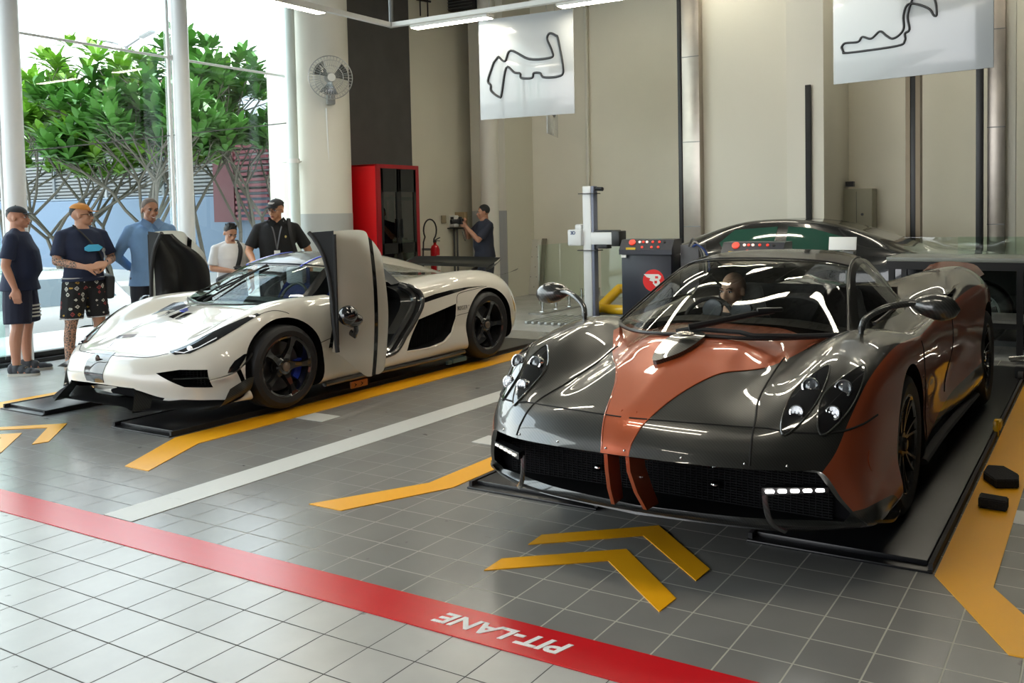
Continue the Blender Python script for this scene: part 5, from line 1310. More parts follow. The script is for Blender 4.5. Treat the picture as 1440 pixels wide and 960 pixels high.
# control cabinets
M_cab = mat('control_navy', (.018, .022, .035), .35)
M_btn = mat('button_red', (.6, .03, .02), .3, emit=(1, .08, .04), estr=.35); M_btnw = mat('button_white', (.8, .7, .65), .3, emit=(1, .7, .6), estr=.5)
def control(x, y, rz, label, logo):
    t = thing('control_cabinet', label, 'control cabinet', (x, y, 0), rz, 'car lift control cabinets')
    a = MB(); a.bx(-.34, .34, -.18, .22, .0, 1.0, .008); a.build('cabinet', M_cab, t)
    a = MB(); a.prism([(-.36, -.22, 1.0), (-.36, .24, 1.0), (-.36, .24, 1.19), (-.36, -.10, 1.19), (-.36, -.22, 1.06)], (.72, 0, 0)); hd = a.build('control_head', M_cab, t)
    n_ = Vector((0, -.13, .12)).normalized(); Mq = n_.to_track_quat('Z', 'Y').to_matrix().to_4x4(); 
    def onf(u, v): return Vector((u, -.22+.12*v-.002, 1.06+.13*v))
    a = MB(); a.cyl((0, 0, 0), .045, .03, 16); a.bm.transform(Matrix.Translation(onf(-.20, .7)) @ Mq); a.build('emergency_stop', M_btn, hd)
    a = MB(); a.box(onf(-.20, .12), (.13, .02, .03)); a.build('stop_plate', mat('plate_yellow', (.75, .5, .03), .4), hd)
    for i, (u, v, m_) in enumerate(((-.10, .75, M_btnw), (-.05, .75, M_btn), (.0, .75, M_btnw), (.08, .75, M_btn), (.17, .75, M_btn), (.24, .75, M_blackm), (-.05, .25, M_btn), (.08, .25, M_btn), (.17, .25, M_btn))):
        a = MB(); a.cyl((0, 0, 0), .017, .02, 12); a.bm.transform(Matrix.Translation(onf(u, v)) @ Mq); a.build('push_button', m_, hd)
    a = MB(); a.bx(-.33, -.26, -.225, -.215, .96, .995); a.build('lock_plate', M_white, t)
    if logo:
        a = MB(); a.cyl((.10, -.185, .66), .145, .012, 32, 'Y'); lg = a.build('emblem', mat('emblem_red', (.75, .02, .02), .4), t)
        a = MB(); pts = [(-.03, .745), (.17, .745), (.205, .72), (.195, .685), (.175, .668), (.19, .64), (.175, .60), (.13, .585), (.115, .60), (.09, .63), (.10, .645), (.045, .665), (.06, .69), (.01, .705)]
        a.prism([(x_, -.192, z_) for x_, z_ in pts], (0, -.006, 0)); a.build('winged_mark', M_white, lg)
        a = MB(); a.bx(.125, .165, -.2, -.197, .69, .72); a.bx(.115, .15, -.2, -.197, .625, .66); a.build('mark_opening', MATS['emblem_red'], lg)
    return t
c1 = W(915, 440, Y=10.7)
control(-5.27, 10.68, rad(8), 'dark control cabinet with red round emblem, left of the orange car roof', True)
control(-3.55, 9.95, rad(4), 'control cabinet whose button panel shows just above the carbon roof', False)
t = thing('motor_unit', 'tangle of cables and a grey motor box beside the first control cabinet', 'motor', (-4.72, 10.78, .0))
a = MB(); a.bx(-.12, .14, -.1, .15, .0, 1.12, .01); a.build('housing', mat('motor_grey', (.08, .08, .09), .5), t)
for k in range(3):
    a = MB(); a.tube(spline([(.0+k*.03, -.1, 1.1), (.10+k*.03, -.16, 1.20-k*.04), (.2+k*.04, -.12, .95), (.22+k*.03, -.1, .4)], 5), .012, 6); a.build('cable', mat('cable_%d' % k, ((.1, .1, .1), (.35, .33, .3), (.02, .05, .2))[k], .5), t)
# printer-like white box
p = W(1185, 348, Y=8.9); t = thing('card_holder', 'small white tilted card standing behind the dark roof', 'card holder', tuple(p))
a = MB(); a.box((0, 0, .04), (.27, .012, .13), Matrix.Rotation(rad(-12), 4, 'X'), .003); a.build('card', M_white, t)
a = MB(); a.box((.04, .0, -.05), (.16, .10, .03), None, .005); a.tube([(.04, .02, -.06), (.04, .02, -p.z+.01)], .02, 8); a.cyl((.04, .02, -p.z+.012), .14, .024); a.build('stand', M_gasket, t)
# back wall hardware
def post(name, x0, x1, Y, d, z0, z1, m, label, cat, bev=.004, extra=None):
    X0, X1 = W(x0, 300, Y=Y).x, W(x1, 300, Y=Y).x
    t = thing(name, label, cat, ((X0+X1)/2, Y+d/2, 0)); h = (X1-X0)/2
    a = MB(); a.bx(-h, h, -d/2, d/2, z0, z1, bev); a.build('post', m, t)
    if extra: extra(t, h, d)
    return t
def joints(t, h, d):
    for z in (1.3, 2.6, 3.9): a = MB(); a.bx(-h-.002, h+.002, -d/2-.004, -d/2, z, z+.012); a.build('joint_line', M_gasket, t)
post('steel_cladding', 961, 985, 12.85, .2, 0, Hc, M_steel, 'brushed steel column cladding left of the black saloon roof', 'column', extra=joints)
post('steel_cladding', 1388, 1413, 13.2, .2, 0, Hc, M_steel, 'brushed steel column cladding near the right edge', 'column', extra=joints)
post('steel_upright', 1414, 1428, 13.3, .1, 0, Hc, M_offw, 'pale flat upright at the far right beside the steel cladding', 'upright')
def rails(t, h, d):
    a = MB()
    for s in (-1, 1): a.bx(s*h-.03, s*h+.03, -d/2-.02, d/2, 0, 4.2)
    a.build('side_channel', mat('bronze_channel', (.16, .13, .09), .4, metal=.7), t)
post('guide_rail', 955, 960, 12.85, .08, 0, Hc, M_black, 'thin black vertical guide rail left of the steel cladding', 'rail')
post('guide_rail', 1277, 1291, 13.0, .16, 0, 4.2, M_black, 'broad black lift post with bronze side channels', 'lift post', extra=rails)
post('guide_rail', 1372, 1382, 13.0, .10, 0, Hc, M_black, 'black vertical post left of the right-hand steel cladding', 'post')
post('wall_conduit', 1133, 1141, 12.92, .03, .9, W(1137, 119, Y=12.92).z, M_blackm, 'black vertical slot strip on the pale pier behind the saloon', 'strip')
post('wall_conduit', 825, 829, 14.3, .06, 0, Hc, M_offw, 'thin cream conduit rising behind the alignment post', 'conduit')
X0, X1 = W(985, 300, Y=13.2).x, W(1165, 300, Y=13.2).x
a = MB(); a.bx(X0, X1, 13.0, YB, 0, Hc, .01); struct('wall_pier', a, mat('pier_paint', (.68, .66, .57), .65))
a = MB(); a.bx(W(1108, 300, Y=13).x, X1, 12.97, 13.0, 0, Hc); struct('wall_pier', a, mat('pier_paint_light', (.70, .68, .60), .65))
# grey meter cabinet
p = W(1180, 300, Y=14.1); t = thing('meter_cabinet', 'khaki metal cabinet against the back wall behind the saloon', 'cabinet', (p.x+.30, 14.2, 0))
a = MB(); a.bx(-.22, .22, -.16, .16, 0, W(1180, 266, Y=14.1).z, .008); a.build('case', mat('khaki_metal', (.27, .26, .19), .5), t)
a = MB(); a.bx(-.02, -.015, -.166, -.16, 0, 1.8); a.cyl((.07, -.165, 1.45), .02, .02, 12, 'Y'); a.build('door_gap', M_black, t)
a = MB(); a.bx(-.2, -.08, -.1, .0, 1.88, 1.96); a.build('top_fitting', M_black, t)
# steel bench and glass screen at right
t = thing('steel_workbench', 'long steel workbench with black frame behind the orange car', 'workbench', (-.55, 10.15, 0))
za, zb = 1.06, 1.0
a = MB(); a.bx(-1.55, 1.6, -.15, .65, .985, 1.03, .005); a.build('bench_top', mat('worktop_grey', (.20, .21, .19), .35), t)
a = MB(); a.bx(-1.55, 1.6, -.14, -.08, .90, .985); a.bx(-1.55, 1.6, -.1, -.04, .30, .38); a.bx(-1.55, 1.6, .55, .6, .3, .38); a.build('frame_beam', M_black, t)
for x in (-1.5, -.24, 1.0):
    for y in (-.11, .58): a = MB(); a.bx(x-.03, x+.03, y-.03, y+.03, 0, .9); a.build('leg', M_black, t)
a = MB(); a.bx(-1.5, 1.55, -.12, .6, .36, .39); a.build('lower_shelf', mat('shelf_grey', (.16, .16, .15), .4), t)
a = MB(); a.bx(-1.5, 1.58, .55, .56, 1.03, 1.22); a.build('glass_upstand', M_rg, t)
t = thing('glass_railing', 'glass screen standing behind the workbench in front of the back wall', 'railing', (-.2, 10.92, 0))
a = MB(); a.bx(-1.3, 1.6, -.008, .008, .05, 1.22); a.build('glass_panel', M_rg, t)
a = MB(); a.bx(-1.3, 1.6, -.03, .03, 0, .06); a.build('base_rail', M_gasket, t)
# clutter behind the right rear wheel
t = thing('trolley_jack', 'low jack with chrome handle bar on the floor behind the rear wheel', 'jack', (-.48, 8.95, 0))
a = MB(); a.bx(-.25, .30, -.2, .3, .03, .14, .01); a.build('chassis', M_black, t)
a = MB(); a.tube(spline([(-.30, -.15, .20), (.08, -.18, .25), (.16, -.18, .18), (.16, -.10, .10)], 5), .018, 8); a.tube([(-.3, 0, .16), (.25, -.1, .16)], .014, 8); a.build('handle', M_chrome, t)
for x in (-.2, .25): a = MB(); a.cyl((x, -.2, .05), .05, .04, 16, 'X'); a.build('caster', M_rubber, t)
t = thing('lift_latch', 'small yellow latch on the edge of the right runway', 'latch', (-.665, 6.72, .04))
a = MB(); a.box((0, 0, .03), (.05, .12, .06), None, .008); a.box((.0, -.07, .02), (.03, .05, .12), None, .006); a.build('latch_body', MATS['safety_yellow'], t)
t = thing('floor_socket', 'round steel floor fitting near the bench legs', 'floor fitting', tuple(W(1409, 455, Z=0.0)))
a = MB(); a.lathe([(0, 0), (.07, 0), (.07, .03), (.035, .05), (.035, .09), (0, .09)], 20); a.build('cap', M_chrome, t)
t = thing('hinge_fitting', 'blue metal fitting on the runway edge by the white car rear wheel', 'fitting', (-5.86, 7.35, .04))
a = MB(); a.box((0, 0, .03), (.06, .22, .05), None, .008); a.box((0, -.15, .02), (.04, .06, .04), None, .006); a.build('fitting_body', mat('steel_blue', (.12, .25, .35), .4), t)
t = thing('warning_plate', 'small orange arrow plate on the runway edge below the raised door', 'plate', (-5.86, 5.93, .04))
a = MB(); a.box((0, 0, .03), (.02, .20, .06), None, .003); pl = a.build('plate', mat('plate_orange', (.65, .28, .10), .5), t)
for y in (-.04, .04): a = MB(); a.prism([(.012, y-.03, .01), (.012, y+.0, .03), (.012, y-.03, .05), (.012, y-.015, .03)], (.003, 0, 0)); a.build('arrow', M_black, pl)
# foam blocks
def foam(pts, h, label):
    c_ = sum((Vector(p) for p in pts), Vector())/len(pts)
    a = MB(); a.prism([(p[0]-c_.x, p[1]-c_.y, .006) for p in pts], (0, 0, h)); bmesh.ops.bevel(a.bm, geom=a.bm.edges[:], offset=.006, segments=2, affect='EDGES')
    o = a.build('foam_block', mat('black_foam', (.012, .012, .013), .85, bump=.5, bscale=120), None, 60); o.location = (c_.x, c_.y, 0); tag(o, label, 'foam block', 'black foam lift blocks')
foam([(-.590, 5.02, 0), (-.452, 5.01, 0), (-.450, 5.10, 0), (-.592, 5.12, 0)], .055, 'black foam block lying nearer the viewer on the yellow line')
foam([(-.545, 5.40, 0), (-.43, 5.46, 0), (-.44, 5.58, 0), (-.53, 5.72, 0), (-.62, 5.70, 0), (-.625, 5.55, 0)], .05, 'black foam block lying farther back, turned askew on the yellow line')
# ---------------------------------------------------------------- black saloon in the back
M_bcar = mat('black_car_paint', (.010, .011, .012), .2, coat=1)
prof = [(-3.05, .60, .82, .6), (-3.0, .78, .86, .7), (-2.2, .95, .91, .75), (-1.45, 1.03, .92, .74), (-.95, 1.20, .92, .66), (-.35, 1.36, .92, .60), (.25, 1.42, .92, .58), (.85, 1.39, .92, .58), (1.4, 1.25, .92, .60), (1.75, 1.12, .90, .66), (1.95, 1.05, .86, .68), (2.0, .7, .84, .68)]
bc, bcb = simple_car('saloon_car', 'black saloon car parked sideways behind the control cabinets', (-3.40, 11.96, 0), rad(90), prof, .92, M_bcar, 1.0, 1.42, (-2.1, 1.2), .34, None, None)
M_green = mat('green_tinted_window', (.02, .07, .05), .05, coat=1)
for s, ax in ((1, 'side'), (-1, 'sideL')):
    for q in ([(-.62, 1.03), (-.50, 1.20), (-.08, 1.31), (.22, 1.33), (.20, 1.03)], [(.36, 1.04), (.36, 1.33), (.95, 1.29), (1.12, 1.12), (1.05, 1.05)]):
        a = MB(); drape(bcb, ax, q, .001, .06, .004, mb=a); a.build('side_window', M_green, bc)
    a = MB(); a.ball((s*1.0, -.62, 1.03), (.09, .07, .07), 10); a.build('door_mirror', M_bcar, bc)
    for y in (-2.1, 1.2): spoke_wheel(bc, s*.82, y, .34, .345, .22, .23, s, 'five', m_rim=M_gasket)
# ---------------------------------------------------------------- hanging boards with circuit outlines
M_board = mat('gloss_white_board', (.46, .48, .49), .12, coat=.6)
def board(name, P0, P1, hgt, label, track, rows_, group='hanging boards with circuit outlines', tilt=0):
    """P0, P1: lower left and lower right corners"""
    P0, P1 = Vector(P0), Vector(P1); zb = (P0.z+P1.z)/2; P0.z = P1.z = zb
    ex = (P1-P0).normalized(); w_ = (P1-P0).length; ey = Vector((0, 0, 1)); n_ = ex.cross(ey)
    t = thing(name, label, 'hanging board', tuple(P0), 0, group); R3 = Matrix((ex, ey, n_)).transposed().to_4x4()
    t.rotation_euler = R3.to_euler()
    a = MB(); a.bx(0, w_, 0, hgt, -.012, 0, .002); bp = a.build('panel', M_board, t)
    a = MB()
    q = spline([Vector((u*w_, v*hgt, .004)) for u, v in track], 5); a.tube(q+[q[0]], rows_, 6, sq=(1, 1)); a.build('circuit_outline', M_text, bp)
    for u in (.12, .88): a = MB(); a.tube([(u*w_, hgt-.02, -.006), (u*w_, Hc-zb, -.006)], .0035, 5); a.build('wire', M_gasket, t)
    return t
def uv_of(px_, c):  # fraction inside the board quad: corners tl, tr, br, bl
    (x, y), (tl, tr, br, bl) = px_, c; u = .5; v = .5
    for _ in range(30):
        u = (x-(tl[0]*(v)+bl[0]*(1-v)))/((tr[0]*v+br[0]*(1-v))-(tl[0]*v+bl[0]*(1-v)))
        yt = tl[1]+(tr[1]-tl[1])*u; yb = bl[1]+(br[1]-bl[1])*u; v = (yb-y)/(yb-yt)
    return u, v
C1 = ((672, 32.7), (806.7, 11), (808, 157), (676, 171))
tr1 = [(400+x/3, y/3) for x, y in ((905, 245), (935, 262), (960, 217), (1040, 250), (1130, 240), (1135, 215), (1115, 165), (1125, 140), (1150, 148), (1160, 165), (1180, 290), (1160, 318), (1100, 324), (1085, 308), (1058, 308), (1050, 328), (1005, 330), (1000, 312), (975, 308), (940, 290), (920, 400), (910, 413), (875, 390), (872, 365), (860, 345), (885, 270))]
board('circuit_board', W(676, 171, t=11.48), W(808, 157, t=10.86), 1.25, 'white hanging board with winding black circuit outline, left of centre', [uv_of(p_, C1) for p_ in tr1], .015)
C2 = ((1170, 119-225), (1398, 94.6-250), (1397, 94.6), (1172, 119))
tr2 = [(860+x/2.483, y/2.483) for x, y in ((805, 160), (820, 145), (868, 140), (885, 122), (918, 128), (950, 102), (975, 118), (995, 128), (1020, 115), (1036, 90), (1035, 45), (1050, 5), (1085, 5), (1125, 22), (1140, 45), (1150, 40), (1140, -20), (1100, -45), (1070, -20), (1050, 45), (1056, 95), (1040, 110), (1040, 135), (1010, 155), (830, 180), (812, 175))]
board('circuit_board', W(1172, 119, t=7.4), W(1397, 94.6, t=6.6), 1.25, 'large white hanging board with black circuit outline at the upper right, cut by the frame', [uv_of(p_, C2) for p_ in tr2], .009)
pa, pb_ = W(770, 187, t=13.3), W(785, 193.5, t=14.2)
board('circuit_board', pa, pb_, 1.25, 'small sliver of a white hanging board seen edge-on behind the left board', [(.25, .3), (.7, .25), (.6, .6), (.35, .7)], .012)
# ---------------------------------------------------------------- lights
M_led = mat('led_panel', (1, 1, 1), .4, emit=(1, .92, .74), estr=26)
ZL = 4.0
M_track = mat('light_track_white', (.72, .72, .68), .4)
def track_frame(x0, x1, y0, y1, label, lamps, ZL=4.0):
    t = thing('light_track', label, 'light fixture', ((x0+x1)/2, (y0+y1)/2, ZL), 0, 'suspended rectangular light tracks')
    hx, hy = (x1-x0)/2, (y1-y0)/2
    a = MB()
    for y in (-hy, hy): a.bx(-hx-.04, hx+.04, y-.035, y+.035, 0, .055)
    for x in (-hx, hx): a.bx(x-.035, x+.035, -hy, hy, 0, .055)
    a.build('frame', M_track, t)
    for x in (-hx, hx):
        for y in (-hy, hy): a = MB(); a.tube([(x, y, .05), (x, y, Hc-ZL)], .028, 8); a.build('drop_rod', M_gasket, t)
    for (fx, fy, ax) in lamps:
        o = thing('x', None, None) if False else None
        a = MB(); L_, w_ = 1.22, .15
        if ax == 'x': a.bx(fx-L_/2, fx+L_/2, fy-w_/2, fy+w_/2, -.035, .0)
        else: a.bx(fx-w_/2, fx+w_/2, fy-L_/2, fy+L_/2, -.035, 0)
        b_ = a.build('lamp_housing', M_track, t)
        a = MB(); e = .012
        if ax == 'x': a.bx(fx-L_/2+e, fx+L_/2-e, fy-w_/2+e, fy+w_/2-e, -.038, -.0345)
        else: a.bx(fx-w_/2+e, fx+w_/2-e, fy-L_/2+e, fy+L_/2-e, -.038, -.0345)
        a.build('diffuser', M_led, b_)
    return t
track_frame(-8.14, -4.3, 5.4, 9.0, 'white suspended light track whose corner hangs in front of the charcoal wall', [(-1.02, 1.9, 'x'), (1.2, 1.9, 'x'), (-1.02, -1.75, 'x'), (1.0, -1.75, 'x'), (1.92, 0, 'y'), (-1.92, 0, 'y')])
track_frame(-3.4, .4, 3.5, 7.1, 'white suspended light track above the orange car', [(-.95, 1.8, 'x'), (.95, 1.8, 'x'), (-.95, -1.8, 'x'), (.95, -1.8, 'x')])
track_frame(-3.4, .4, -.6, 3.0, 'white suspended light track above the red stripe', [(-.95, 1.8, 'x'), (-.95, -1.8, 'x')])
track_frame(-8.1, -4.3, 9.9, 12.7, 'added white light track out of view, brightening the back of the room', [(-.95, 1.3, 'x'), (.95, 1.3, 'x'), (-.95, -1.3, 'x'), (.95, -1.3, 'x'), (1.85, 0, 'y')], 5.6)  # extra fixture added above the view to lift the back walls
track_frame(-3.4, .4, 9.8, 12.8, 'white suspended light track over the black saloon', [(-.95, 1.6, 'x'), (.95, 1.6, 'x'), (-.95, -1.6, 'x'), (.95, -1.6, 'x')], 5.6)
# dark air vent near the top
p = W(645, 8, Y=13.3); t = thing('air_vent', 'dark slatted air vent high up left of the first circuit board', 'vent', tuple(p))
a = MB(); a.bx(-.34, .40, -.05, .05, -.09, .40, .01); a.build('housing', M_blackm, t)
a = MB()
for k in range(8): a.box((0.03, -.06, -.05+k*.055), (.66, .02, .012), Matrix.Rotation(rad(30), 4, 'X'))
a.build('slats', M_gasket, t)
for (px_, lb) in ((594, 'left'), (600, 'right')):
    pass
p = W(597, 4, X=XL+.05); t = thing('pipe_clamp', 'pair of small black pipe clamps on the beige wall by the light panel', 'clamp', tuple(p))
a = MB(); a.tube([(0, -.12, .3), (0, -.12, -.25)], .012, 6); a.tube([(0, .08, .3), (0, .08, -.25)], .012, 6); a.tube([(0, -.2, .02), (0, .16, .05)], .02, 6); a.build('clamp_rod', M_black, t)
# ================================================================ people
def skin_mat(name, col):
    if name in MATS: return MATS[name]
    m = mat(name, col, .45, noise=.06, nscale=20); b = m.node_tree.nodes['Principled BSDF']
    b.inputs['Subsurface Weight'].default_value = .08; b.inputs['Subsurface Radius'].default_value = (.02, .008, .004); return m
def tattoo_mat(name, col, zones):
    """skin with dense blue-black line work inside some zones (axis, lo, hi, sign)"""
    m = bpy.data.materials.new(name); m.use_nodes = True; nt = m.node_tree; b = nt.nodes['Principled BSDF']; N = nt.nodes.new; L = nt.links.new
    tc = N('ShaderNodeTexCoord'); sp = N('ShaderNodeSeparateXYZ'); L(tc.outputs['Object'], sp.inputs[0])
    vo = N('ShaderNodeTexVoronoi'); vo.feature = 'DISTANCE_TO_EDGE'; vo.inputs['Scale'].default_value = 38; L(tc.outputs['Object'], vo.inputs['Vector'])
    ns = N('ShaderNodeTexNoise'); ns.inputs['Scale'].default_value = 22; ns.inputs['Detail'].default_value = 4; L(tc.outputs['Object'], ns.inputs['Vector'])
    def M(op, a, b_=None):
        n = N('ShaderNodeMath'); n.operation = op
        for i, v in enumerate((a, b_)):
            if v is None: continue
            if isinstance(v, (int, float)): n.inputs[i].default_value = v
            else: L(v, n.inputs[i])
        return n.outputs[0]
    ink = M('MULTIPLY', M('GREATER_THAN', vo.outputs[0], .09), M('GREATER_THAN', ns.outputs[0], .42))
    zone = None
    for (ax, lo, hi) in zones:
        z = None
        for q, l, h in zip(ax, lo, hi):
            o = sp.outputs[q]; s_ = M('MULTIPLY', M('GREATER_THAN', o, l), M('LESS_THAN', o, h)); z = s_ if z is None else M('MULTIPLY', z, s_)
        zone = z if zone is None else M('MAXIMUM', zone, z)
    f = M('MULTIPLY', M('MULTIPLY', ink, zone), .85)
    mx = N('ShaderNodeMix'); mx.data_type = 'RGBA'; mx.inputs['A'].default_value = (*col, 1); mx.inputs['B'].default_value = (.06, .065, .06, 1)
    L(f, mx.inputs['Factor']); L(mx.outputs['Result'], b.inputs['Base Color']); b.inputs['Roughness'].default_value = .5
    return m
M_hair = mat('black_hair', (.008, .007, .006), .5, bump=.5, bscale=150)
M_eyew = mat('eye_white', (.6, .58, .55), .3); M_lip = mat('lip', (.26, .07, .055), .5)
M_denim = mat('dark_trousers', (.012, .014, .022), .8, noise=.2, nscale=30)
def cloth(name, col, n=.12):
    return mat(name, col, .85, noise=n, nscale=9, bump=.25, bscale=16)
def remesh(o, vox, smooth=2):
    md = o.modifiers.new('r', 'REMESH'); md.mode = 'VOXEL'; md.voxel_size = vox; md.use_smooth_shade = True
    if smooth:
        s_ = o.modifiers.new('s', 'SMOOTH'); s_.iterations = smooth; s_.factor = .6
    bake(o)
    for p in o.data.polygons: p.use_smooth = True
    return o
def limb(a, pts, rs, k=4, sq=None):
    q = spline(pts, k); n = len(pts); rr = []
    for i in range(len(q)):
        f = i/k; j = min(int(f), n-2); t = f-j; rr.append(rs[j]*(1-t)+rs[j+1]*t)
    a.tube(q, rr, 12, sq=sq); a.ball(q[0], rr[0], 10); a.ball(q[-1], rr[-1], 10)
def hand(a, wrist, d, nrm, s, curl=.5, thumb_side=1, spread=.0):
    """palm and five fingers; d finger direction, nrm palm normal (curl goes towards it)"""
    d = Vector(d).normalized(); nrm = (Vector(nrm)-d*Vector(nrm).dot(d)).normalized(); sd = d.cross(nrm)*thumb_side
    w = Vector(wrist)
    for f_ in (-.028, -.010, .010, .027):
        a.tube([w+sd*f_*.6*s, w+(d*.05+sd*f_)*s, w+(d*.092+sd*f_)*s], [.018*s, .017*s, .013*s], 8); a.ball(w+(d*.09+sd*f_)*s, .0125*s, 8)
    for f_, ln in ((.030, .066), (.011, .076), (-.009, .070), (-.028, .054)):
        p = w+(d*.088+sd*f_)*s; dd = d.copy(); seg = [p]; an = 0
        for L_ in (.45, .32, .25):
            an += curl*.9
            dd = (d*math.cos(an)+nrm*math.sin(an)+sd*spread*f_*8).normalized(); p = p+dd*ln*L_*s*1.05; seg.append(p)
        a.tube(seg, [.0105*s, .0095*s, .0085*s, .0075*s], 8); a.ball(seg[-1], .0076*s, 8); a.ball(seg[1], .0095*s, 8); a.ball(seg[2], .0085*s, 8)
    p = w+(d*.025+sd*.030)*s; t1 = p+(d*.030+sd*.028+nrm*.012)*s; t2 = t1+(d*.030+sd*.006+nrm*.016*(1+curl))*s
    a.tube([p, t1, t2], [.015*s, .0115*s, .009*s], 8); a.ball(t2, .009*s, 8); a.ball(t1, .0115*s, 8)
def person(label, loc, face, H=1.72, skin=None, belly=0, arms=None, legs=None, lean=0, head=(0, 0, 0), cat='person', seated=False, build=1.0, vox=.0075, neck_fwd=0, chub=1.0):
    """face: world angle looked at by the chest; arms[R/L] = (elbow, wrist, finger dir, palm normal, curl); everything local: front -y, left +x"""
    s = H/1.72; skin = skin or skin_mat('skin_tan', (.42, .22, .13))
    def V(*p): return Vector(p)*s
    b = MB(); rz = face+PI/2
    J = {}
    def L_(p):   # lean of the upper body about the hips
        p = Vector(p); dz = max(0, p.z-.95*s); q = Vector((p.x, p.y-dz*math.sin(lean), .95*s+dz*math.cos(lean) if dz else p.z)); return q
    hip = V(0, 0, .93); bw = build
    tor = [(.90, .145*bw, .105), (.97, .155*bw, .115+belly*.5), (1.06, .145*bw, .110+belly), (1.16, .15*bw, .112+belly*.8), (1.27, .165*bw, .115+belly*.3), (1.36, .17*bw, .11), (1.42, .14*bw, .09), (1.46, .075, .07), (1.50, .058, .06)]
    def torso(m_, grow=0.0, zlo=.90, zhi=1.50, extra=None):
        rows = []
        for z, w_, d_ in (extra or [])+[t for t in tor if zlo <= t[0] <= zhi]:
            w_ += grow; d_ += grow
            rows.append([L_(V(w_*math.cos(q), (d_*math.sin(q)-(belly*.7 if 1.0 < z < 1.3 else 0)), z)) for q in [i*2*PI/24 for i in range(24)]])
        vs = [[m_.bm.verts.new(p) for p in r] for r in rows]
        for A, B in zip(vs, vs[1:]):
            for i in range(24): m_.bm.faces.new((A[i], A[(i+1) % 24], B[(i+1) % 24], B[i]))
        m_.bm.faces.new(vs[0][::-1]); m_.bm.faces.new(vs[-1])
    torso(b)
    nk = L_(V(0, .01, 1.47)); hc = L_(V(0, -.012-neck_fwd, 1.592))
    b.tube([L_(V(0, .015, 1.42)), nk, hc+V(0, .015, -.03)], [.062*s, .056*s*chub, .055*s*chub], 14)
    # head in its own frame
    Rh = Matrix.Rotation(head[0], 4, 'Z') @ Matrix.Rotation(head[1], 4, 'X') @ Matrix.Rotation(head[2], 4, 'Y')
    Mh = Matrix.Translation(hc) @ Rh @ Matrix.Scale(s, 4)
    def hp(*p): return Mh @ Vector(p)
    def hball(c_, r_): b.ball((0, 0, 0), 1, 16) if False else None
    hb = MB()
    hb.ball((0, .012, .035), (.074*chub, .092, .088), 20); hb.ball((0, -.022, -.02), (.060*chub, .066, .078), 18); hb.ball((0, -.045, -.062), (.040*chub, .040, .034), 14)
    hb.ball((0, -.070, -.085), (.020, .016, .016), 10)
    for q in (1, -1):
        hb.ball((q*.036*chub, -.055, -.018), (.026, .024, .026), 10); hb.ball((q*.030, -.078, .026), (.028, .010, .009), 10)
        hb.ball((q*.076*chub, .008, -.004), (.010, .018, .030), 10); hb.ball((q*.015, -.094, -.034), (.010, .011, .008), 8)
    hb.tube([(0, -.080, .018), (0, -.094, -.010), (0, -.104, -.030)], [.009, .011, .013], 8); hb.ball((0, -.102, -.031), (.013, .013, .011), 8)
    hb.tube([(-.022, -.084, -.060), (0, -.092, -.0585), (.022, -.084, -.060)], .008, 6)
    hb.bm.transform(Mh)
    tmp = bpy.data.meshes.new('t'); hb.bm.to_mesh(tmp); hb.bm.free(); b.bm.from_mesh(tmp); bpy.data.meshes.remove(tmp)
    for q in (1, -1): b.tube([L_(V(q*.03, .012, 1.455)), L_(V(q*.10, .008, 1.42)), L_(V(q*.165*bw, 0, 1.395))], [.040*s, .044*s, .050*s], 10)
    # limbs
    sh = {'R': L_(V(-.175*bw, 0, 1.39)), 'L': L_(V(.175*bw, 0, 1.39))}
    A_ = {}
    for k, q in (('R', -1), ('L', 1)):
        el, wr, fd, pn, cu = (arms or {}).get(k) or ((q*.24, .02, 1.13), (q*.27, -.05, .89), (q*.1, -.15, -1), (-q, 0, 0), .35)
        el, wr = V(*el), V(*wr); A_[k] = (el, wr)
        limb(b, [sh[k], (sh[k]+el)/2+V(q*.008, 0, 0), el], [.055*s, .050*s, .041*s]); limb(b, [el, (el*.6+wr*.4), wr], [.041*s, .040*s, .026*s])
        hand(b, wr, fd, pn, s*1.02, cu, thumb_side=-q if False else q)
    G_ = {}
    for k, q in (('R', -1), ('L', 1)):
        kn, an, toe = (legs or {}).get(k) or ((q*.105, -.01, .49), (q*.12, .02, .09), (q*.15, -.16, .03))
        kn, an, toe = V(*kn), V(*an), V(*toe); G_[k] = (kn, an, toe); hp_ = V(q*.088, 0, .92)
        limb(b, [hp_, (hp_+kn)/2+V(0, -.01, 0), kn], [.088*s*bw, .078*s*bw, .056*s]); limb(b, [kn, kn*.65+an*.35+V(0, .018, 0), an], [.055*s, .057*s, .036*s])
        limb(b, [an-V(0, 0, .03), (an+toe)/2-V(0, 0, .018), toe], [.038*s, .036*s, .026*s])
    o = b.build('person', skin, None); remesh(o, vox, 2)
    # face features as islands of the same mesh
    fm = MB()
    for q in (1, -1):
        fm.m(1).ball((q*.031, -.0775, .008), (.0155, .008, .0075), 10); fm.m(2).ball((q*.031, -.0845, .0075), (.0065, .0035, .0065), 8)
        fm.m(3).tube([(q*.013, -.092, .026), (q*.032, -.094, .032), (q*.050, -.083, .026)], [.0028, .004, .0022], 6)
        fm.m(2).tube([(q*.016, -.0835, .0125), (q*.031, -.0875, .0165), (q*.046, -.080, .0125)], .0016, 5)
    fm.m(4).tube([(-.021, -.089, -.058), (-.008, -.098, -.055), (.008, -.098, -.055), (.021, -.089, -.058)], [.002, .0042, .0042, .002], 6)
    fm.tube([(-.019, -.089, -.061), (0, -.097, -.064), (.019, -.089, -.061)], [.002, .0052, .002], 6)
    fm.bm.transform(Mh)
    bm = bmesh.new(); bm.from_mesh(o.data); n0 = len(bm.faces)
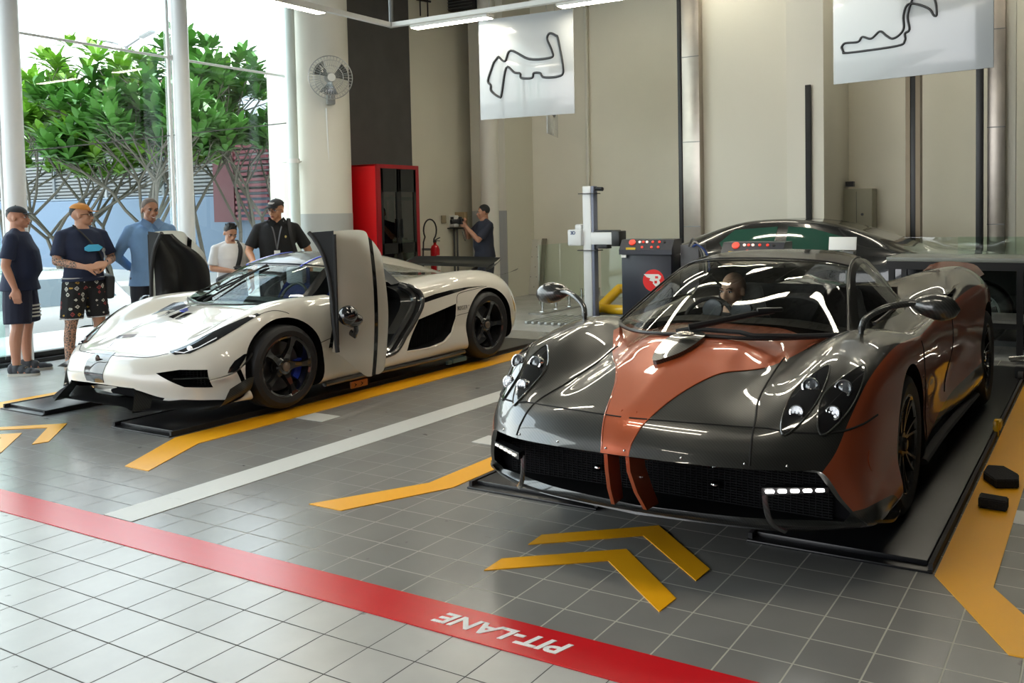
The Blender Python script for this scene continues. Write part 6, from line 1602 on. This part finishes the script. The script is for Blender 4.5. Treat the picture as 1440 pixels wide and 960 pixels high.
    tmp = bpy.data.meshes.new('t'); fm.bm.to_mesh(tmp); fm.bm.free(); bm.from_mesh(tmp); bpy.data.meshes.remove(tmp); bm.to_mesh(o.data); bm.free()
    for p in o.data.polygons: p.use_smooth = True
    for m_ in (M_eyew, M_blackm, M_hair, M_lip): o.data.materials.append(m_)
    o.location = loc; o.rotation_euler = (0, 0, rz); tag(o, label, cat)
    class Pn: pass
    P_ = Pn(); P_.o = o; P_.s = s; P_.V = V; P_.L = L_; P_.torso = torso; P_.sh = sh; P_.A = A_; P_.G = G_; P_.Mh = Mh; P_.hp = hp; P_.bw = bw; P_.belly = belly
    return P_
def shirt(P, m, sleeve=.5, hem=.90, grow=.018, name='shirt', flare=0, neck=1.47, collar=None):
    a = MB(); tl = [(z, .158*P.bw+flare*(1.0-z)*2, .118+P.belly*.6) for z in (hem,)]
    P.torso(a, grow, max(.96, hem), neck, [(hem, .156*P.bw+flare, .116+P.belly*.6+flare)] if hem < .96 else None)
    for k, q in (('R', -1), ('L', 1)):
        el, wr = P.A[k]; sh = P.sh[k]
        if sleeve <= 1:
            e = sh.lerp(el, sleeve); a.tube([sh+Vector((-q*.05, 0, .0))*P.s, sh, sh.lerp(e, .5), e], [.055*P.s, .063*P.s, .066*P.s, .070*P.s], 14); a.ball(sh, .063*P.s, 12); a.tube([P.L(P.V(q*.03, .012, 1.455)), P.L(P.V(q*.10, .008, 1.425)), sh], [.052*P.s, .056*P.s, .06*P.s], 12)
        else:
            e = el.lerp(wr, sleeve-1); a.tube([sh+Vector((-q*.05, 0, 0))*P.s, sh, sh.lerp(el, .5), el, e], [.055*P.s, .063*P.s, .061*P.s, .054*P.s, .042*P.s], 14); a.ball(sh, .063*P.s, 12); a.tube([P.L(P.V(q*.03, .012, 1.455)), P.L(P.V(q*.10, .008, 1.425)), sh], [.052*P.s, .056*P.s, .06*P.s], 12); a.ball(el, .056*P.s, 10)
    o = a.build(name, m, P.o); remesh(o, .010, 3)
    return o
def trousers(P, m, length=1.0, name='trousers', top=1.0, loose=.0, grow=.012):
    a = MB()
    rows = []
    for z, w_, d_ in ((.86, .150, .115), (.93, .158, .120), (top, .155, .115+P.belly*.5)):
        rows.append([P.V((w_+grow)*P.bw*math.cos(q), (d_+grow)*math.sin(q), z) for q in [i*2*PI/20 for i in range(20)]])
    vs = [[a.bm.verts.new(p) for p in r] for r in rows]
    for A, B in zip(vs, vs[1:]):
        for i in range(20): a.bm.faces.new((A[i], A[(i+1) % 20], B[(i+1) % 20], B[i]))
    a.bm.faces.new(vs[0][::-1]); a.bm.faces.new(vs[-1])
    for k, q in (('R', -1), ('L', 1)):
        kn, an, toe = P.G[k]; hp_ = P.V(q*.085, 0, .90)
        if length <= .5: e = hp_.lerp(kn, length*2); a.tube([hp_, hp_.lerp(e, .5), e], [(.100+grow)*P.s*P.bw, (.100+loose)*P.s*P.bw, (.094+loose)*P.s*P.bw], 14)
        else: e = kn.lerp(an, (length-.5)*2); a.tube([hp_, hp_.lerp(kn, .5), kn, e], [.108*P.s*P.bw, (.097+loose)*P.s*P.bw, (.080+loose)*P.s, (.064+loose)*P.s], 14)
        a.ball(hp_, .108*P.s*P.bw, 10)
    o = a.build(name, m, P.o); remesh(o, .010, 3); return o
def shoes(P, m, msole, name='shoe'):
    for k, q in (('R', -1), ('L', 1)):
        kn, an, toe = P.G[k]; d = (toe-an); d.z = 0; d.normalize(); s = P.s
        sd = Vector((-d.y, d.x, 0)); c0 = Vector((an.x, an.y, 0))
        a = MB()
        for f_, hh, ww in ((-.045, .10, .042), (.0, .11, .044), (.06, .085, .045), (.13, .060, .047), (.18, .045, .042)):
            a.ball(c0+d*f_*s+Vector((0, 0, hh*.55+.012)), (ww*s*1.05, ww*s*1.05, hh*.62*s), 12)
        o = a.build(name, m, P.o); remesh(o, .007, 3)
        a = MB(); out = []
        for f_, ww in ((-.085, .02), (-.06, .038), (0, .040), (.08, .044), (.15, .047), (.20, .034), (.222, .012)): out.append((f_, ww))
        pts = [c0+d*f_*s+sd*w_*s for f_, w_ in out]+[c0+d*f_*s-sd*w_*s for f_, w_ in out[::-1]]
        a.prism([(p.x, p.y, .0) for p in pts], (0, 0, .026)); a.build('sole', msole, o, 60)
        a = MB()
        for i in range(4):
            p = c0+d*(.04+.028*i)*s+Vector((0, 0, .112-.014*i)); a.tube([p-sd*.024, p+Vector((0, 0, .004)), p+sd*.024], .0032, 5)
        a.build('laces', mat('tan_lace', (.35, .27, .15), .7), o)
def hair(P, m=None, top=1.0, back=-.03, name='hair', front=.055):
    a = MB(); a.ball((0, .018, .045), (.080*top, .092, .088), 24)
    bm = a.bm; bm.transform(Matrix.Identity(4))
    bmesh.ops.bisect_plane(bm, geom=bm.verts[:]+bm.edges[:]+bm.faces[:], plane_co=(0, -.045, front), plane_no=(0, -.62, -.42), clear_outer=True)
    bmesh.ops.bisect_plane(bm, geom=bm.verts[:]+bm.edges[:]+bm.faces[:], plane_co=(0, .0, back), plane_no=(0, .0, -1), clear_outer=True)
    bmesh.ops.holes_fill(bm, edges=[e for e in bm.edges if e.is_boundary])
    bm.transform(P.Mh); return a.build(name, m or M_hair, P.o, 60)
def cap(P, m, name='cap', backwards=False, mb=None):
    a = MB(); a.ball((0, .014, .052), (.086, .102, .080), 24); bm = a.bm
    bmesh.ops.bisect_plane(bm, geom=bm.verts[:]+bm.edges[:]+bm.faces[:], plane_co=(0, -.08, .052), plane_no=(0, .18, -1), clear_outer=True)
    bmesh.ops.holes_fill(bm, edges=[e for e in bm.edges if e.is_boundary]); bm.transform(P.Mh); o = a.build(name, m, P.o, 60)
    a = MB(); rows = []
    for f_ in (0, .5, 1):
        rows.append([P.hp(x, -.070-.085*f_*math.sqrt(max(0, 1-(x/.088)**2))-.012*(1-abs(x)/.08), .056-.016*f_-.9*x*x) for x in (-.078, -.06, -.03, 0, .03, .06, .078)])
    a.grid(surf(rows, 3, 3), thick=.004); a.build('peak', mb or m, o, 60)
    a = MB(); a.ball(P.hp(0, .014, .133), .007, 8); a.build('button', mb or m, o); return o
def specs(P, name='glasses'):
    a = MB()
    for q in (1, -1):
        pts = smooth_poly([(q*.010, .018), (q*.034, .022), (q*.056, .016), (q*.054, -.006), (q*.034, -.014), (q*.013, -.006)], 3)
        v = [P.hp(x, -.098+.25*abs(x)**1.5, z) for x, z in pts]; a.tube(v+[v[0]], .0022, 5)
        a.tube([P.hp(q*.057, -.094, .012), P.hp(q*.076, -.04, .012), P.hp(q*.080, .01, .008)], .002, 5)
    a.tube([P.hp(-.01, -.098, .008), P.hp(0, -.101, .010), P.hp(.01, -.098, .008)], .002, 5); return a.build(name, M_black, P.o)
def strip(P, pts, wd, m, name, thick=.006, n=None):
    """flat band following points"""
    q = spline(pts, 5); a = MB(); a.tube(q, wd, 8, sq=(1, .3)) if n is None else a.tube(q, wd, 8, sq=n); return a.build(name, m, P.o, 60)
DIR = lambda x, y: math.atan2(y, x)

# --- man in black cap at the far left, in profile towards the second man
navy = cloth('navy_tee', (.012, .018, .045)); navys = cloth('navy_shorts', (.012, .014, .032))
toR = DIR(.51, .86)
P = person('man in black cap, navy t-shirt and navy shorts with white stripes at the left edge', (-9.78, 5.13, 0), DIR(.62, .66), 1.73, skin_mat('skin_ruddy', (.46, .22, .14)), belly=.045, build=1.14,
    arms={'R': ((-.25, .05, 1.12), (-.25, -.03, .88), (0, -.1, -1), (1, 0, 0), .4), 'L': ((.26, .05, 1.12), (.26, -.02, .88), (0, -.1, -1), (-1, 0, 0), .4)},
    legs={'R': ((-.13, 0, .49), (-.15, .02, .09), (-.19, -.15, .03)), 'L': ((.12, -.02, .49), (.15, -.0, .09), (.19, -.18, .03))}, head=(-.1, -.05, 0), chub=1.06)
shirt(P, navy, .75, .86, .022, 't_shirt', flare=.02)
so_ = trousers(P, navys, .46, 'shorts', 1.0, .016)
for k_ in range(4):
    kn, an, toe = P.G['L']; c_ = P.V(.085, 0, .90).lerp(kn, .50+.09*k_)
    a = MB(); a.tube([c_+Vector((.134*math.cos(q), .134*math.sin(q), 0)) for q in [i*.25 for i in range(26)]], .010, 6, sq=(.35, 1)); a.build('white_stripe', mat('stripe_white', (.62, .6, .55), .8), so_)
shoes(P, mat('charcoal_trainer', (.05, .055, .065), .7), mat('sole_offwhite', (.45, .43, .38), .6)); cap(P, mat('black_cap_cloth', (.012, .014, .02), .7)); hair(P, back=-.035, top=.90, front=.03)
# --- man with ochre cap, tattoos and patterned shorts
tz = tattoo_mat('tattooed_skin', (.48, .25, .16), [((0, 2), (-1, .93), (-.17, 1.24)), ((0, 2), (.20, .95), (1, 1.30)), ((0, 2), (-.3, .12), (.0, .62))])
P = person('man in ochre cap, navy t-shirt with blue mask on the chest and patterned shorts', (-9.28, 5.50, 0), DIR(.95, -.10), 1.75, tz, belly=.03, build=1.12,
    arms={'R': ((-.27, -.04, 1.14), (-.10, -.27, 1.08), (1, -.3, -.05), (0, .6, -.6), .9), 'L': ((.27, -.04, 1.14), (.09, -.27, 1.10), (-1, -.25, -.1), (0, .6, -.4), .9)},
    legs={'R': ((-.14, 0, .49), (-.16, .02, .09), (-.19, -.15, .03)), 'L': ((.14, 0, .49), (.17, .03, .09), (.21, -.14, .03))}, head=(.95, -.03, 0), chub=1.04)
shirt(P, navy, .80, .93, .02, 't_shirt', flare=.01)
def print_mat():
    m = bpy.data.materials.new('printed_black_cloth'); m.use_nodes = True; nt = m.node_tree; b = nt.nodes['Principled BSDF']; N = nt.nodes.new; L = nt.links.new
    tc = N('ShaderNodeTexCoord'); mp = N('ShaderNodeMapping'); mp.inputs['Scale'].default_value = (15, 15, 15); L(tc.outputs['Object'], mp.inputs[0])
    v = N('ShaderNodeTexVoronoi'); v.distance = 'MANHATTAN'; v.inputs['Scale'].default_value = 1; v.inputs['Randomness'].default_value = .55; L(mp.outputs[0], v.inputs['Vector'])
    r = N('ShaderNodeValToRGB'); e = r.color_ramp.elements; e[0].position = 0; e[0].color = (1, 1, 1, 1); e[1].position = 1; e[1].color = (0, 0, 0, 1); r.color_ramp.interpolation = 'CONSTANT'
    for p_, c in ((.14, 0), (.24, 1), (.42, 0)): q = e.new(p_); q.color = (c, c, c, 1)
    L(v.outputs['Distance'], r.inputs[0])
    hs = N('ShaderNodeSeparateColor'); L(v.outputs['Color'], hs.inputs[0]); cr_ = N('ShaderNodeValToRGB'); cr_.color_ramp.interpolation = 'CONSTANT'; c2 = cr_.color_ramp.elements; c2[0].color = (.55, .55, .5, 1); c2[1].position = .5; c2[1].color = (.5, .30, .06, 1); q = c2.new(.8); q.color = (.3, .05, .05, 1); L(hs.outputs[0], cr_.inputs[0])
    mx = N('ShaderNodeMix'); mx.data_type = 'RGBA'; L(r.outputs[0], mx.inputs['Factor']); mx.inputs['A'].default_value = (.008, .008, .01, 1); L(cr_.outputs[0], mx.inputs['B']); L(mx.outputs['Result'], b.inputs['Base Color']); b.inputs['Roughness'].default_value = .85
    return m
so_ = trousers(P, print_mat(), .42, 'shorts', .99, .002, .006)
a = MB(); a.tube([P.V(.180*P.bw*math.cos(q), .145*math.sin(q), .965) for q in [i*2*PI/30 for i in range(31)]], .006, 6); a.build('waist_cord', mat('cord_grey', (.5, .5, .5), .7), so_)
for k in ('R', 'L'):
    kn = P.G[k][0]; c_ = P.V((-1 if k == 'R' else 1)*.085, 0, .90).lerp(kn, .84); a = MB(); a.tube([c_+Vector((.106*math.cos(q), .106*math.sin(q), 0)) for q in [i*2*PI/24 for i in range(25)]], .006, 6); a.build('hem_piping', MATS['cord_grey'], so_)
a = MB(); a.prism([P.L(P.V(x, -.165-P.belly*.4, z)) for x, z in ((-.06, 1.275), (-.02, 1.30), (.07, 1.30), (.115, 1.27), (.08, 1.235), (-.03, 1.23), (-.06, 1.245))], (0, -.012, 0)); a.build('face_mask', mat('mask_blue', (.07, .45, .75), .7), P.o)
strip(P, [P.L(P.V(-.09, -.02, 1.50)), P.L(P.V(-.03, -.145, 1.38)), P.L(P.V(.08, -.175, 1.22)), P.L(P.V(.19, -.13, 1.0))], .014, M_blackm, 'bag_strap')
a = MB(); a.box(P.V(.22, -.02, .86), (.09, .20, .25), Matrix.Rotation(.15, 4, 'X'), .03); a.build('sling_bag', mat('dark_bag', (.03, .032, .035), .7), P.o)
a = MB(); a.ball(P.V(.12, -.19, 1.24), (.018, .014, .025), 10); a.tube([P.V(.12, -.19, 1.24), P.V(.125, -.21, 1.15), P.V(.12, -.21, 1.12)], .007, 6); a.build('key_charm', mat('charm_grey', (.2, .2, .2), .5), P.o)
a = MB(); a.tube([P.V(.115+.035*math.cos(q)*.3, -.245+.02*math.sin(q), 1.10+.035*math.cos(q)) for q in [i*2*PI/16 for i in range(17)]], .007, 6); a.build('wristwatch', M_black, P.o)
shoes(P, mat('cream_sandal', (.40, .33, .26), .7), mat('sole_grey', (.25, .24, .22), .6), 'sandal'); cap(P, mat('ochre_cap_cloth', (.48, .20, .04), .8)); hair(P, back=-.035, top=.90, front=.03); specs(P)
# --- laughing man in blue shirt behind the far door
P = person('smiling balding man in a denim-blue long-sleeved shirt behind the raised far door', (-9.05, 6.10, 0), DIR(.93, -.36), 1.80, skin_mat('skin_brown', (.30, .14, .08)), belly=.01, build=1.08, lean=.10,
    arms={'R': ((-.29, .08, 1.13), (-.12, .20, .97), (1, .1, -.3), (0, -1, 0), .5), 'L': ((.29, .08, 1.13), (.12, .20, .97), (-1, .1, -.3), (0, -1, 0), .5)}, head=(.15, .08, .06))
den = cloth('denim_shirt', (.14, .25, .42), .18)
sh_ = shirt(P, den, 1.8, .82, .022, 'shirt', flare=.02); trousers(P, M_denim, .96); shoes(P, M_blackm, M_blackm)
a = MB()
for q in (1, -1): a.grid([[P.L(P.V(q*.008, -.105, 1.465)), P.L(P.V(q*.075, -.03, 1.52))], [P.L(P.V(q*.045, -.150, 1.40)), P.L(P.V(q*.115, -.095, 1.46))]], thick=.008)
a.tube([P.L(P.V(0, -.150-.0*z, z)) for z in (1.40, 1.35, 1.2, 1.05, .9)], .005, 6); a.build('collar', cloth('denim_collar', (.20, .32, .50)), sh_)
a = MB(); a.prism([P.L(P.V(x, -.158, z)) for x, z in ((.05, 1.30), (.14, 1.30), (.14, 1.20), (.095, 1.18), (.05, 1.20))], (0, .03, 0)); a.build('pocket', MATS['denim_collar'], sh_)
hair(P, mat('cropped_grey_hair', (.10, .075, .06), .7), .985, -.01, front=.075)
a = MB(); a.tube([P.hp(-.020, -.0935, -.056), P.hp(0, -.1015, -.064), P.hp(.020, -.0935, -.056)], [.002, .006, .002], 6); a.build('teeth', mat('teeth', (.75, .73, .68), .3), P.o)
# --- boy with phone
P = person('boy in white t-shirt with black sling bag looking down at a phone', (-8.86, 6.98, 0), DIR(.93, -.36), 1.50, skin_mat('skin_light', (.52, .28, .18)), belly=.03, build=1.08,
    arms={'R': ((-.24, -.02, 1.14), (-.03, -.24, 1.10), (1, -.5, .1), (0, .2, 1), .5), 'L': ((.26, .02, 1.13), (.24, -.10, .93), (0, -.3, -1), (-1, 0, 0), .5)}, head=(.12, .42, 0), neck_fwd=.012, chub=1.08)
shirt(P, cloth('white_tee', (.68, .68, .68)), .85, .86, .022, 't_shirt', flare=.02); trousers(P, M_denim, .45, 'shorts', 1.0, .01); shoes(P, M_blackm, M_white)
a = MB(); a.box(P.V(.035, -.30, 1.14), (.085, .15, .012), Matrix.Rotation(.35, 4, 'X') @ Matrix.Rotation(.5, 4, 'Z'), .004); a.build('phone', M_black, P.o)
strip(P, [P.L(P.V(.09, .03, 1.50)), P.L(P.V(.09, -.14, 1.38)), P.L(P.V(.02, -.20, 1.15)), P.L(P.V(-.08, -.18, .98))], .024, M_blackm, 'bag_strap')
a = MB(); a.box(P.V(-.06, -.20, .96), (.30, .10, .22), Matrix.Rotation(-.35, 4, 'Y'), .035); a.build('sling_bag', MATS['dark_bag'], P.o)
hair(P, None, 1.02, -.02, front=.068)
a = MB()
rnd = random.Random(4)
for i in range(70):
    an = rnd.uniform(0, 2*PI); rr = rnd.uniform(0, .07); x, y = rr*math.cos(an), rr*math.sin(an); z = .045+.088*math.sqrt(max(0, 1-(rr/.095)**2)); a.tube([P.hp(x, y+.015, z-.01), P.hp(x*1.1, y*1.1+.01, z+.014)], [.007, .003], 5)
a.build('hair_tufts', M_hair, P.o)
# --- man in black polo leaning by the far side of the car
P = person('man in black cap, glasses and black polo with a lanyard leaning on the white car', (-8.45, 7.30, 0), DIR(.80, -.62), 1.78, skin_mat('skin_warm', (.46, .22, .12)), belly=.02, build=1.1, lean=.10,
    arms={'R': ((-.30, -.06, 1.14), (-.26, -.30, 1.04), (0, -1, -.25), (0, .2, -1), .45), 'L': ((.34, .03, 1.13), (.36, .02, .88), (0, -.2, -1), (-1, 0, 0), .4)}, head=(-.62, .10, 0))
pol = cloth('black_polo', (.010, .010, .011)); sh_ = shirt(P, pol, .80, .85, .024, 'polo_shirt', flare=.01); trousers(P, M_denim, .96); shoes(P, M_blackm, M_blackm)
a = MB()
for q in (1, -1): a.grid([[P.L(P.V(q*.008, -.105, 1.465)), P.L(P.V(q*.075, -.03, 1.52))], [P.L(P.V(q*.05, -.15, 1.41)), P.L(P.V(q*.11, -.095, 1.46))]], thick=.008)
a.build('collar', pol, sh_)
a = MB(); a.ball(P.L(P.V(.085, -.162, 1.30)), (.012, .006, .015), 10); a.build('chest_emblem', mat('emblem_gold', (.55, .45, .15), .4), sh_)
strip(P, [P.L(P.V(-.08, -.07, 1.485)), P.L(P.V(-.04, -.155, 1.36)), P.L(P.V(-.01, -.175, 1.16))], .009, mat('lanyard_grey', (.12, .12, .13), .7), 'lanyard')
strip(P, [P.L(P.V(.07, -.08, 1.48)), P.L(P.V(.03, -.155, 1.36)), P.L(P.V(-.01, -.175, 1.16))], .009, MATS['lanyard_grey'], 'lanyard')
a = MB(); a.box(P.L(P.V(-.01, -.185, 1.10)), (.065, .006, .10), None, .002); a.build('id_card', M_white, P.o)
strip(P, [P.L(P.V(.13, .10, 1.42)), P.L(P.V(.13, -.02, 1.50)), P.L(P.V(.14, -.15, 1.33)), P.L(P.V(.20, -.10, 1.10))], .020, M_blackm, 'rucksack_strap')
a = MB(); a.box(P.L(P.V(.05, .20, 1.22)), (.28, .15, .40), None, .05); a.build('rucksack', M_blackm, P.o)
cap(P, mat('black_snapback', (.010, .010, .011), .75)); hair(P, back=-.035, top=.90, front=.03); specs(P)
a = MB(); a.box(P.hp(0, -.083, .088), (.07, .012, .022), None, .004); a.build('cap_lettering', mat('cap_thread', (.5, .5, .5), .7), P.o)
# --- photographer
P = person('man in dark polo aiming a black camera beside the back left column', (-8.62, 11.55, 0), DIR(-.15, -1), 1.70, skin_mat('skin_brown2', (.36, .17, .10)), belly=.03, build=1.12,
    arms={'R': ((-.23, -.18, 1.20), (-.08, -.30, 1.42), (.5, -.5, .5), (.6, .5, 0), .8), 'L': ((.20, -.20, 1.16), (.05, -.34, 1.38), (-.3, -.6, .6), (-.5, .5, .3), .7)}, head=(-.35, .05, 0), chub=1.05)
sh_ = shirt(P, cloth('slate_polo', (.018, .021, .035)), .85, .88, .022, 'polo_shirt', flare=.01); trousers(P, M_denim, .96); shoes(P, M_blackm, M_blackm); hair(P, None, 1.03, -.02, front=.066)
P.o.rotation_euler.z = DIR(.25, -.97)+PI/2-.75
a = MB(); cpos = P.V(-.02, -.40, 1.46)
a.box(cpos, (.14, .06, .09), None, .012); a.box(cpos+Vector((0, -.005, .055)), (.05, .05, .03), None, .01); cam_ = a.build('camera', M_black, P.o)
a = MB(); a.lathe([(0, 0), (.035, 0), (.036, .09), (.040, .10), (.040, .13), (.03, .13), (.028, .10), (0, .10)], 20, Matrix.Translation(cpos+Vector((0, -.03, 0))) @ Matrix.Rotation(PI/2, 4, 'X')); a.build('lens', M_black, cam_)
strip(P, [P.V(-.08, -.38, 1.47), P.V(-.10, -.28, 1.25), P.V(-.09, -.30, 1.15), P.V(-.06, -.36, 1.3)], .008, M_blackm, 'camera_strap')
# --- driver of the orange car
sit = {'R': ((-.12, -.42, .92), (-.12, -.78, .72), (-.12, -.92, .74)), 'L': ((.12, -.42, .92), (.12, -.78, .72), (.12, -.92, .74))}
P = person('bald driver in dark clothes sitting behind the steering wheel of the orange car', (CX-.33, CY+.86, .06+.10-.72), DIR(0, -1), 1.74, skin_mat('skin_pale', (.62, .38, .26)), belly=.02, arms={'R': ((-.26, -.16, 1.17), (-.14, -.40, 1.28), (.3, -.8, .5), (.8, 0, .4), .9), 'L': ((.26, -.16, 1.17), (.14, -.40, 1.28), (-.3, -.8, .5), (-.8, 0, .4), .9)}, legs=sit, head=(-.25, .05, 0), lean=-.16)
shirt(P, cloth('driver_dark', (.015, .015, .018)), .85, .92, .012, 'shirt'); trousers(P, M_denim, .95)
